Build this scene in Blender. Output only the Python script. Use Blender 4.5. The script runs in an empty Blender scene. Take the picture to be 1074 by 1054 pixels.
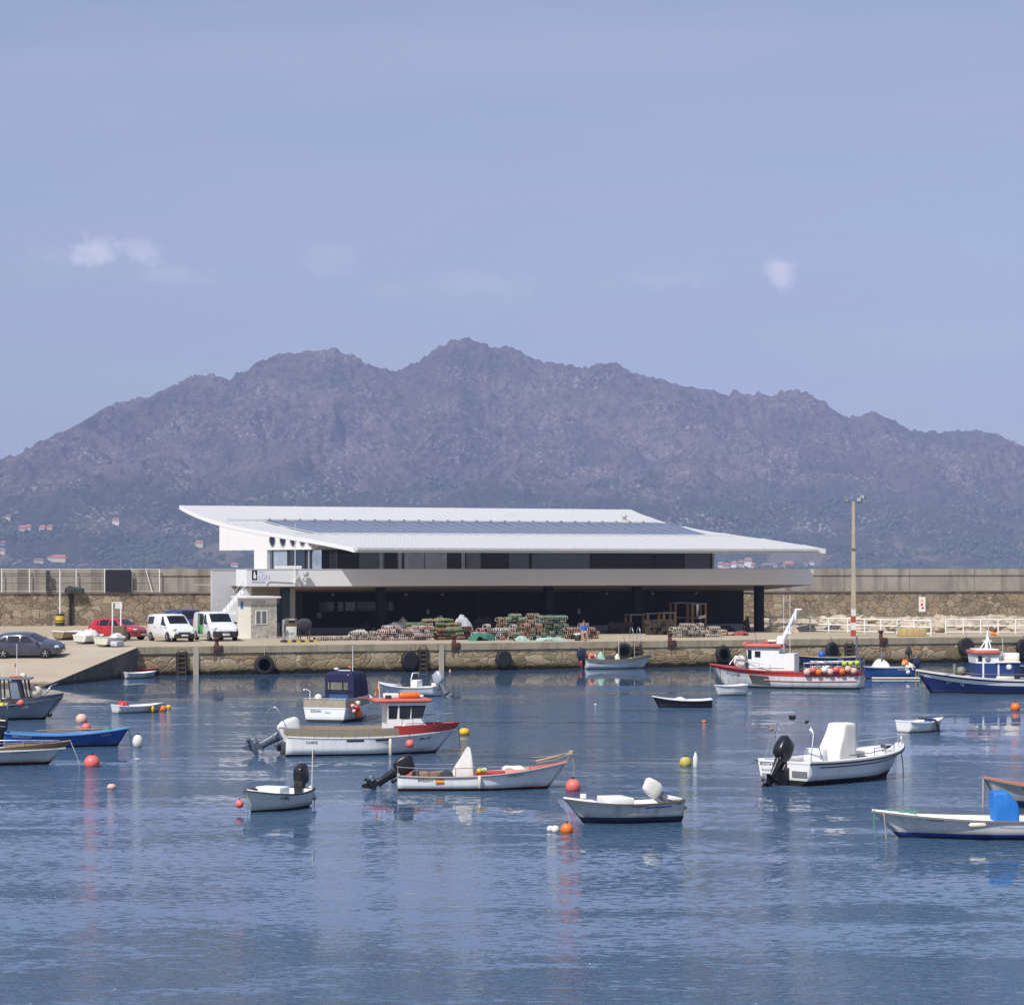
import bpy, bmesh, math, random
import numpy as np
from mathutils import Vector, Matrix
R = math.radians
random.seed(7)
C = bpy.context.scene.collection
scn = bpy.context.scene

# ------------------------------------------------------------------ camera, sky, sun, exposure
F, YH, H = 2800.0, 594.0, 6.8          # focal length in picture units, eye-level row, eye height above the water
cd = bpy.data.cameras.new('camera'); cam = bpy.data.objects.new('camera', cd); C.objects.link(cam)
cam.location = (0, 0, H); cam.rotation_euler = (R(90), 0, 0)
cd.sensor_fit = 'HORIZONTAL'; cd.sensor_width = 36.0; cd.lens = F*36.0/1074.0
cd.shift_y = (YH-527.0)/1074.0
cd.clip_start = 0.5; cd.clip_end = 30000
scn.camera = cam
SUN_EL, SUN_DIR = R(51), Vector((-0.57, -0.82))     # direction towards the sun, seen from above
SUN_DIR.normalize()
w = bpy.data.worlds.new('World'); scn.world = w; w.use_nodes = True
nt = w.node_tree; nt.nodes.clear()
def wn(t, **k):
    n = nt.nodes.new(t)
    for a, b in k.items(): setattr(n, a, b)
    return n
sky = wn('ShaderNodeTexSky', sky_type='NISHITA', sun_disc=False)
sky.sun_elevation = SUN_EL
sky.sun_rotation = math.atan2(SUN_DIR.x, SUN_DIR.y)
sky.altitude = 0; sky.air_density = 1.0; sky.dust_density = 1.6; sky.ozone_density = 2.2
bg = wn('ShaderNodeBackground'); bg.inputs['Strength'].default_value = 0.115
out = wn('ShaderNodeOutputWorld')
tc = wn('ShaderNodeTexCoord')
def mth(op, a, b=None, clamp=False):
    n = wn('ShaderNodeMath', operation=op); n.use_clamp = clamp
    for i, v in enumerate((a, b)):
        if v is None: continue
        if isinstance(v, (int, float)): n.inputs[i].default_value = v
        else: nt.links.new(v, n.inputs[i])
    return n.outputs[0]
sep = wn('ShaderNodeSeparateXYZ'); nt.links.new(tc.outputs['Generated'], sep.inputs[0])
# thin high cirrus: long streaks, very faint
mp = wn('ShaderNodeMapping'); mp.inputs['Scale'].default_value = (3.0, 3.0, 22.0); mp.inputs['Rotation'].default_value = (0, R(4), 0)
nt.links.new(tc.outputs['Generated'], mp.inputs[0])
nz = wn('ShaderNodeTexNoise'); nz.inputs['Scale'].default_value = 1.6; nz.inputs['Detail'].default_value = 5; nz.inputs['Roughness'].default_value = .45
nt.links.new(mp.outputs[0], nz.inputs['Vector'])
cir = mth('MULTIPLY', mth('SUBTRACT', nz.outputs['Fac'], 0.36, True), 2.6, True)
# a few small fair-weather clouds low over the hills, each a soft ragged patch of sky
mp2 = wn('ShaderNodeMapping'); mp2.inputs['Scale'].default_value = (1, 1, 1.3)
nt.links.new(tc.outputs['Generated'], mp2.inputs[0])
nz2 = wn('ShaderNodeTexNoise'); nz2.inputs['Scale'].default_value = 120; nz2.inputs['Detail'].default_value = 8; nz2.inputs['Roughness'].default_value = .6
nt.links.new(mp2.outputs[0], nz2.inputs['Vector'])
def puff(dx, dz, rx, rz, gain):
    u = mth('DIVIDE', mth('SUBTRACT', mth('DIVIDE', sep.outputs['X'], sep.outputs['Y']), dx), rx)
    v = mth('DIVIDE', mth('SUBTRACT', mth('DIVIDE', sep.outputs['Z'], sep.outputs['Y']), dz), rz)
    d = mth('SQRT', mth('ADD', mth('MULTIPLY', u, u), mth('MULTIPLY', v, v)))
    s = mth('SUBTRACT', 1.0, d)
    s = mth('ADD', s, mth('MULTIPLY', mth('SUBTRACT', nz2.outputs['Fac'], 0.5), 2.6)); s = mth('MULTIPLY', mth('SUBTRACT', s, .06), 1.2)
    front = mth('GREATER_THAN', sep.outputs['Y'], 0.0)
    near = mth('LESS_THAN', d, 1.9)
    edge = mth('SUBTRACT', 1.0, mth('DIVIDE', d, 1.9), True)
    return mth('MULTIPLY', mth('MULTIPLY', mth('MULTIPLY', mth('MULTIPLY', mth('ADD', s, .1, True), gain), front), near), mth('MULTIPLY', edge, 1.6, True))
def pd(x, y): return (x-537)/F, (YH-y)/F
tot = None
for (x, y, rx, ry, g) in ((103, 263, 44, 21, .70), (152, 266, 26, 17, .50), (188, 290, 56, 12, .24), (58, 268, 36, 13, .16), (818, 287, 19, 17, .70),
                          (345, 272, 42, 22, .16), (505, 298, 70, 16, .17), (700, 294, 60, 12, .13), (410, 305, 40, 10, .12)):
    dx, dz = pd(x, y)
    p = puff(dx, dz, rx/F, ry/F, g)
    tot = p if tot is None else mth('MAXIMUM', tot, p)
mixc = wn('ShaderNodeMix', data_type='RGBA'); mixc.inputs['B'].default_value = (3.72, 3.95, 5.7, 1)
nt.links.new(mth('ADD', mth('MULTIPLY', cir, 0.75), 0.22), mixc.inputs['Factor']); nt.links.new(sky.outputs[0], mixc.inputs['A'])
mix2 = wn('ShaderNodeMix', data_type='RGBA'); mix2.inputs['B'].default_value = (7.0, 7.0, 7.9, 1)
nt.links.new(tot, mix2.inputs['Factor']); nt.links.new(mixc.outputs['Result'], mix2.inputs['A'])
nt.links.new(mix2.outputs['Result'], bg.inputs['Color']); nt.links.new(bg.outputs[0], out.inputs[0])
sd = bpy.data.lights.new('sun', 'SUN'); sd.energy = 5.0; sd.angle = R(0.53); sd.color = (1.0, 0.962, 0.905)
sun = bpy.data.objects.new('sun', sd); C.objects.link(sun)
tosun = Vector((SUN_DIR.x*math.cos(SUN_EL), SUN_DIR.y*math.cos(SUN_EL), math.sin(SUN_EL)))
sun.rotation_euler = tosun.to_track_quat('Z', 'Y').to_euler(); sun.location = (-60, -20, 80)
vs = scn.view_settings; vs.view_transform = 'Standard'; vs.look = 'None'; vs.gamma = 1; vs.use_curve_mapping = False; vs.exposure = 0.0
scn.cycles.use_denoising = True
scn.cycles.max_bounces = 8; scn.cycles.volume_bounces = 2; scn.cycles.transparent_max_bounces = 12

# ------------------------------------------------------------------ geometry helpers
def px(x, y, z=0.0):                    # where the sight line through a picture point meets the level z
    Y = F*(H-z)/(y-YH); return Vector(((x-537)*Y/F, Y, z))
def pxd(x, y, Y): return Vector(((x-537)*Y/F, Y, H-(y-YH)*Y/F))
TH = math.atan2(23.4, 55.0); CU, SU = math.cos(TH), math.sin(TH)      # the quay runs away to the right
Q0 = Vector((-20.1, 167.0, 0.0)); QZ = 1.78
def q(a, b, z): return Vector((Q0.x+a*CU-b*SU, Q0.y+a*SU+b*CU, z))
def qx(x, b):                           # distance along the quay where sight column x meets the plane b
    k = (x-537)/F
    return (k*(Q0.y+b*CU) - Q0.x + b*SU)/(CU-k*SU)
def qz(x, y, b):
    p = q(qx(x, b), b, 0); return H-(y-YH)*p.y/F
def qfloor(x, y, z=QZ):                 # picture point on the quay deck -> quay frame
    p = px(x, y, z)-Q0; return p.x*CU+p.y*SU, -p.x*SU+p.y*CU
QM = Matrix.Translation(Q0) @ Matrix.Rotation(TH, 4, 'Z')

class MB:
    def __init__(s): s.v = []; s.f = []; s.m = []; s.s = []; s.T = None
    def add(s, vs, fs, m=0, smooth=False):
        o = len(s.v)
        for p in vs:
            p = Vector(p)
            s.v.append(s.T @ p if s.T else p)
        for f in fs: s.f.append([o+i for i in f]); s.m.append(m); s.s.append(smooth)
        return s
    def box(s, c, d, m=0, rz=0.0, taper=(1, 1)):
        cx, cy, cz = c; x, y, z = d[0]/2, d[1]/2, d[2]/2; tx, ty = taper
        P = [(-x,-y,-z),(x,-y,-z),(x,y,-z),(-x,y,-z),(-x*tx,-y*ty,z),(x*tx,-y*ty,z),(x*tx,y*ty,z),(-x*tx,y*ty,z)]
        cr, sr = math.cos(rz), math.sin(rz)
        P = [(cx+p[0]*cr-p[1]*sr, cy+p[0]*sr+p[1]*cr, cz+p[2]) for p in P]
        return s.add(P, [(0,3,2,1),(4,5,6,7),(0,1,5,4),(1,2,6,5),(2,3,7,6),(3,0,4,7)], m)
    def bbox(s, lo, hi, m=0): return s.box([(lo[i]+hi[i])/2 for i in range(3)], [hi[i]-lo[i] for i in range(3)], m)
    def rbox(s, c, d, r=.02, m=0, taper=(1, 1), seg=2, rz=0.0, smooth=True):       # a box with rounded edges
        bm = bmesh.new(); bmesh.ops.create_cube(bm, size=1)
        for v in bm.verts:
            k = v.co.z > 0
            v.co = Vector((v.co.x*d[0]*(taper[0] if k else 1), v.co.y*d[1]*(taper[1] if k else 1), v.co.z*d[2]))
        bmesh.ops.bevel(bm, geom=bm.edges[:], offset=r, segments=seg, affect='EDGES', profile=.5)
        M = Matrix.Translation(c) @ Matrix.Rotation(rz, 4, 'Z')
        bm.verts.index_update()
        s.add([M @ v.co for v in bm.verts], [[v.index for v in f.verts] for f in bm.faces], m, smooth); bm.free(); return s
    def tube(s, pts, r, n=6, m=0, caps=True, smooth=True):
        pts = [Vector(p) for p in pts]; rr = r if isinstance(r, (list, tuple)) else [r]*len(pts)
        rings = []; up = None
        for i, p in enumerate(pts):
            d = (pts[min(i+1, len(pts)-1)]-pts[max(i-1, 0)])
            if d.length < 1e-9: d = Vector((0, 0, 1))
            d.normalize()
            if up is None:
                up = d.orthogonal().normalized()
            else:
                up = up - d*up.dot(d)
                up = up.normalized() if up.length > 1e-6 else d.orthogonal().normalized()
            w_ = d.cross(up)
            rings.append([p + (up*math.cos(2*math.pi*k/n) + w_*math.sin(2*math.pi*k/n))*rr[i] for k in range(n)])
        V = [v for rg in rings for v in rg]; Fs = []
        for i in range(len(pts)-1):
            for k in range(n): Fs.append((i*n+k, i*n+(k+1) % n, (i+1)*n+(k+1) % n, (i+1)*n+k))
        s.add(V, Fs, m, smooth)
        if caps: s.add(rings[0][::-1], [list(range(n))], m); s.add(rings[-1], [list(range(n))], m)
        return s
    def bar(s, a, b, wx, wy=None, m=0):
        a, b = Vector(a), Vector(b); d = (b-a).normalized(); wy = wy or wx
        u = d.cross(Vector((0, 0, 1)));
        if u.length < .05: u = Vector((1, 0, 0))
        u.normalize(); v_ = d.cross(u)
        P = [p+u*sx*wx/2+v_*sy*wy/2 for p in (a, b) for sx, sy in ((-1,-1),(1,-1),(1,1),(-1,1))]
        return s.add(P, [(0,1,2,3),(7,6,5,4),(0,4,5,1),(1,5,6,2),(2,6,7,3),(3,7,4,0)], m)
    def lathe(s, prof, c=(0, 0, 0), n=16, m=0, axis='Z', smooth=True, sx=1, sy=1):
        V = []; c = Vector(c)
        for r, z in prof:
            for k in range(n):
                a = 2*math.pi*k/n; p = (r*math.cos(a)*sx, r*math.sin(a)*sy, z)
                if axis == 'X': p = (p[2], p[0], p[1])
                elif axis == 'Y': p = (p[0], p[2], p[1])
                V.append(c+Vector(p))
        Fs = []
        for i in range(len(prof)-1):
            for k in range(n): Fs.append((i*n+k, i*n+(k+1) % n, (i+1)*n+(k+1) % n, (i+1)*n+k))
        s.add(V, Fs, m, smooth)
        if prof[0][0] > 1e-4: s.add(V[:n][::-1], [list(range(n))], m)
        if prof[-1][0] > 1e-4: s.add(V[-n:], [list(range(n))], m)
        return s
    def ball(s, c, r, n=14, m=0, sz=1.0, sx=1.0, sy=1.0):
        k = n//2
        return s.lathe([(max(1e-5, r*math.sin(math.pi*i/k)), -r*sz*math.cos(math.pi*i/k)) for i in range(k+1)], c, n, m, sx=sx, sy=sy)
    def prism(s, poly, y0, y1, m=0, axis='Y', smooth=False):     # polygon in x-z pushed along y (or polygon in x-y pushed along z)
        n = len(poly)
        if axis == 'Y': P = [(x, y0, z) for x, z in poly]+[(x, y1, z) for x, z in poly]
        elif axis == 'X': P = [(y0, x, z) for x, z in poly]+[(y1, x, z) for x, z in poly]
        else: P = [(x, y, y0) for x, y in poly]+[(x, y, y1) for x, y in poly]
        s.add(P, [list(range(n))[::-1], list(range(n, 2*n))], m)
        s.add(P, [(i, (i+1) % n, n+(i+1) % n, n+i) for i in range(n)], m, smooth); return s
    def grid(s, rows, m=0, smooth=True, closed=False):
        n = len(rows[0]); V = [p for r in rows for p in r]; Fs = []
        for i in range(len(rows)-1):
            for k in range(n if closed else n-1):
                Fs.append((i*n+k, i*n+(k+1) % n, (i+1)*n+(k+1) % n, (i+1)*n+k))
        return s.add(V, Fs, m, smooth)
    def build(s, name, mats, parent=None, loc=None, rz=None, matrix=None, fix=False):
        me = bpy.data.meshes.new(name)
        me.from_pydata([tuple(p) for p in s.v], [], s.f)
        me.polygons.foreach_set('material_index', s.m); me.polygons.foreach_set('use_smooth', s.s)
        for mt in (mats if isinstance(mats, (list, tuple)) else [mats]): me.materials.append(mt)
        if fix:
            bm = bmesh.new(); bm.from_mesh(me); bmesh.ops.remove_doubles(bm, verts=bm.verts, dist=1e-4)
            bmesh.ops.recalc_face_normals(bm, faces=bm.faces); bm.to_mesh(me); bm.free()
        me.update()
        o = bpy.data.objects.new(name, me); C.objects.link(o)
        if parent: o.parent = parent
        if matrix is not None: o.matrix_world = matrix
        if loc is not None: o.location = loc
        if rz is not None: o.rotation_euler = (0, 0, rz)
        return o
def tag(o, label=None, cat=None, group=None, kind=None):
    if label: o['label'] = label
    if cat: o['category'] = cat
    if group: o['group'] = group
    if kind: o['kind'] = kind
    return o
def thing(name, label, cat, loc=(0, 0, 0), rz=0.0, group=None):
    o = bpy.data.objects.new(name, None); C.objects.link(o); o.empty_display_size = .3
    o.location = loc; o.rotation_euler = (0, 0, rz); return tag(o, label, cat, group)
KIDS = {}
def dup(o, parent=None, loc=None, rz=None, label=None, group=None):
    c = o.copy(); C.objects.link(c)
    if parent: c.parent = parent
    if loc is not None: c.location = loc
    if rz is not None: c.rotation_euler = (0, 0, rz)
    if label: c['label'] = label
    if group: c['group'] = group
    for ch in list(o.children): dup(ch, c)
    return c
def text(body, size, m, parent=None, name='lettering', M=None, depth=.004, align='LEFT', shear=0, sx=1.0, bold=0.0):
    cu = bpy.data.curves.new(name, 'FONT'); cu.body = body; cu.size = size; cu.extrude = depth; cu.align_x = align; cu.shear = shear; cu.offset = bold
    cu.resolution_u = 3
    t = bpy.data.objects.new(name, cu); C.objects.link(t)
    me = bpy.data.meshes.new_from_object(t.evaluated_get(bpy.context.evaluated_depsgraph_get()))
    bpy.data.objects.remove(t)
    o = bpy.data.objects.new(name, me); C.objects.link(o); me.materials.clear(); me.materials.append(m)
    S = Matrix.Diagonal((sx, 1, 1, 1))
    me.transform((M if M is not None else Matrix()) @ S)
    if parent: o.parent = parent
    return o

# ------------------------------------------------------------------ materials
def newmat(name):
    m = bpy.data.materials.new(name); m.use_nodes = True
    return m, m.node_tree, m.node_tree.nodes['Principled BSDF']
class NT:                                # small helper for node graphs
    def __init__(s, t): s.t = t
    def n(s, typ, **k):
        n = s.t.nodes.new(typ)
        for a, b in k.items(): setattr(n, a, b)
        return n
    def set(s, inp, v):
        if hasattr(v, 'is_output'): s.t.links.new(v, inp)
        elif isinstance(v, tuple) and len(v) == 3 and inp.type == 'RGBA': inp.default_value = (*v, 1)
        else: inp.default_value = v
    def math(s, op, a, b=None, clamp=False):
        n = s.n('ShaderNodeMath', operation=op); n.use_clamp = clamp; s.set(n.inputs[0], a)
        if b is not None: s.set(n.inputs[1], b)
        return n.outputs[0]
    def mix(s, f, a, b, blend='MIX'):
        n = s.n('ShaderNodeMix', data_type='RGBA', blend_type=blend)
        s.set(n.inputs['Factor'], f); s.set(n.inputs['A'], a); s.set(n.inputs['B'], b); return n.outputs['Result']
    def noise(s, vec, scale, detail=4, rough=.55, dist=0.0, dims='3D'):
        n = s.n('ShaderNodeTexNoise', noise_dimensions=dims); s.set(n.inputs['Scale'], scale); n.inputs['Detail'].default_value = detail
        n.inputs['Roughness'].default_value = rough; n.inputs['Distortion'].default_value = dist
        if vec is not None: s.t.links.new(vec, n.inputs['Vector'])
        return n.outputs['Fac']
    def vor(s, vec, scale, feature='F1', dims='3D', rnd=1.0, out='Distance'):
        n = s.n('ShaderNodeTexVoronoi', feature=feature, voronoi_dimensions=dims); n.inputs['Scale'].default_value = scale
        n.inputs['Randomness'].default_value = rnd
        if vec is not None: s.t.links.new(vec, n.inputs['Vector'])
        return n.outputs[out]
    def map(s, vec, scale=(1, 1, 1), loc=(0, 0, 0), rot=(0, 0, 0)):
        n = s.n('ShaderNodeMapping'); n.inputs['Scale'].default_value = scale; n.inputs['Location'].default_value = loc; n.inputs['Rotation'].default_value = rot
        s.t.links.new(vec, n.inputs[0]); return n.outputs[0]
    def ramp(s, f, stops):
        n = s.n('ShaderNodeValToRGB'); e = n.color_ramp.elements
        while len(e) < len(stops): e.new(.5)
        for el, (p, c) in zip(e, stops): el.position = p; el.color = (*c, 1) if len(c) == 3 else c
        s.set(n.inputs[0], f); return n.outputs[0]
    def rng(s, v, a, b, c=0.0, d=1.0):
        n = s.n('ShaderNodeMapRange'); s.set(n.inputs[0], v)
        for i, k in enumerate((a, b, c, d)): n.inputs[i+1].default_value = k
        return n.outputs[0]
    def bump(s, h, strength, dist, normal=None):
        n = s.n('ShaderNodeBump'); n.inputs['Strength'].default_value = strength; n.inputs['Distance'].default_value = dist
        s.set(n.inputs['Height'], h)
        if normal is not None: s.t.links.new(normal, n.inputs['Normal'])
        return n.outputs[0]
    def sep(s, v):
        n = s.n('ShaderNodeSeparateXYZ'); s.t.links.new(v, n.inputs[0]); return n.outputs
    def obj(s): return s.n('ShaderNodeTexCoord').outputs['Object']
    def pos(s): return s.n('ShaderNodeNewGeometry').outputs['Position']
MC = {}
def paint(name, col, rough=.45, dirt=.18, dcol=None, scale=2.2, metal=0.0, bump=0.0, spec=.5):
    """a painted or moulded surface with uneven wear and grime"""
    if name in MC: return MC[name]
    m, t, p = newmat(name); g = NT(t); o = g.obj()
    a = g.noise(o, scale, 6, .62); b = g.noise(g.map(o, (1, 1, .22)), scale*4.5, 4, .6)
    k = g.math('MULTIPLY', g.rng(g.math('ADD', g.math('MULTIPLY', a, .6), g.math('MULTIPLY', b, .4)), .42, .68), dirt, True)
    dcol = dcol or tuple(c*.45+.02 for c in col)
    g.set(p.inputs['Base Color'], g.mix(k, col, dcol))
    g.set(p.inputs['Roughness'], g.rng(a, .3, .7, max(.05, rough-.1), min(1, rough+.15)))
    p.inputs['Metallic'].default_value = metal; p.inputs['Specular IOR Level'].default_value = spec
    if bump: g.set(p.inputs['Normal'], g.bump(b, bump, .02))
    MC[name] = m; return m

# ------------------------------------------------------------------ setting: water, hills, quay deck, slipway, haze
def m_water():
    m, t, p = newmat('harbour_water'); g = NT(t); P = g.pos()
    flat = g.map(P, (1, 1, 0))
    swell = g.noise(g.map(flat, (.30, .8, 1), rot=(0, 0, R(12))), .5, 2, .5)
    rip = g.noise(g.map(flat, (.8, 1.5, 1), rot=(0, 0, R(-9))), 1.9, 3, .58, .4)
    chop = g.noise(g.map(flat, (.75, 1.35, 1), rot=(0, 0, R(14))), 4.3, 3, .55, .5)
    fine = g.noise(g.map(flat, (1, 1.4, 1), rot=(0, 0, R(20))), 7.5, 3, .6, .3)
    # wind lanes: some water ruffled, some nearly slick; calmer in the lee of the quay
    lane = g.noise(g.map(flat, (.012, .05, 1), rot=(0, 0, R(6))), 1.0, 4, .55, .8)
    paw = g.rng(g.noise(g.map(flat, (.30, .75, 1), rot=(0, 0, R(8))), .55, 4, .6, .6), .38, .62, .30, 1.45)
    y = g.sep(P)['Y']
    lee = g.rng(g.math('SUBTRACT', y, g.math('MULTIPLY', g.sep(P)['X'], .42)), 138, 163, 1.0, 0.10)
    amp = g.math('MULTIPLY', g.rng(lane, .38, .54, .12, 1.05), lee)
    # near mirror water broken by patches of small steep wavelets; the wind lanes change how much of it is broken
    cov = g.math('MULTIPLY', g.math('MULTIPLY', amp, paw), .225)
    thr = g.math('SUBTRACT', .635, cov); thr2 = g.math('SUBTRACT', .655, cov)
    crest = lambda n, t0, gain: g.math('MULTIPLY', g.math('SUBTRACT', n, t0, True), gain)
    wv = g.math('ADD', g.math('ADD', crest(chop, thr, .17), crest(rip, thr2, .15)), g.math('MULTIPLY', g.math('MULTIPLY', fine, .014), g.rng(g.math('SUBTRACT', chop, thr), -.02, .04)))
    h = g.math('ADD', wv, g.math('MULTIPLY', g.math('MULTIPLY', swell, .014), lee))
    g.set(p.inputs['Normal'], g.bump(h, 1.0, 1.0))
    p.inputs['Base Color'].default_value = (.047, .098, .172, 1)
    g.set(p.inputs['Roughness'], g.rng(amp, 0.1, 1.1, .03, .09))
    p.inputs['IOR'].default_value = 1.333
    return m
wb = MB(); wb.add([(-4000, -140, 0), (4000, -140, 0), (4000, 6900, 0), (-4000, 6900, 0)], [(0, 1, 2, 3)])
water = tag(wb.build('harbour_water', m_water()), kind='structure')

# value noise for the terrain
def hsh(ix, iy, s):
    n = (ix.astype(np.int64)*374761393 + iy.astype(np.int64)*668265263 + s*1442695041) & 0xffffffff
    n = ((n ^ (n >> 13))*1274126177) & 0xffffffff
    return ((n ^ (n >> 16)) & 0xffff)/65535.0
def pn(x, y, s):
    ix, iy = np.floor(x), np.floor(y); fx, fy = x-ix, y-iy
    u, v = fx*fx*fx*(fx*(fx*6-15)+10), fy*fy*fy*(fy*(fy*6-15)+10)
    def gr(dx, dy):
        a = hsh(ix+dx, iy+dy, s)*2*np.pi
        return np.cos(a)*(fx-dx)+np.sin(a)*(fy-dy)
    a, b, c, d = gr(0, 0), gr(1, 0), gr(0, 1), gr(1, 1)
    return ((a+(b-a)*u)*(1-v)+(c+(d-c)*u)*v)*1.5
def fbm(x, y, o, s, gain=.5):
    t = 0; a = 1.0
    for i in range(o): t = t + a*pn(x*2**i+i*17.3, y*2**i+i*9.1, s+i); a *= gain
    return t
def ridged(x, y, o, s, gain=.5):
    t = 0; a = 1.0
    for i in range(o): t = t + a*(1-2*np.abs(pn(x*2**i+i*31.7, y*2**i+i*5.3, s+i))); a *= gain
    return t
SKY = [(-1500,600),(-900,592),(-520,570),(-250,525),(-120,500),(-40,486),(0,482),(20,476),(45,462),(80,445),(108,427),(135,418),(165,410),(185,401),(205,394),(222,392),(240,398),(258,390),(275,379),(300,373),(325,370),(355,367),(378,377),(400,385),(420,386),(438,378),(455,366),(470,358),(490,354),(505,360),(522,364),(530,360),(545,364),(560,372),(580,374),(600,380),(615,381),(630,374),(645,377),(670,388),(700,395),(720,402),(740,404),(765,412),(772,406),(785,413),(795,407),(800,412),(822,410),(835,408),(850,413),(870,426),(890,437),(905,433),(918,430),(935,438),(960,449),(985,451),(1005,449),(1030,450),(1045,453),(1074,466),(1150,492),(1300,530),(1600,575),(2100,598),(2700,600)]
YS, YR = 3900.0, 5600.0                    # shore and crest distances
xs = np.arange(-2600, 2600.1, 5.0); xs = np.concatenate([np.arange(-3900, -1400, 18.0), np.arange(-1400, 1400, 3.4), np.arange(1400, 3901, 18.0)])
ts = np.concatenate([np.linspace(-.04, .25, 90), np.linspace(.25, .9, 190)[1:], np.linspace(.9, 1.0, 60)[1:], np.linspace(1.0, 1.35, 24)[1:]])
XX, TT = np.meshgrid(xs, ts)
YY = YS+(YR-YS)*TT
pc = 537+F*XX/YR
ridge = np.interp(pc, [p[0] for p in SKY], [p[1] for p in SKY])
warp = fbm(XX/420, YY/420, 3, 5)
# two-step slope: wooded lower hills, then the bare granite massif
low = np.interp(pc, [-600, -100, 60, 230, 420, 560, 700, 860, 1074, 1500], [560, 505, 494, 488, 492, 488, 512, 548, 560, 590])
low = np.maximum(low, ridge+6)
S1 = np.clip(TT/.5, 0, 1); S2 = np.clip((TT-.42)/.58, 0, 1)
f1 = np.where(TT > 0, S1*S1*(3-2*S1)*.5+S1*.5, TT)
ypx = 598-(598-low)*f1
f2 = S2**1.25
ypx = ypx-(low-ridge)*np.clip(f2, 0, 1)
ZZ = (YH-ypx)*YY/F+H-3.0
hgt = np.clip((598-ridge)/200, .1, 1.2)
big_ = ridged(XX/820+warp*.35+3.3, YY/1500+warp*.3, 2, 57)-.75
rav = ridged(XX/360+warp*.5, YY/520+warp*.4, 5, 21)-.9
env = np.clip(TT*3.2, 0, 1)*(1-np.clip((TT-.86)/.13, 0, 1)*.9)
ZZ = ZZ+(rav*34+big_*62*np.clip((TT-.30)/.3, 0, 1))*env*hgt
crag = ridged(XX/34, YY/46, 4, 77, .6)-.95
ZZ = ZZ+crag*np.interp(TT, [0, .1, .4, .75, .93, 1.0, 1.3], [0, 2.0, 4.5, 7.5, 6.0, 4.5, 6])*np.clip(hgt*1.6, .3, 1)
knob = np.clip(fbm(XX/19, YY/25, 3, 141)-.15, 0, 1)
ZZ = ZZ+knob*np.interp(TT, [0, .2, .5, .95, 1, 1.3], [0, 3.0, 5.0, 7.0, 9.0, 7])
val = np.exp(-((TT-.575)/.045)**2)*np.clip((low-ridge)/60, 0, 1); ZZ = ZZ-val*np.clip(ZZ, 0, 200)*.40
lump = fbm(XX/95, YY/120, 4, 411); ZZ = ZZ+lump*np.interp(TT, [0, .1, .45, .6, 1], [0, 6, 11, 4, 0])
tp_ = 537+F*XX/YY; rt_ = np.interp(tp_, [p[0] for p in SKY], [p[1] for p in SKY]); zmx = (YH-rt_)*YY/F+H-4+2.5*fbm(XX/25, YY/40, 3, 77); ZZ = np.where(TT < .985, np.minimum(ZZ, zmx), ZZ)
back = np.clip((TT-1.0)/.35, 0, 1); ZZ = ZZ*(1-back*.75)
ZZ = np.where(TT < 0, -2.0, np.maximum(ZZ, -2.0+TT*40))
def terrain_z(x, y):                       # height of the built hillside nearest to a place
    i = int(np.argmin(np.abs(xs-x))); j = int(np.argmin(np.abs(ts-(y-YS)/(YR-YS)))); return float(ZZ[j, i])
def np_mesh(name, XX, YY, ZZ, mats, smooth=True):
    ny, nx = XX.shape; co = np.stack([XX, YY, ZZ], -1).reshape(-1, 3).astype(np.float32)
    i = np.arange(ny*nx).reshape(ny, nx); fq = np.stack([i[:-1, :-1], i[:-1, 1:], i[1:, 1:], i[1:, :-1]], -1).reshape(-1).astype(np.int32)
    me = bpy.data.meshes.new(name); me.vertices.add(len(co)); me.vertices.foreach_set('co', co.ravel())
    nf = len(fq)//4; me.loops.add(len(fq)); me.loops.foreach_set('vertex_index', fq)
    me.polygons.add(nf); me.polygons.foreach_set('loop_start', np.arange(0, nf*4, 4, dtype=np.int32))
    me.polygons.foreach_set('use_smooth', np.full(nf, smooth)); me.update(calc_edges=True); me.validate()
    for mt in mats: me.materials.append(mt)
    o = bpy.data.objects.new(name, me); C.objects.link(o); return o
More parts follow.
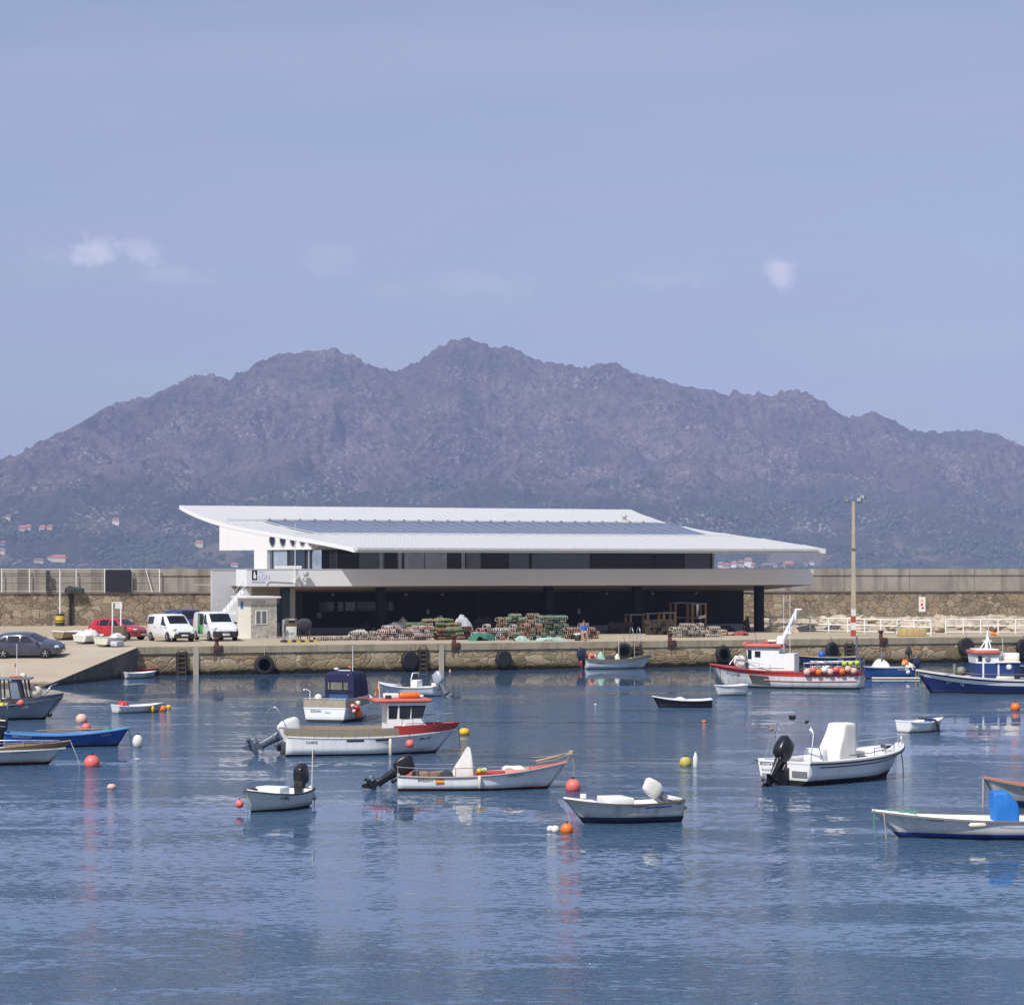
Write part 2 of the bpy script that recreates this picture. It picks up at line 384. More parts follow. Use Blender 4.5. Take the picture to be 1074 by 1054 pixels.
def m_hill():
    m, t, p = newmat('hillside'); g = NT(t); P = g.pos(); z = g.sep(P)['Z']; y = g.sep(P)['Y']
    big = g.noise(P, .0045, 5, .6); mid = g.noise(P, .018, 6, .66); sm = g.noise(P, .085, 6, .72)
    rockf = g.vor(g.map(P, (1, 1, 1.4)), .05, rnd=1.0); rock2 = g.vor(P, .13)
    up = g.rng(g.math('ADD', z, g.math('MULTIPLY', g.math('SUBTRACT', big, .5), 150)), 118, 172)
    scrub = g.mix(g.rng(mid, .36, .64), (.020, .036, .016), (.062, .066, .036))
    heath = g.mix(g.rng(mid, .36, .64), (.085, .071, .062), (.185, .148, .128))
    base = g.mix(up, scrub, heath)
    heathv = g.rng(g.noise(g.map(P, loc=(900, 0, 0)), .0032, 4, .6), .38, .62)
    base = g.mix(g.math('MULTIPLY', heathv, .5), base, g.mix(up, (.035, .050, .022), (.045, .040, .034)))
    gul = g.math('MULTIPLY', g.rng(g.noise(g.map(P, (1, .22, .3), rot=(0, 0, R(14))), .011, 5, .6, .5), .53, .60), .5)
    base = g.mix(gul, base, (.028, .032, .022))
    # granite outcrops: pale, thickest in bands and along the break of slope
    band = g.rng(g.noise(g.map(P, (1, .5, 2.2)), .0085, 4, .6), .47, .66)
    stone = g.math('MULTIPLY', g.rng(g.math('ADD', g.math('MULTIPLY', sm, .8), g.math('MULTIPLY', g.math('SUBTRACT', .5, rock2), .45)), .40, .54), g.math('ADD', g.math('MULTIPLY', band, .95), .10), True)
    base = g.mix(stone, base, g.mix(g.rng(mid, .4, .6), (.36, .31, .27), (.25, .215, .195)))
    dark = g.math('MULTIPLY', g.rng(g.noise(g.map(P, loc=(300, 90, 40)), .055, 6, .72), .53, .60), .75)
    base = g.mix(dark, base, (.022, .027, .020))
    # fields and clearings low down
    fld = g.math('MULTIPLY', g.rng(g.noise(g.map(P, (1, .35, 1)), .011, 3, .5), .56, .62), g.rng(z, 95, 40), True)
    base = g.mix(g.math('MULTIPLY', fld, .6), base, (.20, .165, .10))
    g.set(p.inputs['Base Color'], base); p.inputs['Roughness'].default_value = .95; p.inputs['Specular IOR Level'].default_value = .1
    h = g.math('ADD', g.math('ADD', g.math('MULTIPLY', g.math('SUBTRACT', 1, rockf), 6.0), g.math('MULTIPLY', g.math('SUBTRACT', 1, rock2), 3.0)), g.math('MULTIPLY', sm, 9.0))
    g.set(p.inputs['Normal'], g.bump(h, 1.0, 1.0))
    return m
hills = tag(np_mesh('hills', XX, YY, ZZ, [m_hill()]), kind='structure')

# --- haze: one closed box of even air round everything
def m_haze():
    m = bpy.data.materials.new('sea_haze'); m.use_nodes = True; t = m.node_tree; t.nodes.clear()
    o = t.nodes.new('ShaderNodeOutputMaterial'); v = t.nodes.new('ShaderNodeVolumePrincipled')
    v.inputs['Color'].default_value = (.45, .525, .825, 1); v.inputs['Density'].default_value = 0.00011
    v.inputs['Density Attribute'].default_value = ''; v.inputs['Anisotropy'].default_value = -0.3
    t.links.new(v.outputs[0], o.inputs['Volume']); return m
HAZE = True
if HAZE:
    hb = MB(); hb.bbox((-4200, -160, -4), (4200, 7200, 560)); hz = tag(hb.build('haze', m_haze()), kind='stuff')

# --- concrete quay deck and slipway
def m_deck():
    m, t, p = newmat('quay_concrete'); g = NT(t); P = g.pos()
    a = g.noise(P, .22, 6, .6); b = g.noise(P, 2.2, 5, .65); s = g.noise(g.map(P, (.5, 1.6, 1)), .55, 4, .6)
    c = g.mix(g.rng(a, .35, .65), (.365, .30, .205), (.42, .355, .26))
    c = g.mix(g.math('MULTIPLY', g.rng(b, .5, .72), .35), c, (.36, .30, .21))
    c = g.mix(g.math('MULTIPLY', g.rng(s, .56, .66), .4), c, (.33, .27, .19))
    oil = g.math('MULTIPLY', g.rng(g.noise(P, .55, 5, .7, .4), .60, .68), .45); c = g.mix(oil, c, (.11, .09, .07))
    # casting joints
    o = g.map(P, rot=(0, 0, -TH)); o_ = g.sep(o)
    j = None
    for ax, st in (('X', 5.0), ('Y', 5.0)):
        fr = g.math('ABSOLUTE', g.math('SUBTRACT', g.math('FRACT', g.math('DIVIDE', o_[ax], st)), .5))
        k = g.math('GREATER_THAN', fr, .494); j = k if j is None else g.math('MAXIMUM', j, k)
    c = g.mix(g.math('MULTIPLY', j, .45), c, (.22, .18, .13))
    g.set(p.inputs['Base Color'], c); p.inputs['Roughness'].default_value = .9; p.inputs['Specular IOR Level'].default_value = .25
    g.set(p.inputs['Normal'], g.bump(b, .25, .03)); return m
MDECK = m_deck()
WL, WR = Vector((-43, 224.5)), Vector((46.6, 243.0)); WD = (WR-WL).normalized(); WN = Vector((WD.y, -WD.x))     # breakwater line
ra, rb = Vector((-23.2, 165.4)), Vector((-26.45, 149.9)); lat = Vector((-.979, .205)); lat.normalize()        # slipway edge
db = MB()
wl, wr = WL-WD*40, WR+WD*60
dpoly = [q(-3.45, 0.02, 0), q(90, 0.02, 0), Vector((wr.x, wr.y, 0)), Vector((wl.x, wl.y, 0)), Vector((ra.x, ra.y, 0))+Vector((lat.x, lat.y, 0))*60, Vector((ra.x, ra.y, 0))]
db.prism([(p.x, p.y) for p in dpoly], QZ-.4, QZ, axis='Z')
deck = tag(db.build('quay_deck', MDECK), kind='structure')
def m_slip():
    m, t, p = newmat('slipway_concrete'); g = NT(t); P = g.pos(); z = g.sep(P)['Z']
    a = g.noise(P, .3, 6, .6); b = g.noise(P, 2.5, 5, .65)
    c = g.mix(g.rng(a, .35, .65), (.365, .305, .22), (.42, .36, .275))
    c = g.mix(g.math('MULTIPLY', g.rng(b, .5, .72), .3), c, (.36, .30, .22))
    zz = g.math('ADD', z, g.math('MULTIPLY', g.math('SUBTRACT', g.noise(P, 1.2, 4, .6), .5), .22))
    c = g.mix(g.rng(zz, .24, .12), c, (.115, .075, .035))
    g.set(p.inputs['Base Color'], c); g.set(p.inputs['Roughness'], g.rng(zz, .1, .3, .5, .92)); g.set(p.inputs['Normal'], g.bump(b, .25, .03)); return m
def m_slipside():
    m, t, p = newmat('weedy_shaded_slip_side'); g = NT(t); P = g.pos(); z = g.sep(P)['Z']
    a = g.noise(g.map(P, (1, 1, .3)), 1.6, 6, .65)
    c = g.mix(g.rng(a, .35, .65), (.055, .05, .042), (.13, .115, .09))  # whole side face coloured dark as if shaded; weed blackens its foot
    c = g.mix(g.rng(g.math('ADD', z, g.math('MULTIPLY', a, .3)), .45, .25), c, (.018, .018, .013))
    g.set(p.inputs['Base Color'], c); p.inputs['Roughness'].default_value = .85; g.set(p.inputs['Normal'], g.bump(a, .5, .06)); return m
sb = MB()
e = (rb-ra); ext = 1.5
def slp(t, s): p = ra+e*t+lat*s; return (p.x, p.y, QZ*(1-t)+.002)
def slb(t, s): p = ra+e*t+lat*s; return (p.x, p.y, -2.0)
N = 10
sb.add([slp(0, 0), slp(0, 60), slp(ext, 60), slp(ext, 0)], [(0, 1, 2, 3)], 0)
sb.add([slp(0, 0), slp(ext, 0), slb(ext, 0), slb(0, 0)], [(0, 1, 2, 3)], 1)
sb.add([slp(0, -.0), slp(0, .25), slp(ext, .25), slp(ext, 0)], [], 0)
slip = tag(sb.build('slipway', [m_slip(), m_slipside()]), kind='structure')
def slip_floor(x, y):                      # picture point on the slipway surface
    lo, hi = 0.0, 1.0
    d = Vector(((x-537)/F, 1, -(y-YH)/F)); n = Vector(slp(0, 1))-Vector(slp(0, 0)); n2 = Vector(slp(1, 0))-Vector(slp(0, 0)); nn = n.cross(n2)
    o = Vector((0, 0, H)); k = (Vector(slp(0, 0))-o).dot(nn)/d.dot(nn); return o+d*k

# ------------------------------------------------------------------ masonry
def m_masonry(name, sx, sz, cols, mortar, weed=None, seed=0, bumpd=.10, dark=.5, coursed=False):
    """irregular mortared stone, laid out in the wall's own length and height"""
    m, t, p = newmat(name); g = NT(t); o = g.obj(); sp = g.sep(o)
    cv = g.n('ShaderNodeCombineXYZ'); g.set(cv.inputs[0], g.math('MULTIPLY', sp['X'], sx)); g.set(cv.inputs[1], g.math('MULTIPLY', sp['Z'], sz)); cv.inputs[2].default_value = seed
    wv = g.n('ShaderNodeTexNoise'); wv.inputs['Scale'].default_value = 1.1; wv.inputs['Detail'].default_value = 3; t.links.new(cv.outputs[0], wv.inputs['Vector'])
    mx = g.n('ShaderNodeMix', data_type='VECTOR'); mx.inputs['Factor'].default_value = .16; t.links.new(cv.outputs[0], mx.inputs['A']); 
    sc = g.n('ShaderNodeVectorMath', operation='SCALE'); sc.inputs['Scale'].default_value = 1.0
    ad = g.n('ShaderNodeVectorMath', operation='MULTIPLY_ADD'); t.links.new(wv.outputs['Color'], ad.inputs[0]); ad.inputs[1].default_value = (.45, .45, 0) if coursed else (.85, .85, 0); t.links.new(cv.outputs[0], ad.inputs[2])
    V = ad.outputs[0]
    edge = g.vor(V, 1.0, 'DISTANCE_TO_EDGE', '2D', .82); cell = g.vor(V, 1.0, 'F1', '2D', .82, 'Color'); cs = g.n('ShaderNodeSeparateColor'); t.links.new(cell, cs.inputs[0])
    fine = g.noise(o, 7.0, 5, .65); mid = g.noise(o, 1.4, 5, .6); f0 = cs.outputs[0]
    if coursed:                              # roughly squared blocks laid in uneven courses
        bk = g.n('ShaderNodeTexBrick'); bk.offset = .47; t.links.new(V, bk.inputs['Vector'])
        for k_, v_ in (('Scale', 1.0), ('Mortar Size', .03), ('Mortar Smooth', .35), ('Bias', 0.0), ('Brick Width', 1.15), ('Row Height', .92)): bk.inputs[k_].default_value = v_
        bk.inputs['Color1'].default_value = (0, 0, 0, 1); bk.inputs['Color2'].default_value = (1, 1, 1, 1); bk.inputs['Mortar'].default_value = (.5, .5, .5, 1)
        sb_ = g.n('ShaderNodeSeparateColor'); t.links.new(bk.outputs['Color'], sb_.inputs[0]); f0 = sb_.outputs[0]; edge = g.math('ADD', g.math('MULTIPLY', g.math('SUBTRACT', 1.0, bk.outputs['Fac']), .12), -.02)
    else:                                    # two sizes of rubble, the small filling between the large
        e2 = g.vor(V, 1.75, 'DISTANCE_TO_EDGE', '2D', .9); c2_ = g.vor(V, 1.75, 'F1', '2D', .9, 'Color'); cs2 = g.n('ShaderNodeSeparateColor'); t.links.new(c2_, cs2.inputs[0])
        pick = g.math('GREATER_THAN', cs.outputs[1], .52)
        mixf = lambda a_, b_: g.math('ADD', g.math('MULTIPLY', a_, g.math('SUBTRACT', 1.0, pick)), g.math('MULTIPLY', b_, pick))
        edge = g.math('MINIMUM', edge, mixf(1.0, g.math('MULTIPLY', e2, .6))); f0 = mixf(cs.outputs[0], cs2.outputs[0])
    c = g.ramp(f0, [(i/(len(cols)-1), k) for i, k in enumerate(cols)])
    c = g.mix(g.math('MULTIPLY', g.rng(fine, .42, .7), .5), c, tuple(x*.45 for x in cols[0]))
    c = g.mix(g.math('MULTIPLY', g.rng(mid, .5, .66), dark), c, tuple(x*.5 for x in cols[len(cols)//2]))
    wid = g.math('MULTIPLY', g.math('SUBTRACT', mid, .30), .14)
    k = g.math('MULTIPLY', g.math('SUBTRACT', 1.0, g.rng(g.math('SUBTRACT', edge, wid), -.02, .035)), .55)
    mc = g.mix(g.rng(mid, .42, .6), mortar, tuple(x*.42 for x in mortar))
    c = g.mix(k, c, mc)
    if weed:
        zz = g.math('ADD', g.sep(g.pos())['Z'], g.math('MULTIPLY', g.math('SUBTRACT', mid, .5), .5))
        c = g.mix(g.math('MULTIPLY', g.rng(zz, weed*2.2, weed*.9), .7), c, (.10, .075, .03))
        c = g.mix(g.rng(zz, weed, weed*.6), c, (.016, .014, .008))
    g.set(p.inputs['Base Color'], c); p.inputs['Roughness'].default_value = .93; p.inputs['Specular IOR Level'].default_value = .2
    h = g.math('ADD', g.math('MULTIPLY', g.rng(edge, .0, .07), .32), g.math('ADD', g.math('MULTIPLY', fine, .35), g.math('MULTIPLY', mid, .5)))
    g.set(p.inputs['Normal'], g.bump(h, 1.0, bumpd)); return m
def m_conc(name, c0, c1, streak=.4, scale=.35, joint=None, jcol=(.12, .11, .10)):
    m, t, p = newmat(name); g = NT(t); o = g.obj(); a = g.noise(o, scale, 6, .62); f = g.noise(o, 5, 5, .65)
    st = g.noise(g.map(o, (1, 1, .09)), 1.1, 5, .65)
    c = g.mix(g.rng(a, .36, .64), c0, c1)
    c = g.mix(g.math('MULTIPLY', g.rng(st, .48, .66), streak), c, tuple(x*.32 for x in c0))
    c = g.mix(g.math('MULTIPLY', g.rng(f, .5, .72), .3), c, tuple(x*.55 for x in c0))
    if joint:
        j = g.math('GREATER_THAN', g.math('ABSOLUTE', g.math('SUBTRACT', g.math('FRACT', g.math('DIVIDE', g.sep(o)['X'], joint)), .5)), .494)
        c = g.mix(g.math('MULTIPLY', j, .7), c, jcol)
    g.set(p.inputs['Base Color'], c); p.inputs['Roughness'].default_value = .92; p.inputs['Specular IOR Level'].default_value = .2
    g.set(p.inputs['Normal'], g.bump(f, .3, .02)); return m

# quay wall
MQ = m_masonry('quay_stone', .80, 1.45, [(.27, .20, .115), (.48, .36, .205), (.36, .285, .185), (.57, .455, .29), (.30, .22, .13), (.47, .32, .165)], (.33, .265, .18), weed=.36, seed=3.1)
MCOP = m_conc('quay_coping', (.33, .275, .19), (.42, .355, .25), .45, .5, joint=3.0)
qw = thing('quay_wall', 'long low stone quay wall with concrete edge rising from the harbour water', 'quay wall'); qw.matrix_world = QM
m = MB(); m.bbox((-3.45, 0.0, -1.5), (92, .5, QZ-.42)); m.build('stone_face', MQ, qw)
m = MB()
a0 = -3.45; rs = random.Random(4)
while a0 < 92:
    a1 = min(92, a0+rs.uniform(4.6, 5.4)); m.bbox((a0, -.07+rs.uniform(-.012, .012), QZ-.42), (a1-.012, .9, QZ+.006)); a0 = a1
m.build('coping', MCOP, qw)
m = MB()
for xx in (190.5, 449): a_ = qx(xx, 0)+.75; m.bbox((a_, -.1, -.2), (a_+.32, .2, QZ-.05))
m.build('buttress', m_conc('pale_concrete', (.46, .41, .32), (.52, .46, .37), .3), qw)

# breakwater
WM = Matrix(((WD.x, -WN.x, 0, WL.x), (WD.y, -WN.y, 0, WL.y), (0, 0, 1, 0), (0, 0, 0, 1)))
def wx(x, d=0.0):                           # distance along the breakwater where sight column x meets it, d in front
    k = (x-537)/F; o = WL+WN*d; return (k*o.y-o.x)/(WD.x-k*WD.y)
ZJ, ZT = 4.5, 6.52
MBW = m_masonry('breakwater_stone', 1.35, 1.75, [(.17, .135, .095), (.36, .295, .20), (.25, .205, .15), (.45, .375, .27), (.20, .16, .115), (.37, .265, .17), (.30, .25, .19)], (.20, .165, .12), seed=8.3, bumpd=.13)
MBC = m_conc('breakwater_concrete', (.30, .272, .232), (.375, .345, .295), .62, .3, joint=6.2)
bw = thing('breakwater_wall', 'long harbour breakwater wall of rough stone topped by grey concrete', 'breakwater'); bw.matrix_world = WM
m = MB(); m.bbox((-45, 0, 0), (160, 3.0, ZJ)); m.build('stone_wall', MBW, bw)
m = MB(); m.bbox((-45, -.12, ZJ+.003), (160, 2.0, ZJ+.12)); m.build('ledge', m_conc('ledge_concrete', (.20, .175, .14), (.26, .23, .19), .4), bw)
m = MB(); m.bbox((-45, .25, ZJ+.12), (160, 1.9, ZT-.52)); m.bbox((-45, .17, ZT-.515), (160, 2.0, ZT+.06)); m.build('concrete_parapet', MBC, bw)
m = MB(); m.bbox((wx(72.2), -.10, QZ), (wx(77.2), .05, ZJ)); m.build('gap_shade_strip', paint('gap_shade', (.035, .03, .026), .9), bw)  # dark slab coloured as the shade of a gap in the wall
# low kerb and walkway ledge at the foot of the breakwater, on the right
m = MB(); m.bbox((wx(815), -1.4, QZ), (160, -.02, 2.25)); m.build('foot_ledge', m_conc('pale_ledge', (.46, .41, .33), (.54, .49, .40), .3), bw)

# ------------------------------------------------------------------ the fish market building
MWH = paint('white_render', (.735, .74, .745), .7, .16, (.55, .53, .49), .5)
MWH2 = paint('white_roof_sheet', (.53, .535, .54), .5, .16, (.42, .41, .39), .25)
MSOF = paint('beige_soffit', (.42, .36, .285), .8, .25)
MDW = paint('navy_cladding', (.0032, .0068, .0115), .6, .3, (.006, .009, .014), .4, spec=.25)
MTEAL = paint('dark_teal_steel', (.012, .034, .040), .5, .2)
MGREYP = paint('pale_grey_render', (.56, .57, .585), .75, .15, None, .5)
MPL = paint('plinth_grey', (.30, .32, .37), .8, .4)
MFR = paint('window_frame_dark', (.02, .022, .025), .4, .1)
MALU = paint('aluminium', (.55, .56, .57), .35, .15, None, 3, metal=.6)
def glass(name, col, rough=.05, spec=.5, ior=1.5):
    if name in MC: return MC[name]
    m_, t, p = newmat(name); g = NT(t); o = g.obj(); a = g.noise(o, .8, 3, .5)
    g.set(p.inputs['Base Color'], g.mix(g.rng(a, .35, .65), col, tuple(c*.6 for c in col))); p.inputs['Roughness'].default_value = rough; p.inputs['Specular IOR Level'].default_value = spec
    p.inputs['IOR'].default_value = ior; g.set(p.inputs['Normal'], g.bump(g.noise(o, .5, 2, .5), .12, .03)); MC[name] = m_; return m_
bld = thing('fish_market_building', 'white two storey harbour building under one huge sloping white roof with solar panels', 'building'); bld.matrix_world = QM
# roof surface
RB0, RBD = 15.4, 27.6                       # eave line and depth of the roof, measured from the quay edge
AL0, AL1, AR0, AR1 = qx(371, RB0), qx(188, RB0+RBD), qx(866, RB0), qx(662, RB0+RBD)
def aL(t): return AL0+(AL1-AL0)*t
def aR(t): return AR0+(AR1-AR0)*t
def rb_(t): return RB0+RBD*t
_tp, _zp = [], []
for (x, y) in ((866, 575.6), (829, 570.0), (790.8, 563.2), (748, 558.0), (727, 554.6), (708, 550.6), (685, 543.4), (662, 534.6)):
    t = min(np.linspace(-.1, 1.1, 1201), key=lambda t: abs(qx(x, rb_(t))-aR(t))); _tp.append(t); _zp.append(qz(x, y, rb_(t)))
_co = np.polyfit(_tp, _zp, 4)
def roof_z(t): return float(np.polyval(_co, t))
TP = []
def roof_p(t, u, dz=0.0): return (aL(t)+(aR(t)-aL(t))*u, rb_(t), roof_z(t)+dz)
def roof_t(x, y):                           # where on the slope a picture point falls
    best = None
    for i in range(801):
        t = i/800; a = qx(x, rb_(t)); p = q(a, rb_(t), 0); yy = YH+F*(H-roof_z(t))/p.y
        if best is None or abs(yy-y) < best[0]: best = (abs(yy-y), t)
    return best[1]
TS = sorted(set(list(np.linspace(0, 1, 27))+list(TP)))
m = MB()
top = [[roof_p(t, u) for u in np.linspace(0, 1, 9)] for t in TS]; bot = [[roof_p(t, u, -.30 if t > 0 else -.34) for u in np.linspace(0, 1, 9)] for t in TS]
m.grid(top, 0, True); m.grid([r[::-1] for r in bot], 2, True)
for i in range(len(TS)-1):
    for k in (0, -1):
        P = [top[i][k], top[i+1][k], bot[i+1][k], bot[i][k]]; m.add(P, [(0, 1, 2, 3) if k else (3, 2, 1, 0)], 1)
for r, s_ in ((0, 1), (-1, 0)):
    for k in range(8):
        P = [top[r][k], top[r][k+1], bot[r][k+1], bot[r][k]]; m.add(P, [(3, 2, 1, 0) if s_ else (0, 1, 2, 3)], 1)
a_ = AL1+.2
while a_ < AR0:                              # standing seams
    t0 = max(0.0, (AL0-a_)/(AL0-AL1))+.004; t1 = min(1.0, (AR0-a_)/(AR0-AR1))-.004
    tt = [t for t in np.linspace(t0, t1, 16)]
    if t1-t0 > .03:
        for i in range(len(tt)-1):
            A = Vector((a_, rb_(tt[i]), roof_z(tt[i])+.015)); B = Vector((a_, rb_(tt[i+1]), roof_z(tt[i+1])+.015)); m.bar(A, B, .06, .045, 3)
    a_ += .62
roof = m.build('roof', [MWH2, MWH, MSOF, MWH2], bld)
m = MB()                                    # gutter and fascia along the eave
m.bar((aL(0)+.25, RB0-.07, 8.02), (aR(0)-.7, RB0-.07, 8.02), .10, .16); m.bar((aL(0)+.1, RB0-.05, 7.90), (aR(0)-.5, RB0-.05, 7.90), .06, .06)
m.build('gutter', paint('gutter_grey', (.50, .50, .49), .5, .3), roof)
tA, tB = roof_t(450, 548.3), roof_t(450, 560.8)     # solar field
t_hi, t_lo = max(tA, tB), min(tA, tB)
def m_solar():
    m_, t, p = newmat('solar_glass'); g = NT(t); o = g.obj(); s_ = g.sep(o)
    l1 = g.math('GREATER_THAN', g.math('ABSOLUTE', g.math('SUBTRACT', g.math('FRACT', g.math('MULTIPLY', s_['Y'], .62)), .5)), .47)
    c = g.mix(g.math('MULTIPLY', l1, .5), g.mix(g.rng(g.noise(o, .5, 4, .6), .4, .6), (.055, .075, .125), (.085, .105, .16)), (.30, .32, .36))
    g.set(p.inputs['Base Color'], c); p.inputs['Roughness'].default_value = .22; p.inputs['Specular IOR Level'].default_value = .65; return m_
MSOL = m_solar(); NPAN = 33
uL = lambda x, t: (qx(x, rb_(t))-aL(t))/(aR(t)-aL(t))
u0h, u1h, u0l, u1l = uL(276, t_hi), uL(706, t_hi), uL(332, t_lo), uL(742, t_lo)
MPF = paint('panel_rail', (.60, .61, .63), .4, .1)
for i in range(NPAN):
    m = MB(); f0, f1 = i/NPAN, (i+.955)/NPAN; rows = []
    for t in np.linspace(t_lo, t_hi, 6):
        k = (t-t_lo)/(t_hi-t_lo); A0 = aL(t)+(aR(t)-aL(t))*(u0l+(u0h-u0l)*k); A1 = aL(t)+(aR(t)-aL(t))*(u1l+(u1h-u1l)*k)
        rows.append([(A0+(A1-A0)*f0, rb_(t), roof_z(t)+.13), (A0+(A1-A0)*f1, rb_(t), roof_z(t)+.13)])
    low_ = [[(p[0], p[1], p[2]-.06) for p in r] for r in rows]
    m.grid(rows, 0, False)
    for j in range(5):
        m.add([rows[j][0], rows[j+1][0], low_[j+1][0], low_[j][0]], [(0, 1, 2, 3)], 1); m.add([rows[j][1], rows[j+1][1], low_[j+1][1], low_[j][1]], [(3, 2, 1, 0)], 1)
    m.add([rows[0][0], rows[0][1], low_[0][1], low_[0][0]], [(3, 2, 1, 0)], 1); m.add([rows[-1][0], rows[-1][1], low_[-1][1], low_[-1][0]], [(0, 1, 2, 3)], 1)
    m.build('solar_panel', [MSOL, MPF], roof)
m = MB()
for t, dz in ((t_hi+.012, .10), (t_lo-.010, .05)):
    m.bar((aL(t)+.9, rb_(t), roof_z(t)+dz), (aR(t)-1.2, rb_(t), roof_z(t)+dz), .12, .10)
a_ = 17
while a_ < 50:
    m.box((a_, rb_(t_hi+.012), roof_z(t_hi+.012)+.16), (.16, .18, .07), 1); m.box((a_+.3, rb_(t_lo-.02), roof_z(t_lo-.02)+.08), (.28, .12, .10), 0); a_ += 1.24
m.build('mounting_rail', [MPF, paint('rust_bracket', (.32, .22, .13), .8, .3)], roof)
m = MB(); tv = roof_t(655, 546); m.lathe([(.16, 0), (.16, .35), (.24, .36), (.24, .44), (.02, .5)], (qx(655, rb_(tv)), rb_(tv), roof_z(tv)-.05), 10); m.build('vent', MALU, roof)

# upper storey: the side wall follows the skewed roof edge, the front wall runs along the terrace
BW = 21.6; tc_ = (BW-RB0)/RBD; ZF = 5.45
s0 = Vector((aL(.75)+.02, rb_(.75), 0)); s1 = Vector((aL(tc_)+.02, BW, 0)); sd_ = (s1-s0).normalized(); sn = Vector((sd_.y, -sd_.x, 0)); 
if sn.x > 0: sn = -sn
sn = -sn                                    # inward
def side_x(x):                              # distance along the side wall for a sight column
    k = (x-537)/F; o = q(s0.x, s0.y, 0); d = q(s0.x+sd_.x, s0.y+sd_.y, 0)-o; return (k*o.y-o.x)/(d.x-k*d.y)
def side_p(s_, z, off=0.0): p = s0+sd_*s_-sn*off; return (p.x, p.y, z)
Ls = (s1-s0).length
m = MB()
def side_panel(sA, sB, zA, zB=None, th=.25):
    n = max(1, int((sB-sA)/1.2))
    for i in range(n):
        u, v_ = sA+(sB-sA)*i/n, sA+(sB-sA)*(i+1)/n
        def tz(s_): p = s0+sd_*s_; return (roof_z((p.y-RB0)/RBD)-.28 if zB is None else zB)
        P = [side_p(u, zA), side_p(v_, zA), side_p(v_, tz(v_)), side_p(u, tz(u))]; Q = [side_p(u, zA, -th), side_p(v_, zA, -th), side_p(v_, tz(v_), -th), side_p(u, tz(u), -th)]
        m.add(P+Q, [(0, 1, 2, 3), (7, 6, 5, 4), (0, 4, 5, 1), (3, 2, 6, 7), (0, 3, 7, 4), (1, 5, 6, 2)])
side_panel(0, Ls, 8.02)
sp0, sp1, sg = side_x(266.5), side_x(280), side_x(283)
side_panel(sp0, sp1, ZF, 8.02)
m.bbox((s1.x, BW, 8.02), (qx(746, BW), BW+.25, 8.55))
wall_u = m.build('upper_wall', MWH, bld)
for i, (x, w_) in enumerate(((286, .36), (297, .36), (307.7, .36), (317.5, .36), (326, .36), (333, .36))):   # porthole windows
    s_ = side_x(x); m = MB(); n = 24; zc, rr = 8.74, .43
    def lid(u): return roof_z(((s0+sd_*u).y-RB0)/RBD)-.33
    def ring(r_, off):
        return [side_p(s_+r_*math.cos(2*math.pi*k/n), min(zc+r_*math.sin(2*math.pi*k/n), max(lid(s_+r_*math.cos(2*math.pi*k/n)), zc-r_)), off) for k in range(n)]
    A, B_ = ring(rr, .012), ring(rr+.07, .02); m.add(A, [list(range(n))], 0); m.grid([ring(rr, .012), ring(rr, .05), ring(rr+.06, .05), ring(rr+.06, .0)], 1, False, True)
    m.build('porthole_window', [glass('porthole_glass', (.016, .02, .03)), MALU], wall_u)
GCOL = {'n': (.006, .007, .013), 't': (.08, .145, .16), 'm': (.016, .032, .04), 'b': (.34, .41, .48), 'c': (.64, .75, .79), 'r': (.045, .030, .026), 'g': (.27, .285, .29)}  # pale blue and curtain panes have reflected sky put into their base colour
GL = {k: glass('window_glass_'+{'n': 'black', 't': 'teal', 'm': 'deep_teal', 'b': 'sky', 'c': 'curtain_sky', 'r': 'brown', 'g': 'grey'}[k], c, ior=2.3 if k in 'bc' else (1.8 if k in 'tgm' else 1.45)) for k, c in GCOL.items()}
PS = [(285.5, 299.5, 'b'), (303, 318, 'm'), (321.5, 335.5, 'b')]
PF = [(338.5, 344.5, 'n'), (345.5, 352.3, 'm'), (353.5, 375, 'n'), (377, 397, 't'), (398.2, 402, 'c'), (403.5, 417, 'n'), (418.2, 421.5, 'c'), (424.5, 445.3, 'c'), (446, 469, 'c'), (469.6, 483.5, 'r'), (484.2, 488, 'c'), (490.5, 504.5, 'g'), (505, 533, 'n'), (534, 555.3, 't'), (558, 619, 't'), (620.4, 718, 'n'), (718.6, 745.3, 'm')]
m = MB()
P = [side_p(sg, ZF, -.18), side_p(Ls-.1, ZF, -.18), side_p(Ls-.1, 8.05, -.18), side_p(sg, 8.05, -.18)]; m.add(P, [(0, 1, 2, 3)])
m.bbox((s1.x-.02, BW+.10, ZF), (qx(746.4, BW), BW+.3, 8.05)); m.bbox((qx(745.6, BW), BW+.10, ZF), (qx(746.4, BW)+.05, BW+9, 8.05))
m.bbox((s1.x-.05, BW-.02, 7.9), (qx(746.4, BW), BW+.12, 8.02))
wf = m.build('window_wall', MFR, bld)
for x0, x1, k in PS:
    u, v_ = side_x(x0), side_x(x1); m = MB(); P = [side_p(u, ZF+.05, -.12), side_p(v_, ZF+.05, -.12), side_p(v_, 7.98, -.12), side_p(u, 7.98, -.12)]
    Q = [side_p(u, ZF+.05, -.15), side_p(v_, ZF+.05, -.15), side_p(v_, 7.98, -.15), side_p(u, 7.98, -.15)]
    m.add(P+Q, [(0, 1, 2, 3), (7, 6, 5, 4), (0, 4, 5, 1), (3, 2, 6, 7), (0, 3, 7, 4), (1, 5, 6, 2)]); m.build('window_pane', GL[k], wf)
for x0, x1, k in PF:
    m = MB(); m.bbox((qx(x0, BW), BW+.06, ZF+.04), (qx(x1, BW), BW+.095, 7.88)); m.build('window_pane', GL[k], wf)
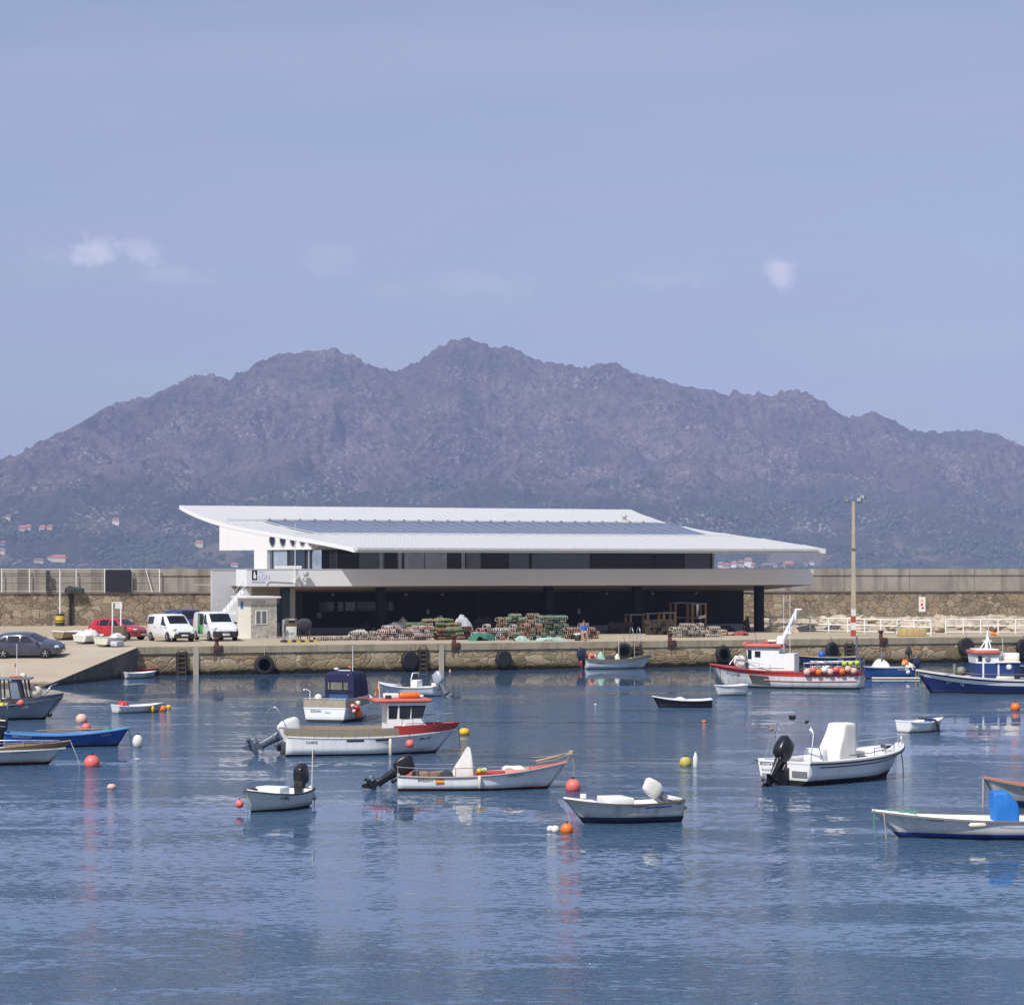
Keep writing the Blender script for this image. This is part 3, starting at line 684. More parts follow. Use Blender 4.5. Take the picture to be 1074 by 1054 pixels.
for x in (352.9, 402.8, 417.6, 422.6, 445.6, 489.4, 397.6):
    m = MB(); m.bbox((qx(x, BW)-.035, BW+.03, ZF), (qx(x, BW)+.035, BW+.055, 7.9))
    m.build('mullion', paint('mullion_pale', (.42, .44, .45), .4, .1), wf)
m = MB(); m.bbox((qx(747.2, BW)-.01, BW+.0, ZF), (qx(749, BW), BW+.12, 8.05)); m.build('end_post', MWH, wf)
# view through on the far side: a glazed corner left of the pier
m = MB(); sA, sB = side_x(258.5), sp0; P = [side_p(sA, ZF, -2.6), side_p(sB, ZF, -2.6), side_p(sB, 8.02, -2.6), side_p(sA, 8.02, -2.6)]; m.add(P, [(0, 1, 2, 3)]); m.build('corner_glazing', GL['b'], wf)
# ceiling of upper storey / back wall so that no daylight leaks through
m = MB(); m.bbox((18.5, 34.0, ZF), (49.0, 34.3, 9.6)); m.bbox((17, BW+.4, 8.1), (49.0, 34, 8.2)); m.build('inner_wall', MGREYP, bld)

# terrace slab and its long white parapet
BP = 19.5; pa0, pa1 = qx(259, BP), qx(853, BP); zPb, zPt = 5.39, 6.58
m = MB()
m.bbox((pa0, BP, zPb), (pa1, BP+.22, zPt)); m.bbox((pa1-.22, BP+.22, zPb), (pa1, 33.5, zPt)); m.bbox((pa0, BP+.22, zPb), (pa0+.22, BP+2.6, zPt))
par = m.build('parapet', MWH, bld)
m = MB(); m.bbox((pa0-.03, BP-.03, zPt+.003), (pa1+.03, BP+.25, zPt+.045)); m.build('coping', MGREYP, par)
m = MB(); m.bbox((pa0+.22, BP+.22, 5.395), (pa1-.22, 33.5, ZF)); m.build('terrace_slab', MSOF, bld)
m = MB()
m.add([(pa0, BP+.02, zPb-.004), (pa1, BP+.02, zPb-.004), (pa1-.3, 27.9, 4.86), (pa0+3.0, 27.9, 4.86)], [(0, 1, 2, 3)])
m.add([(pa0, BP+.02, zPb-.004), (pa0+3.0, 27.9, 4.86), (pa0+3.0, 27.9, 5.38)], [(0, 1, 2)]); m.add([(pa1, BP+.02, zPb-.004), (pa1-.3, 27.9, 4.86), (pa1-.3, 27.9, 5.38)], [(0, 2, 1)])
m.build('soffit', MSOF, bld)
# ground storey
BG = 28.0; ga0, ga1 = qx(310, BG), qx(780, BG)
m = MB(); m.bbox((ga0, BG, QZ+.42), (ga1, 42, 5.38)); 
a_ = ga0+1.8
while a_ < ga1-1: m.bbox((a_, BG-.02, QZ+.42), (a_+.05, BG, 5.0), 1); a_ += 4.3
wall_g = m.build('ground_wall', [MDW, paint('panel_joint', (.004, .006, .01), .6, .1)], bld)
m = MB(); m.bbox((ga0, BG-.03, QZ-.02), (ga1, BG+.3, QZ+.42)); m.build('plinth', MPL, wall_g)
zc0, zc1 = 3.42, 4.16
for x0, x1, col in ((334.5, 350.2, 'pg'), (354, 360.2, 'pw'), (361.5, 372.8, 'pb'), (374, 395.5, 'po'), (401.8, 405.4, 'pg'), (406.9, 412.6, 'pg')):
    c = {'pg': (.13, .15, .14), 'pw': (.30, .29, .27), 'pb': (.24, .33, .38), 'po': (.12, .105, .095)}[col]
    m = MB(); m.bbox((qx(x0, BG), BG-.05, zc0), (qx(x1, BG), BG+.01, zc1), 1); m.bbox((qx(x0, BG)+.05, BG-.056, zc0+.05), (qx(x1, BG)-.05, BG-.05, zc1-.05), 0)
    m.build('window', [glass('ground_glass_'+{'pg': 'green', 'pw': 'pale', 'pb': 'blue', 'po': 'olive'}[col], c), MFR], wall_g)
for x, y, w_, h_ in ((396.6, 642, .16, .34), (448.9, 641.5, .2, .32), (607.2, 641, .22, .36), (334.5, 645, .34, .40)):
    m = MB(); a_ = qx(x, BG); z_ = qz(x, y, BG); m.bbox((a_-w_/2, BG-.03, z_-h_/2), (a_+w_/2, BG, z_+h_/2)); m.bbox((a_-w_*.3, BG-.034, z_-h_*.1), (a_+w_*.3, BG-.03, z_+h_*.35), 1)
    m.build('notice', [paint('notice_white', (.55, .57, .62), .6, .1), paint('notice_print', (.3, .33, .4), .6, .1)] if x > 340 else [MPL, MPL], wall_g)
for x in (348, 425, 463, 635, 683, 729):
    m = MB(); m.lathe([(.02, -.16), (.12, -.12), (.14, 0), (.10, .05)], (qx(x, BG), BG-.16, 4.72), 10)
    m.build('wall_lamp', MALU, wall_g)
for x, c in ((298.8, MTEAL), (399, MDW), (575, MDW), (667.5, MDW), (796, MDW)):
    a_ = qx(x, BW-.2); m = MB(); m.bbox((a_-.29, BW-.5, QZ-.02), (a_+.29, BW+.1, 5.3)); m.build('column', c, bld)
m = MB(); m.bbox((qx(301.8, 24), 24, QZ-.02), (qx(309.6, 24), 26.5, 5.2)); m.build('pier', MGREYP, bld)
m = MB(); m.bbox((qx(309, 26.5), 26.3, QZ-.02), (qx(316.5, 26.5), 28.3, 5.2)); m.build('olive_pier', paint('olive_panel', (.03, .038, .03), .6, .2), bld)
m = MB(); m.bbox((qx(262, 22.5), 22.5, QZ-.02), (qx(296, 22.5), 22.7, 5.1)); m.build('rear_porch_wall', paint('beige_render', (.40, .35, .28), .8, .2), bld)
m = MB(); m.bbox((qx(291.2, 22), 22.3, 2.75), (qx(295.6, 22), 22.48, 4.05)); m.build('poster', paint('blue_poster', (.02, .09, .24), .5, .1), bld)
# stair tower on the left
m = MB(); m.bbox((qx(222, 24), 24, QZ-.02), (qx(262, 24), 24.25, 6.50)); st = m.build('stair_wall', MGREYP, bld)
m = MB()
for i in range(6):
    a_ = qx(223+i*7.4, 24); m.tube([(a_, 24.1, 6.5), (a_, 24.1, 6.62)], .02, 5)
m.tube([(qx(222, 24), 24.1, 6.62), (qx(262, 24), 24.1, 6.62)], .025, 6); m.bbox((qx(222, 24)-.02, 23.98, 6.50), (qx(262, 24), 24.27, 6.55), 1); m.build('handrail', [MALU, paint('rail_beige', (.42, .39, .34), .6, .2)], st)
ax0, ax1 = qx(262, 20.6), qx(236, 20.6); z0_, z1_ = 5.42, 3.45; n = 11
poly = [(ax0, z0_)]
for i in range(n):
    a_ = ax0+(ax1-ax0)*(i+1)/n; zA = z0_-(z0_-z1_)*i/n; zB = z0_-(z0_-z1_)*(i+1)/n; poly += [(a_, zA), (a_, zB)]
poly += [(ax1, z1_-.75), (ax0, z0_-.85)]
m = MB(); m.prism(poly, 20.2, 21.6); stairs = m.build('stair_flight', MWH, bld, fix=True)
m = MB(); m.bbox((qx(229, 20.6), 20.0, QZ-.02), (qx(249, 20.6), 21.7, 3.43)); m.build('stair_landing', MWH, bld)
m = MB()
for i in range(8):
    a_ = ax0+(ax1-ax0)*i/7; zz = z0_+(z1_-z0_)*i/7; m.tube([(a_, 20.25, zz), (a_, 20.25, zz+.95)], .018, 5)
m.tube([(ax0, 20.25, z0_+.95), (ax1, 20.25, z1_+.95), (qx(226, 20.6), 20.25, z1_+.95)], .022, 6); m.tube([(ax0, 20.25, z0_+.5), (ax1, 20.25, z1_+.5)], .016, 5)
axl = qx(216, 20.6); m.tube([(qx(228, 20.6), 20.25, z1_+.95), (axl, 20.25, 2.5)], .022, 6)
for i in range(5):
    k = i/4; m.tube([(qx(228-12*k, 20.6), 20.25, 3.4-1.6*k), (qx(228-12*k, 20.6), 20.25, 4.3-1.75*k)], .018, 5)
m.build('stair_railing', MALU, stairs)
# sign on the parapet
m = MB(); xa, xb = qx(264.2, BP), qx(269.6, BP); zA, zB = qz(267, 608.2, BP), qz(267, 598.2, BP)
m.bbox((xa, BP-.02, zA), (xb, BP, zB)); sg_ = m.build('logo_plate', paint('sign_black', (.012, .012, .014), .5, .1), par)
m = MB(); w_, h_ = xb-xa, zB-zA
pts = [(.50, .90), (.62, .80), (.60, .62), (.78, .50), (.86, .34), (.72, .14), (.46, .12), (.30, .22), (.22, .40), (.40, .44), (.30, .60), (.34, .78)]
m.prism([(xa+w_*x, zA+h_*y) for x, y in pts], BP-.026, BP-.02, 0); m.build('logo_mark', paint('sign_white', (.8, .8, .8), .5, .05), sg_)
TX = Matrix.Rotation(R(90), 4, 'X')
def wall_text(body, x, y, b, size, mt, parent, name='lettering', sx=1.0, off=.012, bold=0):
    return text(body, size, mt, parent, name, Matrix.Translation((qx(x, b), b-off, qz(x, y, b))) @ TX, .003, sx=sx, bold=bold)
MLIL = paint('sign_lilac', (.42, .44, .72), .5, .05)
wall_text('LON', 271.0, 608.0, BP, .56, MLIL, par, sx=.72); wall_text('PORTO DO SON', 264.0, 611.4, BP, .17, paint('sign_grey', (.22, .22, .26), .5, .05), par, sx=.78)
wall_text('PORTOS', 271.0, 600.6, BP, .13, MLIL, par, sx=.9)
# fittings on the parapet: whip aerial, camera arms, a box and a cable
m = MB(); a_ = qx(309, BP); m.tube([(a_, BP-.12, 5.55), (a_, BP-.12, 7.2), (a_+.0, BP-.12, qz(309, 549, BP))], [.035, .03, .012], 6); m.box((a_, BP-.08, 5.75), (.12, .16, .25)); m.build('whip_aerial', paint('aerial_white', (.75, .75, .72), .4, .1), par)
m = MB(); a_ = qx(316.5, BP); m.tube([(a_-.3, BP-.05, 5.75), (a_-.1, BP-.25, 5.95), (a_+.15, BP-.25, 6.1)], .025, 5); m.tube([(a_, BP-.05, 5.45), (a_+.05, BP-.2, 5.9), (a_+.2, BP-.25, 6.35)], .025, 5)
m.rbox((a_+.22, BP-.3, 6.25), (.36, .3, .34), .08); m.rbox((a_-.35, BP-.25, 6.0), (.2, .3, .26), .05); m.rbox((a_+.2, BP-.25, 5.8), (.22, .3, .2), .05); m.build('camera_bracket', MALU, par)
m = MB(); m.bbox((qx(292, BP), BP+.3, zPt-.2), (qx(318, BP), BP+.9, zPt+.27)); m.build('cable_box', MWH, par)
m = MB(); z_ = 5.62; m.tube([(qx(280, BP), BP-.02, 5.45), (qx(281.5, BP), BP-.02, z_+.05), (qx(284, BP), BP-.02, z_+.08), (qx(307, BP), BP-.02, z_)], .018, 5); m.build('cable', MFR, par)

# ------------------------------------------------------------------ small kiosk on the quay
kb = 14.3; ka0, ka1 = qx(263.2, kb), qx(290.2, kb); kd = 3.0; kz = 4.62
ks = thing('kiosk', 'small square white and stone hut with a barred window beside the vans', 'kiosk'); ks.matrix_world = QM @ Matrix.Translation((ka0, kb, QZ)); kw = ka1-ka0; kh = kz-QZ
MKS = m_masonry('kiosk_stone', 5.2, 5.6, [(.40, .37, .32), (.52, .49, .44), (.46, .42, .36), (.58, .55, .50)], (.40, .37, .32), seed=1.7, bumpd=.03, dark=.3)
m = MB(); m.bbox((0, 0, 0), (kw, kd, kh), 0); m.bbox((-.003, -.012, .0), (kw+.003, -.001, kh-.42), 1); m.build('wall', [paint('kiosk_cream', (.70, .665, .58), .8, .2), MKS], ks)
m = MB(); m.bbox((-.42, -.28, kh+.002), (kw+.22, kd+.2, kh+.12)); m.build('roof', MWH, ks)
m = MB(); w0, w1 = (qx(267.6, kb)-ka0), (qx(280.4, kb)-ka0); zz0, zz1 = qz(274, 655, kb)-QZ, qz(274, 640, kb)-QZ
m.bbox((w0, -.05, zz0), (w1, -.008, zz0+.06)); m.bbox((w0, -.05, zz1-.06), (w1, -.008, zz1)); m.bbox((w0, -.05, zz0+.06), (w0+.06, -.008, zz1-.06)); m.bbox((w1-.07, -.05, zz0+.06), (w1, -.008, zz1-.06)); m.bbox(((w0+w1)/2-.045, -.05, zz0+.06), ((w0+w1)/2+.045, -.008, zz1-.06))
kf = m.build('window', MWH, ks)
m = MB(); m.bbox((w0+.06, -.030, zz0+.06), (w1-.06, -.014, zz1-.06)); m.build('pane', glass('kiosk_glass', (.05, .055, .06)), kf)
m = MB()
for i in range(9): xx = w0+.1+i*(w1-w0-.2)/8; m.tube([(xx, -.06, zz0+.03), (xx, -.06, zz1-.03)], .012, 5)
m.build('bars', paint('bar_grey', (.5, .5, .5), .4, .1), kf)
m = MB(); m.bbox((-.02, 1.75, kh-.75), (-.004, 2.35, kh-.25)); m.build('blue_plate', paint('plate_blue', (.05, .12, .42), .5, .1), ks)
text('LONXA', .30, paint('sign_grey', (.22, .22, .26)), ks, 'lettering', Matrix.Translation((.12, -.016, kh-.36)) @ TX, .003, sx=.9)
m = MB(); m.bbox((-.9, -.35, -.005), (kw+2.2, kd+.3, .06)); m.build('base_slab', m_conc('kiosk_base', (.50, .46, .38), (.56, .52, .44), .2), ks)

# ------------------------------------------------------------------ boats
def hullpaint(name, top, bottom=(.02, .02, .03), wl=.07, grime=.30, rough=.32, rust=None):
    """gel coat or paint with a bottom colour below the boot top, scuffs, streaks and a weedy water line"""
    if name in MC: return MC[name]
    m, t, p = newmat(name); g = NT(t); o = g.obj(); z = g.sep(o)['Z']
    a = g.noise(o, 1.3, 6, .62); st = g.noise(g.map(o, (1, 1, .12)), 5.5, 5, .65); f = g.noise(o, 14, 4, .6)
    c = g.mix(g.math('MULTIPLY', g.rng(a, .45, .72), grime), top, tuple(x*.62 for x in top))
    c = g.mix(g.math('MULTIPLY', g.rng(st, .50, .66), grime), c, tuple(x*.5+.01 for x in top) if not rust else rust)
    zz = g.math('ADD', z, g.math('MULTIPLY', g.math('SUBTRACT', a, .5), .10))
    c = g.mix(g.math('MULTIPLY', g.rng(zz, wl+.16, wl+.02), .35), c, (.20, .17, .09))
    k = g.math('LESS_THAN', z, wl); c = g.mix(k, c, g.mix(g.math('MULTIPLY', g.rng(f, .45, .65), .5), bottom, tuple(x*.5 for x in bottom)))
    z2 = g.math('ADD', z, g.math('MULTIPLY', g.math('SUBTRACT', f, .5), .08)); c = g.mix(g.math('MULTIPLY', g.rng(z2, .055, .01), .85), c, (.018, .022, .012))
    g.set(p.inputs['Base Color'], c); g.set(p.inputs['Roughness'], g.rng(a, .3, .7, rough-.08, rough+.2)); p.inputs['Specular IOR Level'].default_value = .5
    MC[name] = m; return m
WHB = (.82, .825, .815)
M_WHITE = paint('gel_coat_white', WHB, .35, .25, (.50, .48, .42), 1.5)
M_BLACK = paint('engine_black', (.010, .010, .012), .28, .15, (.03, .03, .03))
M_RUB = paint('rubber_black', (.014, .014, .015), .7, .3, (.04, .04, .04))
M_STEEL = paint('stainless', (.55, .56, .58), .25, .2, None, 3, metal=.85)
M_GREYM = paint('engine_grey', (.16, .18, .21), .4, .3)
M_CREAM = paint('fender_cream', (.66, .61, .49), .5, .3)
M_ROPE = paint('rope_tan', (.38, .33, .24), .9, .3)
M_RGREEN = paint('rope_green', (.10, .30, .20), .9, .3)
M_RDARK = paint('rope_dark', (.03, .032, .035), .9, .3)
M_RED = paint('paint_red', (.48, .045, .035), .4, .3, (.30, .06, .05))
M_SALMON = paint('paint_faded_red', (.50, .115, .085), .55, .45, (.40, .20, .15), 2)
M_NAVY = paint('canvas_navy', (.006, .008, .060), .75, .3)
M_TINT = glass('cabin_glass', (.018, .022, .028), .06)
M_ORANGE = paint('float_orange', (.74, .155, .018), .42, .25, (.50, .16, .06), 4)
M_PINK = paint('float_pink', (.72, .13, .115), .42, .3, (.62, .28, .22), 4)
M_PALEP = paint('float_pale_pink', (.70, .40, .33), .5, .35, (.55, .42, .34), 4)
M_YEL = paint('float_yellow', (.72, .42, .03), .42, .3, (.45, .32, .05), 4)
M_LIME = paint('float_lime', (.45, .58, .06), .45, .3, None, 4)
M_WFL = paint('float_white', (.72, .70, .64), .45, .35, (.45, .40, .30), 4)
M_REDF = paint('float_red', (.62, .03, .025), .4, .25, None, 4)
M_WOOD = paint('weathered_wood', (.28, .19, .11), .8, .45, None, 3)
M_YFLAG, M_RFLAG = paint('flag_yellow', (.72, .42, .02), .7, .15), paint('flag_red', (.52, .03, .025), .7, .15)
M_TXT = paint('letter_dark', (.025, .025, .03), .5, .1); M_TXTW = paint('letter_white', (.7, .7, .7), .5, .1); M_TXTG = paint('letter_grey', (.16, .16, .17), .5, .1)

class Hull:
    def __init__(s, L, B, fs, fm, fb, rake=.7, draft=.22, tr=.82, um=.42, pw=2.3, cr=.80, cz=.10, flare=.10, n=26):
        s.__dict__.update(L=L, B=B, fs=fs, fm=fm, fb=fb, rake=rake, draft=draft, tr=tr, um=um, pw=pw, cr=cr, cz=cz, flare=flare, n=n)
    def w(s, u):
        if u < s.um: k = u/s.um; return s.B/2*(s.tr+(1-s.tr)*(1-(1-k)**2))
        k = (u-s.um)/(1-s.um); return s.B/2*max(0.0, 1-k**s.pw)
    def zs(s, u): return s.fs*(1-u)**2+2*(2*s.fm-.5*(s.fs+s.fb))*u*(1-u)+s.fb*u*u
    def xg(s, u): return -s.L/2+s.L*u
    def sec(s, u, fr):                      # half section, keel to gunwale; fr = heights of the topside rows
        w = s.w(u); zg = s.zs(u); e = max(0.0, (u-.45)/.55)
        cw = w*s.cr*(1-.55*e**1.6); zc = s.cz+(zg*.55-s.cz)*e**2.2; zk = -s.draft*(1-e**3)+0.0*e
        zk = zk if u < 1 else 0.0
        P = [(0, zk), (cw*.55, zk+(zc-zk)*.42), (cw, zc)]
        for f in fr:
            fl = s.flare*e*math.sin(math.pi*f)
            P.append((cw+(w-cw)*f-w*fl, zc+(zg-zc)*f))
        out = []
        for y, z in P:
            k = (z+s.draft)/(zg+s.draft); x = s.xg(u)-s.rake*(1-k)*max(0, (u-.25)/.75)**1.3
            out.append((x, y, z))
        return out
    def gun(s, u, side=1, dz=0, inset=0):
        return Vector((s.xg(u), side*max(0, s.w(u)-inset), s.zs(u)+dz))
    def outer(s, parent, mats, fr=(.33, .66, 1.0), rowm=None, name='hull'):
        m = MB(); us = [i/s.n for i in range(s.n+1)]
        for sd in (1, -1):
            rows = [[(x, y*sd, z) for x, y, z in s.sec(u, fr)] for u in us]
            nb = 2
            for j in range(len(rows[0])-1):
                mi = 0 if j < nb or not rowm else rowm[j-nb]
                strip = [[r[j], r[j+1]] for r in rows]; m.grid(strip if sd < 0 else [st[::-1] for st in strip], mi, True)
            t = rows[0]; c = [(t[0][0], 0, p[2]) for p in t]
            for j in range(len(t)-1):
                P = [c[j], c[j+1], t[j+1], t[j]]; m.add(P, [(0, 1, 2, 3) if sd < 0 else (3, 2, 1, 0)], (0 if j < nb or not rowm else rowm[j-nb]))
        return m.build(name, mats, parent, fix=True)
    def liner(s, parent, mat, zf=.12, th=.05, u1=.90, u0=0.0, name='interior'):
        m = MB(); us = [u0+(u1-u0)*i/18 for i in range(19)]; x0 = s.xg(u0)+(.06 if u0 == 0 else 0)
        def wz(u, z):
            P = s.sec(u, (.25, .5, .75, 1.0)); return float(np.interp(z, [p[2] for p in P], [p[1] for p in P]))
        for sd in (1, -1):
            rows = []
            for i, u in enumerate(us):
                zg = s.zs(u)-.004; f = min(max(zf, s.cz+.05)+max(0, (u-.6))*.5, zg-.05); x = max(x0, s.xg(u)); zm = zg-(zg-f)*.5; t_ = th*(1+1.2*max(0, (u-.5)/.5))
                xs_ = lambda z: max(x0, x-(0 if u < .25 else s.rake*(1-(z+s.draft)/(zg+s.draft))*((u-.25)/.75)**1.3))
                rows.append([(x, sd*max(.01, s.w(u)-t_), zg), (xs_(zm), sd*max(.01, wz(u, zm)-t_), zm), (xs_(f), sd*max(.01, wz(u, f)-t_), f), (xs_(f), 0, f)])
            m.grid(rows if sd > 0 else [r[::-1] for r in rows], 0, False)
            for r in (rows[0], rows[-1]): m.add([r[0], r[1], r[2], r[3], (r[3][0], 0, r[0][2])], [(0, 1, 2, 3, 4)])
        return m.build(name, mat, parent, fix=True)
    def cap(s, parent, mat, th=.07, h=.03, u0=0.0, u1=1.0, name='gunwale', drop=.0, over=.02):
        m = MB(); us = [u0+(u1-u0)*i/26 for i in range(27)]
        for sd in (1, -1):
            R_ = []
            for u in us:
                w = s.w(u); z = s.zs(u); x = s.xg(u)+(over if u >= .999 else 0)
                R_.append([(x, sd*(w+over), z-drop-.03), (x, sd*(w+over), z+h), (x, sd*max(0, w-th), z+h), (x, sd*max(0, w-th), z-.02)])
            m.grid(R_ if sd < 0 else [r[::-1] for r in R_], 0, False)
            for r in (R_[0], R_[-1]): m.add(r, [(0, 1, 2, 3)])
        if u0 == 0: w = s.w(0); m.box((s.xg(0)+.02, 0, s.zs(0)), (.07, 2*w, .06))
        return m.build(name, mat, parent, fix=True)
    def rub(s, parent, mat, r=.022, dz=-.03, u0=0, u1=1, name='rub_rail', out=.01):
        m = MB()
        for sd in (1, -1): m.tube([Vector((s.xg(u)+(.015 if u > .99 else 0), sd*(s.w(u)+out), s.zs(u)+dz)) for u in [u0+(u1-u0)*i/24 for i in range(25)]], r, 6)
        return m.build(name, mat, parent)
    def deck(s, parent, mat, u0, u1=1.0, dz=.012, crown=.04, inset=.03, name='foredeck'):
        m = MB(); rows = []
        for i in range(13):
            u = u0+(u1-u0)*i/12; w = max(0.004, s.w(u)-inset); z = s.zs(u)+dz
            rows.append([(s.xg(u), w*k, z+crown*(1-k*k)) for k in (-1, -.6, -.2, .2, .6, 1)])
        m.grid(rows, 0, True); r = rows[0]; lo = [(p[0], p[1], p[2]-.12) for p in r]
        m.grid([lo, r], 0, False); return m.build(name, mat, parent, fix=True)
    def bulwark(s, parent, mat, h, u0, u1, th=.03, name='bulwark', lean=0.0, h1=None):
        m = MB(); us = [u0+(u1-u0)*i/20 for i in range(21)]
        for sd in (1, -1):
            R_ = []
            for i, u in enumerate(us):
                hh = h+((h1 if h1 is not None else h)-h)*i/20; w = s.w(u)+.012; z = s.zs(u)+.01; x = s.xg(u)
                xx = x+(lean if u > .99 else lean*max(0, (u-.7)/.3)); R_.append([(x, sd*w, z-.03), (xx, sd*(w+.02), z+hh), (xx, sd*max(0, w-th), z+hh), (x, sd*max(0, w-th-.01), z-.03)])
            m.grid(R_ if sd < 0 else [r[::-1] for r in R_], 0, False)
            for r in (R_[0], R_[-1]): m.add(r, [(0, 1, 2, 3)])
        if u0 == 0: w = s.w(0); m.box((s.xg(0)+.015, 0, s.zs(0)+h/2), (.05, 2*w, h+.02))
        return m.build(name, mat, parent, fix=True)
    def rail(s, parent, mat, u0, u1, h, posts=5, r=.014, name='rail', sides=(1, -1), inset=.05, mid=False, join=False):
        m = MB()
        for sd in sides:
            pts = [s.gun(u0+(u1-u0)*i/16, sd, h, inset) for i in range(17)]
            m.tube(pts, r, 6)
            if mid: m.tube([s.gun(u0+(u1-u0)*i/16, sd, h*.5, inset) for i in range(17)], r*.8, 5)
            for i in range(posts):
                u = u0+(u1-u0)*i/(posts-1); m.tube([s.gun(u, sd, 0, inset), s.gun(u, sd, h, inset)], r, 5)
        if join: m.tube([s.gun(u1, 1, h, inset), s.gun(u1, -1, h, inset)], r, 6)
        if u0 == 0 and join: m.tube([s.gun(u0, 1, h, inset), s.gun(u0, -1, h, inset)], r, 6)
        return m.build(name, mat, parent)
    def thwart(s, parent, mat, u, d=.24, z=None, h=.04):
        m = MB(); z = s.zs(u)-.14 if z is None else z; m.box((s.xg(u), 0, z), (d, 2*(s.w(u)*.84-.05), h)); return m.build('thwart', mat, parent)
    def side_text(s, body, u, f, side, size, mat, parent, sx=1.0, bold=0, rows=(.33, .66, 1.0)):
        """lettering on the topside: u along the hull, f up the topside"""
        def P(uu, ff):
            e = s.sec(uu, (ff,))[3]; return Vector((e[0], side*e[1], e[2]))
        du = .03; c = P(u, f); ex = (P(u+du, f)-P(u-du, f)).normalized()
        if side > 0: ex = -ex               # reads left to right from outside
        ez = (P(u, min(1, f+.1))-P(u, f-.1)).normalized(); en = ex.cross(ez).normalized(); ez = en.cross(ex)
        M = Matrix(((ex.x, ez.x, en.x, c.x+en.x*.008), (ex.y, ez.y, en.y, c.y+en.y*.008), (ex.z, ez.z, en.z, c.z+en.z*.008), (0, 0, 0, 1)))
        return text(body, size, mat, parent, 'lettering', M, .003, align='CENTER', sx=sx, bold=bold)
def stern_text(h, body, z, size, mat, parent, y=0, sx=1.0):
    M = Matrix(((0, 0, -1, h.xg(0)-.012), (-1, 0, 0, y), (0, 1, 0, z), (0, 0, 0, 1)))
    return text(body, size, mat, parent, 'lettering', M, .003, align='CENTER', sx=sx)
def outboard(parent, x, y, z, tilt=0, k=1.0, cowl=None, leg=None, turn=0, band=None, name='outboard_motor'):
    cowl = cowl or M_BLACK; leg = leg or cowl
    T = Matrix.Translation((x, y, z)) @ Matrix.Rotation(R(turn), 4, 'Z') @ Matrix.Rotation(R(tilt), 4, 'Y') @ Matrix.Scale(k, 4)
    m = MB(); m.T = T
    m.rbox((.02, 0, -.06), (.10, .26, .30), .03); m.rbox((-.13, 0, .06), (.24, .22, .18), .05)
    m.grid([[(-.16+sx*a, sy*b, zz) for sx, sy in ((1, 0), (.7, .7), (0, 1), (-.7, .8), (-1, 0), (-.7, -.8), (0, -1), (.7, -.7))] for zz, a, b in ((.0, .13, .10), (-.2, .11, .075), (-.42, .10, .05), (-.52, .12, .04))], 0, True, True)
    o = m.build(name, leg, parent)
    m = MB(); m.T = T; n = 20; rows = []
    for zz, a, b, xo in ((.06, .15, .12, -.14), (.10, .22, .155, -.16), (.24, .255, .165, -.17), (.42, .245, .16, -.165), (.54, .215, .145, -.15), (.59, .18, .12, -.135), (.61, .10, .07, -.12)):
        rows.append([(xo+a*math.copysign(abs(math.cos(q_))**.42, math.cos(q_)), b*math.copysign(abs(math.sin(q_))**.5, math.sin(q_)), zz+(.05*(-math.cos(q_)) if zz > .5 else 0)) for q_ in [2*math.pi*i/n for i in range(n)]])
    m.grid(rows, 0, True, True); m.add(rows[-1], [list(range(n))]); m.add(rows[0][::-1], [list(range(n))])
    if band: m.grid([[(v[0]*1.01, v[1]*1.02, .20) for v in rows[1]], [(v[0]*1.01, v[1]*1.02, .235) for v in rows[2]]], 1, True, True); m.rbox((-.16, 0, .46), (.30, .33, .06), .02, 1)
    m.build('cowl', [cowl, band or cowl], o, fix=False)
    m = MB(); m.T = T; m.box((-.20, 0, -.53), (.42, .22, .018)); m.lathe([(.001, -.32), (.05, -.22), (.07, 0), (.06, .16), (.045, .22)], (-.22, 0, -.70), 10, axis='X'); m.prism([(-.10, -.54), (-.30, -.54), (-.30, -.70), (-.10, -.70)], -.03, .03)
    m.prism([(-.12, -.74), (-.34, -.74), (-.38, -.94), (-.30, -.95)], -.012, .012); m.build('gearcase', leg, o)
    m = MB(); m.T = T
    for i in range(3):
        a = 2*math.pi*i/3; c_, s_ = math.cos(a), math.sin(a)
        P = [(-.42, 0, .02), (-.47, .05, .07), (-.47, .06, .16), (-.43, -.03, .17), (-.40, -.05, .08)]
        m.add([(p[0], p[1]*c_-p[2]*s_, p[1]*s_+p[2]*c_-.70) for p in P], [(0, 1, 2, 3, 4), (4, 3, 2, 1, 0)])
    m.lathe([(.055, -.50), (.06, -.40), (.05, -.38)], (0, 0, -.70), 8, axis='X'); m.build('propeller', M_GREYM, o); return o
def fender_ball(name, r, mat, loc, label, cat='buoy', group=None, sz=1.0, parent=None, eye=True):
    m = MB(); m.ball((0, 0, 0), r, 18, 0, sz)
    if eye: m.lathe([(r*.20, r*sz*.93), (r*.16, r*sz*1.10), (r*.22, r*sz*1.16), (r*.12, r*sz*1.26), (.001, r*sz*1.27)], (0, 0, 0), 8, 1)
    o = m.build(name, [mat, M_RDARK], parent, loc=loc)
    if label: tag(o, label, cat, group)
    return o
def rope(name, pts, mat, r=.012, parent=None):
    m = MB(); P = [Vector(p) for p in pts]; Q_ = []
    for i in range(len(P)-1):
        for k in range(6): Q_.append(P[i].lerp(P[i+1], k/6))
    Q_.append(P[-1]); m.tube(Q_, r, 5); return m.build(name, mat, parent)
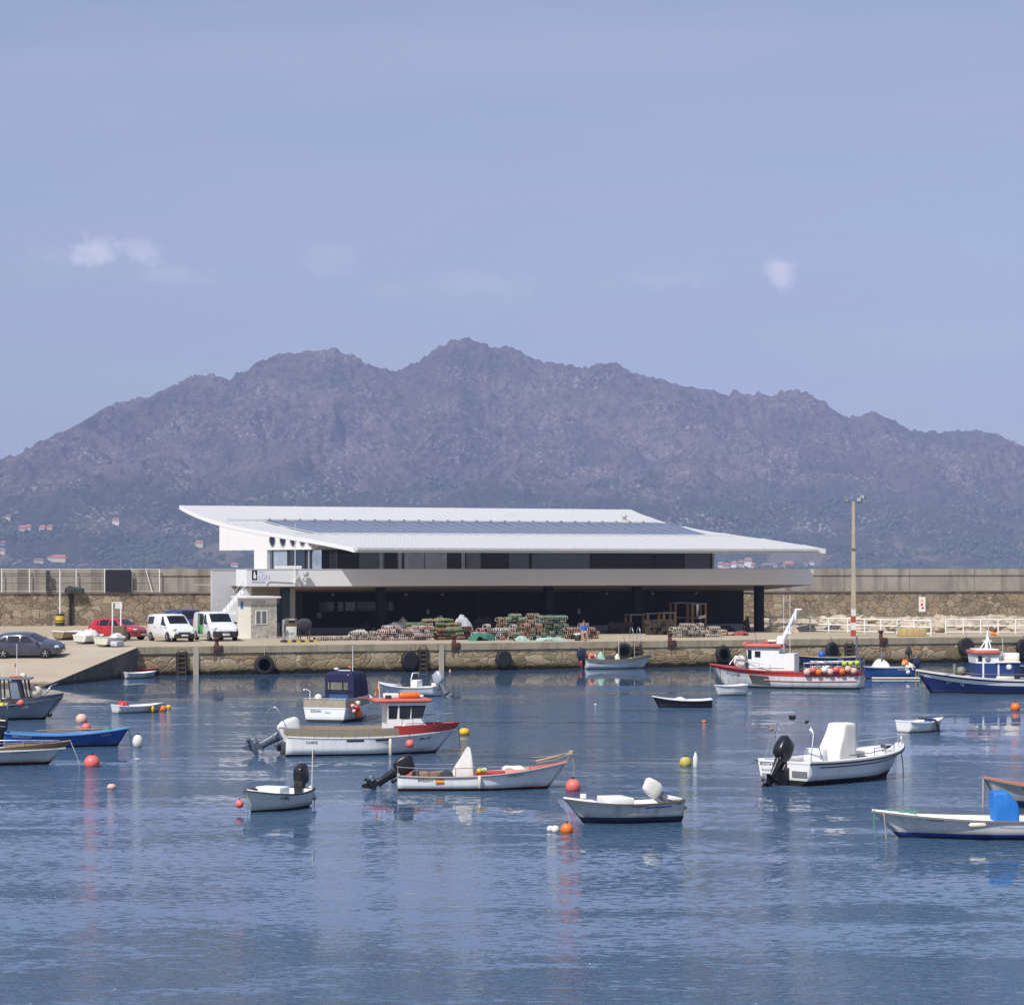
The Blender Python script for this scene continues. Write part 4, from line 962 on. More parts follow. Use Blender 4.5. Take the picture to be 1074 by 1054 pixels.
def tarp(parent, name, mat, pts_rows, seed=1, amp=.03):
    rs = random.Random(seed); rows = []
    for r in pts_rows: rows.append([Vector(p)+Vector((rs.uniform(-amp, amp), rs.uniform(-amp, amp), rs.uniform(-amp, amp)*.6)) for p in r])
    m = MB(); m.grid(rows, 0, True, True); m.add(rows[-1], [list(range(len(rows[-1])))], 0, True); o = m.build(name, mat, parent)
    sm = o.modifiers.new('soft', 'SUBSURF'); sm.levels = sm.render_levels = 1; return o
def cover(parent, name, mat, cx, cy, z0, secs, seed=1, amp=.025):   # cloth over something: rings of (height, half length, half width, x shift)
    rows = []
    for h, a, b, xo in secs:
        ring = []
        for k in range(20):
            q_ = 2*math.pi*k/20; c_, s_ = math.cos(q_), math.sin(q_)
            ring.append((cx+xo+a*math.copysign(abs(c_)**.24, c_), cy+b*math.copysign(abs(s_)**.24, s_), z0+h))
        rows.append(ring)
    return tarp(parent, name, mat, rows, seed, amp)
def coil(parent, name, mat, c, r=.14, n=3, th=.018, seed=0):
    rs = random.Random(seed); m = MB(); P = []
    for i in range(n*12): a = 2*math.pi*i/12; rr = r*(1+rs.uniform(-.12, .12)); P.append((c[0]+rr*math.cos(a), c[1]+rr*math.sin(a), c[2]+.02*i/12+rs.uniform(0, .015)))
    m.tube(P, th, 5); return m.build(name, mat, parent)
def heap(parent, name, mats, c, d, seed=0, n=14, loc=None):
    """a lumpy pile of net, rope or sacking"""
    rs = random.Random(seed); nx, ny = n, n; V = []; ph = [rs.uniform(0, 6.28) for _ in range(6)]
    for j in range(ny+1):
        for i in range(nx+1):
            x, y = 2*i/nx-1, 2*j/ny-1; an = math.atan2(y, x); rr = max(abs(x), abs(y))*.55+math.sqrt(x*x+y*y)*.45; rr *= 1+.10*math.sin(3*an+ph[4])+.06*math.sin(7*an+ph[5])
            kk = min(1, .6*min(d[0], d[1])/max(.01, d[2])); h = max(0, 1-rr**3.2)**.55*(.78+.14*math.sin(3.1*x+ph[0])*math.cos(2.6*y+ph[1])+kk*(.13*math.sin(6.5*x+ph[2]+4*y)+.07*math.sin(13*x-9*y+ph[3])+.06*rs.uniform(-1, 1)))
            V.append((c[0]+x*d[0]/2*(1+.06*math.sin(5*y+ph[3])), c[1]+y*d[1]/2, c[2]+max(0, h)*d[2]))
    m = MB(); fs = [(j*(nx+1)+i, j*(nx+1)+i+1, (j+1)*(nx+1)+i+1, (j+1)*(nx+1)+i) for j in range(ny) for i in range(nx)]
    m.add(V, fs, 0, True); o = m.build(name, mats, parent)
    if loc is not None: o.location = loc
    return o
def flag(parent, x, y, z, w=.4, h=.26, lean=0, sag=.1, name='flag', dirx=1):
    m = MB(); n = 6
    for k, (f0, f1, mi) in enumerate(((0, .27, 1), (.27, .73, 0), (.73, 1, 1))):
        rows = []
        for i in range(n+1):
            u = i/n; dx = dirx*w*u*math.cos(lean); dz = -w*u*math.sin(lean)-sag*u*u; wv = .03*math.sin(u*6)
            rows.append([(x+dx, y+wv, z+dz-h*f0), (x+dx, y+wv, z+dz-h*f1)])
        m.grid(rows, mi, True)
    return m.build(name, [M_YFLAG, M_RFLAG], parent)
def place_boat(name, label, x, y, heading, group=None, z=0.0, pitch=0, roll=0):
    """an Empty on the water at a picture point; heading 0 = bow to the right, 90 = bow away"""
    p = px(x, y, 0); o = thing(name, label, 'boat', (p.x, p.y, z), R(heading), group); o.rotation_euler = (R(roll), R(pitch), R(heading)); return o
GB = 'boats moored in the harbour'

# ---- white boat with red wheelhouse roof, large tilted outboard
def b_wheelhouse():
    h = Hull(6.35, 2.3, .72, .66, .86, rake=1.0, draft=.3, tr=.92, um=.45, pw=2.6, cr=.94, cz=.10, flare=.16)
    t = place_boat('motor_boat', 'white motor boat with red wheelhouse roof, red bow bulwark and big tilted grey outboard', 388, 790, 12, GB)
    h.outer(t, [hullpaint('hull_white_black_boot', WHB, (.02, .025, .02), .06, .22), M_WHITE]); h.liner(t, paint('deck_beige', (.40, .35, .27), .8, .3), .30, .06)
    h.cap(t, M_WHITE, .08, .02); h.deck(t, M_WHITE, .60, 1.0, dz=.02)
    h.bulwark(t, paint('bulwark_olive', (.30, .25, .17), .7, .35), .27, 0.0, .64, name='beige_bulwark')
    h.bulwark(t, M_RED, .36, .61, 1.0, lean=.16, h1=.24, name='red_bulwark')
    h.rail(t, M_STEEL, 0, .62, .30, 9, .013, 'side_rail', inset=-.02, join=False); h.rail(t, M_STEEL, .66, .985, .58, 6, .014, 'bow_rail', inset=.06, join=True)
    x0, x1, zf = .55, 1.80, .60; w = .68                 # wheelhouse
    def hs(z): return 0 if z < 1.25 else 0
    m = MB(); P = [(x0, zf), (x1+.16, zf), (x1+.18, 1.05), (x1-.02, 1.22), (x1+.14, 1.86), (x0, 1.86)]; m.prism(P, -w, w)
    wh = m.build('wheelhouse', M_WHITE, t)
    for (a, b) in ((.60, .90), (1.0, 1.38), (1.44, 1.83)):
        for sd in (-1, 1):
            m = MB(); tp = .09 if b > 1.6 else 0; m.prism([(a, 1.32), (b-.06, 1.32), (b+tp, 1.72), (a, 1.72)], sd*(w+.004)-.004, sd*(w+.004)+.004); fr_ = m.build('window', M_TINT, wh)
            m = MB(); m.prism([(a-.03, 1.28), (b-.02, 1.28), (b+tp+.03, 1.76), (a-.03, 1.76)], sd*(w+.001)-.0025, sd*(w+.001)+.0025); m.build('window_rubber', M_RUB, wh)
    m = MB(); m.add([(x1+.005, -w+.1, 1.28), (x1+.005, w-.1, 1.28), (x1+.125, w-.1, 1.76), (x1+.125, -w+.1, 1.76)], [(0, 1, 2, 3)]); m.build('windscreen', M_TINT, wh)
    m = MB(); m.rbox((1.12, 0, 1.93), (2.10, 1.62, .13), .05); m.build('roof', M_SALMON, wh)
    m = MB(); m.tube([(1.0, -.72, .95), (1.2, -.74, 1.12), (1.75, -.72, 1.12), (1.85, -.70, .98)], .014, 5); m.build('grab_rail', M_STEEL, wh)
    m = MB(); m.lathe([(.10, -.36), (.125, -.30), (.125, .30), (.10, .36)], (1.45, -.1, 2.10), 12, axis='X'); m.build('life_raft', M_ORANGE, wh)
    m = MB(); m.rbox((.80, .15, 2.08), (.55, .4, .18), .04); m.rbox((1.85, .2, 2.05), (.3, .3, .12), .04); m.rbox((.62, -.35, 2.05), (.22, .16, .16), .03, 1); m.build('roof_box', [M_WHITE, M_RDARK], wh)
    m = MB(); m.tube([(.30, -.4, 1.95), (.26, -.4, 2.65)], .016, 5); m.build('flag_pole', M_WHITE, wh); flag(wh, .27, -.4, 2.60, .34, .22, 1.1, .05, dirx=-1)
    m = MB(); m.tube([(.2, .3, 1.98), (-.4, .35, 2.02)], .02, 5); m.build('boat_hook', M_SALMON, wh)
    outboard(t, -3.24, 0, .50, 60, 1.42, cowl=paint('cowl_white', (.66, .67, .68), .35, .2), leg=paint('engine_blue_grey', (.085, .11, .155), .4, .25))
    m = MB(); m.tube([(-3.1, -.75, .9), (-3.35, -.75, 1.5), (-3.52, -.7, 1.75), (-3.75, -.6, 1.7), (-3.82, -.5, 1.35), (-3.55, -.4, .6)], .02, 6); m.build('stern_hoop', M_STEEL, t)
    m = MB(); m.rbox((-3.26, .5, .35), (.16, .35, .5), .03); m.rbox((-3.24, -.62, .30), (.14, .3, .42), .03); m.build('transom_bracket', paint('fuel_dark', (.05, .05, .06), .5, .2), t)
    fender_ball('ball_fender', .16, M_PINK, (1.25, -1.30, .42), None, parent=t)
    rope('fender_line', [(1.25, -1.28, .55), (1.24, -1.2, .85)], M_RDARK, .01, t)
    m = MB(); m.lathe([(.02, -.32), (.06, -.26), (.06, .26), (.02, .32)], (.55, -1.24, .30), 8); m.build('fender', M_CREAM, t)
    h.side_text('P9-113', .83, .52, -1, .17, M_TXT, t, 1.0, .004); h.side_text('CABRE', .14, .62, -1, .14, M_TXTG, t)
    m = MB()
    for a, b in ((.34, .44), (.51, .60)):
        us = [a+(b-a)*i/6 for i in range(7)]; rows = [[Vector(h.sec(u, (f,))[3])*1.0 for f in (.74, .86)] for u in us]
        m.grid([[(p.x, -p.y-.012, p.z) for p in r] for r in rows], 0, True)
    m.build('stripe', M_TXT, t)
    coil(t, 'anchor_rope', M_RDARK, (2.75, 0, .98), .16, 4)
    rope('mooring_line', [(3.28, 0, .95), (3.32, 0, .5), (3.34, 0, -.05)], M_RDARK, .014, t)
b_wheelhouse()

# ---- white open boat with red interior, white cloth over the helm
def b_eresan():
    h = Hull(5.2, 1.75, .47, .46, .80, rake=.75, draft=.22, tr=.90, um=.42, pw=2.4, cr=.94, cz=.07, flare=.12)
    t = place_boat('open_motor_boat', 'long white open boat with red inside, red waterline and white cloth over its helm', 506, 827, 3, GB)
    h.outer(t, [hullpaint('hull_white_red_boot', WHB, (.20, .045, .03), .075, .25)]); h.liner(t, M_SALMON, .14, .05); h.cap(t, paint('cap_grey', (.50, .46, .44), .5, .3), .05, .015); h.rub(t, M_GREYM, .02, -.02)
    h.deck(t, M_SALMON, .78); h.thwart(t, M_SALMON, .30); h.thwart(t, M_SALMON, .60, .3)
    cover(t, 'helm_cover', paint('cloth_white', (.66, .64, .60), .9, .35, None, 1.3, bump=1.0), -.62, 0, .30, [(0, .36, .34, 0), (.2, .34, .33, .02), (.45, .26, .27, .08), (.7, .16, .18, .14), (.88, .09, .09, .17), (.97, .05, .05, .19), (.98, .02, .02, .19)], 3, .025)
    outboard(t, -2.60, 0, .36, 56, 1.12)
    h.rail(t, M_STEEL, 0, .45, .26, 5, .013, 'stern_rail', inset=.03, join=True)
    m = MB(); m.bar((-1.6, .1, .40), (-1.1, .2, .44), .35, .2); m.rbox((-1.9, .3, .40), (.5, .4, .22), .05); m.build('deck_box', M_WOOD, t); heap(t, 'dark_tackle', M_RDARK, (-1.1, -.15, .3), (.6, .5, .28), 4)
    m = MB(); m.rbox((.15, .1, .48), (1.1, .5, .10), .03); m.build('oars_bench', M_RED, t)
    for i, (xx, c) in enumerate(((-.12, M_YEL), (-.02, M_LIME), (.05, M_WFL))): fender_ball('float', .09, c, (xx, -.55+.1*i, .58), None, parent=t, eye=False)
    m = MB(); m.lathe([(.02, -.2), (.055, -.16), (.055, .16), (.02, .2)], (-.12, -.93, .28), 8); m.build('fender', M_CREAM, t)
    sp = [(1.65, .18, .82), (2.2, .1, .95), (2.72, 0, 1.08)]
    m = MB(); m.tube(sp, .035, 6); m.tube([(1.65, -.3, .80), (2.2, -.12, .88), (2.7, 0, 1.06)], .016, 5); m.tube([(1.5, .05, .95), (2.1, 0, .98), (2.7, 0, 1.1)], .012, 5); m.rbox((2.72, 0, 1.08), (.14, .12, .16), .03); m.build('bowsprit', M_ROPE, t)
    rope('bow_line', [(2.5, .0, .80), (2.66, 0, .96), (2.74, 0, 1.08)], M_ROPE, .012, t); rope('buoy_line', [(2.74, 0, 1.06), (2.80, 0, .7), (2.80, 0, .26)], M_ROPE, .012, t)
    h.side_text('ERESAN', .16, .62, -1, .13, M_TXTG, t); h.side_text('7-CO-3-10', .70, .72, -1, .11, M_TXT, t)
    c = h.sec(.245, (.62,))[3]; m = MB(); m.bbox((c[0]-.13, -c[1]-.016, c[2]-.02), (c[0]+.13, -c[1]-.006, c[2]+.045), 0); m.bbox((c[0]-.13, -c[1]-.016, c[2]+.046), (c[0]+.13, -c[1]-.006, c[2]+.085), 1); m.bbox((c[0]-.13, -c[1]-.016, c[2]-.06), (c[0]+.13, -c[1]-.006, c[2]-.021), 1); m.build('flag_sticker', [M_YFLAG, M_RFLAG], t)
    heap(t, 'folded_net', M_WFL, (.95, -.2, .62), (.7, .5, .12), 5, 10)
b_eresan()

# ---- boat seen from astern with navy canvas cabin
def b_sonai():
    h = Hull(5.6, 2.05, .62, .66, 1.0, rake=.9, draft=.28, tr=.94, um=.4, pw=2.5, cr=.9, cz=.08)
    t = place_boat('cabin_boat', 'white boat seen from astern with navy canvas cabin and olive padded stern rail', 363, 754, 74, GB)
    h.outer(t, [hullpaint('hull_white_dark_boot', WHB, (.03, .04, .055), .13, .2)]); h.liner(t, M_WHITE, .25); h.cap(t, M_WHITE, .1, .03); h.deck(t, M_WHITE, .55)
    h.bulwark(t, paint('pad_olive', (.38, .33, .24), .75, .5, (.2, .17, .12), 3), .36, 0, .55, .05, name='padded_rail')
    m = MB()
    for sd in (1, -1):
        for i in range(7): m.tube([h.gun(i*.09, sd, .0, .0), h.gun(i*.09, sd, .42, .0)], .014, 5)
        m.tube([h.gun(i*.09, sd, .42, 0) for i in range(8)], .014, 5)
    m.tube([h.gun(0, 1, .42), h.gun(0, -1, .42)], .014, 5)
    for y in (-.4, 0, .4): m.tube([(h.xg(0), y, .6), (h.xg(0), y, 1.04)], .014, 5)
    for sd in (1, -1): m.tube([h.gun(0, sd, .42), h.gun(0, sd, 0)], .016, 5)
    m.build('stern_rail', M_STEEL, t)
    x0, x1, w = -.9, 1.0, .66
    m = MB(); rows = []
    for xx, zt_, ww in ((x0, 2.02, w), (x0+.1, 2.12, w+.02), (.1, 2.14, w), (x1-.15, 2.08, w*.95), (x1+.25, 1.5, w*.9), (x1+.5, 1.0, w*.85)):
        rows.append([(xx, -ww, .72), (xx, -ww*1.02, zt_-.5), (xx, -ww*1.0, zt_-.08), (xx, -ww*.8, zt_), (xx, 0, zt_+.03), (xx, ww*.8, zt_), (xx, ww*1.0, zt_-.08), (xx, ww*1.02, zt_-.5), (xx, ww, .72)])
    m.grid(rows, 0, True)
    r = rows[0]; m.add([r[2], r[3], r[4], r[5], r[6], (x0, w*1.0, 1.72), (x0, -w*1.0, 1.72)], [list(range(7))]); m.bbox((x0-.02, -w*1.02, .7), (x0+.02, -w*.62, 1.74)); m.bbox((x0-.02, w*.8, .7), (x0+.02, w*1.0, 1.74)); m.bbox((x0-.02, -w, 1.22), (x0+.02, w, 1.30)) 
    cb = m.build('canvas_cabin', M_NAVY, t)
    for a, b in ((-.60, -.20), (-.14, .40), (.46, .66)):
        m = MB(); m.bbox((x0-.012, a, 1.34), (x0+.012, b, 1.68)); m.build('clear_window', glass('vinyl_window', (.20, .20, .17), .25), cb)
    m = MB(); m.bbox((x0+.04, -.5, .62), (x0+.3, .62, 1.2)); m.build('helm_seat', paint('seat_blue', (.02, .07, .20), .6, .2), t)
    m = MB(); m.tube([(x0+.3, -.52, 2.16), (x0+.3, -.53, 3.3)], [.02, .012], 6); m.build('aerial', M_WHITE, cb)
    m = MB(); m.lathe([(.09, 0), (.12, .03), (.09, .08), (.01, .1)], (x0+.2, .2, 2.22), 10); m.bbox((x0+.18, -.45, 2.18), (x0+.24, .2, 2.22)); m.build('radar_dome', M_WHITE, cb)
    m = MB(); m.ball((x0+.3, -.40, 2.34), .06, 10); m.build('lamp', M_ORANGE, cb); m = MB(); m.ball((x0-.01, -.42, 1.98), .05, 8); m.build('spot_lamp', M_GREYM, cb)
    m = MB(); m.tube([(-2.6, .75, .6), (-2.6, .75, 1.35), (-2.6, .95, 1.45)], .018, 5); m.ball((-2.6, 1.02, 1.4), .05, 8); m.build('rod_holder', M_WHITE, t); m = MB(); m.lathe([(.02, -.07), (.16, -.06), (.16, .06), (.02, .07)], (-2.7, .32, 1.08), 12, axis='X'); m.build('life_ring', M_WFL, t)
    stern_text(h, 'SONAI', .44, .17, M_TXT, t, .40); stern_text(h, '7-CO-1', .40, .09, M_TXTG, t, -.16)
    for i, (x, y, z, r_, c) in enumerate(((-2.1, -1.22, .62, .17, M_REDF), (-1.9, -1.25, .36, .20, M_ORANGE), (-2.4, -1.16, .72, .10, M_PALEP), (-2.35, -1.2, .50, .10, M_PALEP), (-1.7, -1.15, .80, .12, M_WFL))):
        fender_ball('ball_fender', r_, c, (x, y, z), None, parent=t)
b_sonai()

# ---- small black-engined tender at left centre, bow towards us
def b_tender():
    h = Hull(2.7, 1.42, .50, .45, .62, rake=.28, draft=.16, tr=.80, um=.45, pw=2.2, cr=.82, cz=.06)
    t = place_boat('small_motor_dinghy', 'small off-white dinghy with upright black outboard and flag staff, bow towards the viewer', 286, 848.5, 243, GB)
    h.outer(t, [hullpaint('hull_cream', (.62, .635, .60), (.03, .04, .05), .05, .3)]); h.liner(t, M_WHITE, .15); h.cap(t, paint('cap_dark', (.05, .055, .05), .6, .3), .04, .012); h.thwart(t, M_WHITE, .55)
    m = MB(); m.rbox((.0, 0, .46), (.55, .8, .36), .03); m.build('console_box', M_WHITE, t); h.deck(t, M_WHITE, .8)
    outboard(t, -1.22, .1, .54, 4, .98)
    m = MB(); m.tube([(-1.28, .5, .45), (-1.30, .52, 1.75)], .012, 5); m.tube([(-1.3, .35, 1.15), (-1.3, .7, 1.15)], .008, 4); m.build('flag_staff', M_WHITE, t); flag(t, -1.3, .52, 1.62, .30, .10, 1.0, .02, dirx=-1)
    m = MB(); m.T = Matrix.Translation((-1.46, .42, .36)) @ Matrix.Rotation(R(35), 4, 'Y'); m.lathe([(.02, -.26), (.07, -.2), (.07, .2), (.02, .26)], (0, 0, 0), 10); m.build('fender', M_WFL, t)
    fender_ball('ball_fender', .12, M_PINK, (1.30, -.26, .24), None, parent=t)
    rope('bow_line', [(1.30, 0, .56), (1.38, .05, .3), (1.38, .06, -.05)], M_RGREEN, .012, t); rope('stern_line', [(-1.3, .4, .4), (-1.45, .5, .15), (-1.46, .45, -.05)], M_RDARK, .012, t)
    h.side_text('7-VILL', .62, .62, 1, .13, M_TXT, t); coil(t, 'rope_coil', M_RDARK, (1.0, 0, .58), .11, 3)
b_tender()

# ---- dinghy with white tilted outboard, bow left
def b_whitetilt():
    h = Hull(3.2, 1.40, .56, .50, .64, rake=.70, draft=.20, tr=.86, um=.45, pw=2.4, cr=.80, cz=.10)
    t = place_boat('fibreglass_dinghy', 'stained grey-white dinghy with dark blue bottom and raised white outboard motor', 651, 862, 197, GB, z=.02)
    h.outer(t, [hullpaint('hull_stained_white', (.58, .595, .60), (.010, .014, .075), .15, .55, rust=(.26, .22, .17))]); h.liner(t, M_WHITE, .16); h.cap(t, paint('cap_brown', (.10, .085, .07), .6, .3), .05, .015)
    h.deck(t, M_WHITE, .74); m = MB(); m.rbox((.15, 0, .54), (.7, 1.05, .24), .03); m.build('seat_box', M_WHITE, t); h.thwart(t, M_WHITE, .25)
    outboard(t, -1.00, .1, .58, 52, .88, cowl=paint('cowl_cream', (.70, .69, .64), .35, .2), leg=M_GREYM)
    m = MB(); m.rbox((1.05, 0, .70), (.14, .14, .12), .02); m.build('bow_bitt', M_WHITE, t); h.thwart(t, M_WHITE, .06, .3, .60)
    rope('bow_line', [(1.58, 0, .60), (1.52, .1, .3), (1.48, .2, .02)], M_ROPE, .012, t)
    h.side_text('7-CO-4', .42, .80, 1, .12, M_TXT, t); h.side_text('PUIG', .06, .82, 1, .10, M_TXTG, t)
    us = [.12+.24*i/8 for i in range(9)]; m = MB(); m.grid([[(p[0], p[1]+.010, p[2]) for p in [h.sec(u, (f,))[3] for f in (.72, .80)]] for u in us], 0, True); m.build('blue_stripe', paint('stripe_blue', (.04, .08, .36), .4, .1), t)
b_whitetilt()

# ---- white sports boat seen from its quarter
def b_sport():
    h = Hull(6.0, 2.25, .72, .72, .98, rake=1.1, draft=.28, tr=.94, um=.5, pw=2.6, cr=.88, cz=.16, flare=.14)
    t = place_boat('sports_boat', 'glossy white sports boat with black stripe, covered console and black outboard', 886, 817.5, 44, GB)
    h.outer(t, [hullpaint('hull_white_black_bottom', (.78, .78, .775), (.018, .018, .02), .17, .12, .22)]); h.liner(t, M_WHITE, .35, .22); h.cap(t, M_WHITE, .26, .06, over=.01); h.rub(t, M_RUB, .03, -.02); h.deck(t, M_WHITE, .62, crown=.10)
    us = [.08+.78*i/14 for i in range(15)]; m = MB()
    for sd in (1, -1):
        rows = [[(p[0], sd*(p[1]+.010), p[2]) for p in [h.sec(u, (f,))[3] for f in (.72, .78)]] for u in us]; m.grid(rows, 0, True)
    m.build('black_stripe', M_RUB, t)
    cover(t, 'console_cover', paint('cover_white', (.72, .70, .645), .85, .25, None, 1.1, bump=1.0), -.35, 0, .55, [(0, .50, .44, 0), (.28, .50, .44, 0), (.50, .48, .44, .02), (.9, .34, .40, .14), (1.22, .28, .38, .20), (1.27, .26, .36, .20), (1.275, .1, .1, .20)], 8, .028)
    m = MB(); m.rbox((-1.45, 0, .86), (.34, .8, .42), .06, taper=(.8, .9)); m.build('seat', M_WHITE, t)
    m = MB()
    for sd in (1, -1): m.tube([(-2.8, sd*.92, .75), (-2.6, sd*.86, 1.6), (-2.5, sd*.62, 1.92), (-2.47, 0, 2.0)], .022, 6); m.tube([(-2.2, sd*.92, .75), (-2.45, sd*.80, 1.55), (-2.5, sd*.62, 1.92)], .02, 6)
    m.build('roll_bar', M_STEEL, t); m = MB(); m.rbox((-2.47, .1, 2.08), (.14, .2, .14), .03, 0); m.build('nav_light', M_BLACK, t); m = MB(); m.rbox((-2.5, -.52, 1.96), (.1, .1, .1), .02, 0); m.build('nav_light', M_BLACK, t); m = MB(); m.ball((-2.55, -.72, 1.72), .06, 8); m.build('deck_lamp', M_WHITE, t); m = MB(); m.ball((-2.62, .82, 1.68), .07, 8); m.build('orange_lamp', M_WOOD, t)
    outboard(t, -3.03, .02, .66, 34, 1.25)
    m = MB(); m.rbox((-3.03, .02, .25), (.22, .5, .6), .04); m.build('engine_bracket', M_BLACK, t)
    h.rail(t, M_STEEL, .55, .97, .30, 5, .014, 'bow_rail', inset=.16, join=False)
    m = MB(); m.tube([(2.9, 0, 1.03), (2.93, 0, 1.26)], .03, 6); m.build('bow_roller', M_WHITE, t); coil(t, 'rope_coil', M_RDARK, (1.3, -.62, .98), .14, 4, .022)
    rope('deck_line', [(-.9, -.9, .86), (.2, -.95, .90), (1.3, -.7, .97), (2.2, -.3, 1.08)], M_RDARK, .014, t); rope('mooring_line', [(2.82, -.05, .9), (2.86, -.1, .4), (2.9, -.1, -.05)], M_RDARK, .016, t)
    stern_text(h, 'BOSTAY', .58, .15, M_TXT, t, .68); stern_text(h, 'VI-4-210', .40, .12, M_TXTG, t, .70)
    m = MB(); m.bbox((-3.03, -.95, .28), (-3.005, -.35, .46)); m.build('trim_plate', M_TXTG, t); rope('cleat_line', [(-2.95, 1.0, .74), (-3.1, 1.12, .70)], M_RDARK, .02, t)
b_sport()

# ---- foreground white boat with blue bottom and blue console cover (bow left)
def b_bluecover():
    h = Hull(6.0, 1.80, .55, .48, .66, rake=.9, draft=.24, tr=.88, um=.42, pw=2.2, cr=.90, cz=.12, flare=.14)
    t = place_boat('open_fishing_boat', 'white open boat with blue waterline and bright blue cover over its console', 1040, 878, 180, GB)
    h.outer(t, [hullpaint('hull_white_blue_boot', (.70, .71, .70), (.012, .045, .26), .14, .35)]); h.liner(t, M_WHITE, .18); h.cap(t, paint('cap_taupe', (.20, .17, .16), .6, .3), .05, .015); h.deck(t, M_WHITE, .82)
    cover(t, 'console_cover', paint('tarp_blue', (.012, .15, .50), .6, .3, (.02, .22, .6), 1.3, bump=1.0), -.32, 0, .44, [(0, .34, .36, 0), (.3, .34, .36, 0), (.48, .31, .35, .03), (.66, .21, .32, .12), (.73, .18, .30, .14), (.74, .06, .1, .14)], 5, .028)
    m = MB(); m.lathe([(.02, -.22), (.065, -.17), (.065, .17), (.02, .22)], (.52, .98, .40), 10, axis='X'); m.build('fender', M_CREAM, t)
    us = [.28-.28*i/10 for i in range(11)]; m = MB(); m.grid([[(p[0], p[1]+.010, p[2]) for p in [h.sec(u, (f,))[3] for f in (.66, .72)]] for u in us], 0, True); m.build('stripe', M_TXTG, t)
    us = [.50-.5*i/10 for i in range(11)]; m = MB(); m.grid([[(p[0], p[1]+.010, p[2]) for p in [h.sec(u, (f-.28*i/10,))[3] for f in (.58, .61)]] for i, u in enumerate(us)], 0, True); m.build('curved_line', M_TXTG, t)
    h.side_text('7-CO-3-99', .76, .80, 1, .10, M_TXT, t)
    rope('bow_line', [(2.95, .02, .70), (2.96, .06, .35), (2.93, .1, -.05)], M_RGREEN, .014, t); rope('second_bow_line', [(2.75, .25, .66), (2.72, .35, .3), (2.70, .4, -.05)], M_ROPE, .014, t)
    for i in range(3): coil(t, 'green_rope', M_RGREEN, (2.55-.28*i, -.05+.08*i, h.zs(.92-.045*i)+.045), .10+.02*i, 2, .010, i)
b_bluecover()
def b_redright():
    h = Hull(4.6, 1.6, .55, .52, .84, rake=.55, draft=.2, tr=.86, cr=.8, cz=.14)
    t = place_boat('red_decked_boat', 'grey-white boat with faded red deck at the right edge behind the blue cover', 1115, 846, 184, GB)
    h.outer(t, [hullpaint('hull_grey_white', (.50, .50, .48), (.012, .03, .12), .20, .5)]); h.liner(t, M_SALMON, .2); h.cap(t, M_WOOD, .05, .02); h.deck(t, M_SALMON, .55)
    h.side_text('LOSMAN', .72, .70, 1, .17, M_TXTG, t); rope('mooring_warp', [(2.3, .02, .80), (2.30, .05, .4), (2.32, .06, -.05)], M_ROPE, .035, t)
    outboard(t, -2.3, 0, .5, 10, 1.0); h.thwart(t, M_SALMON, .3)
b_redright()

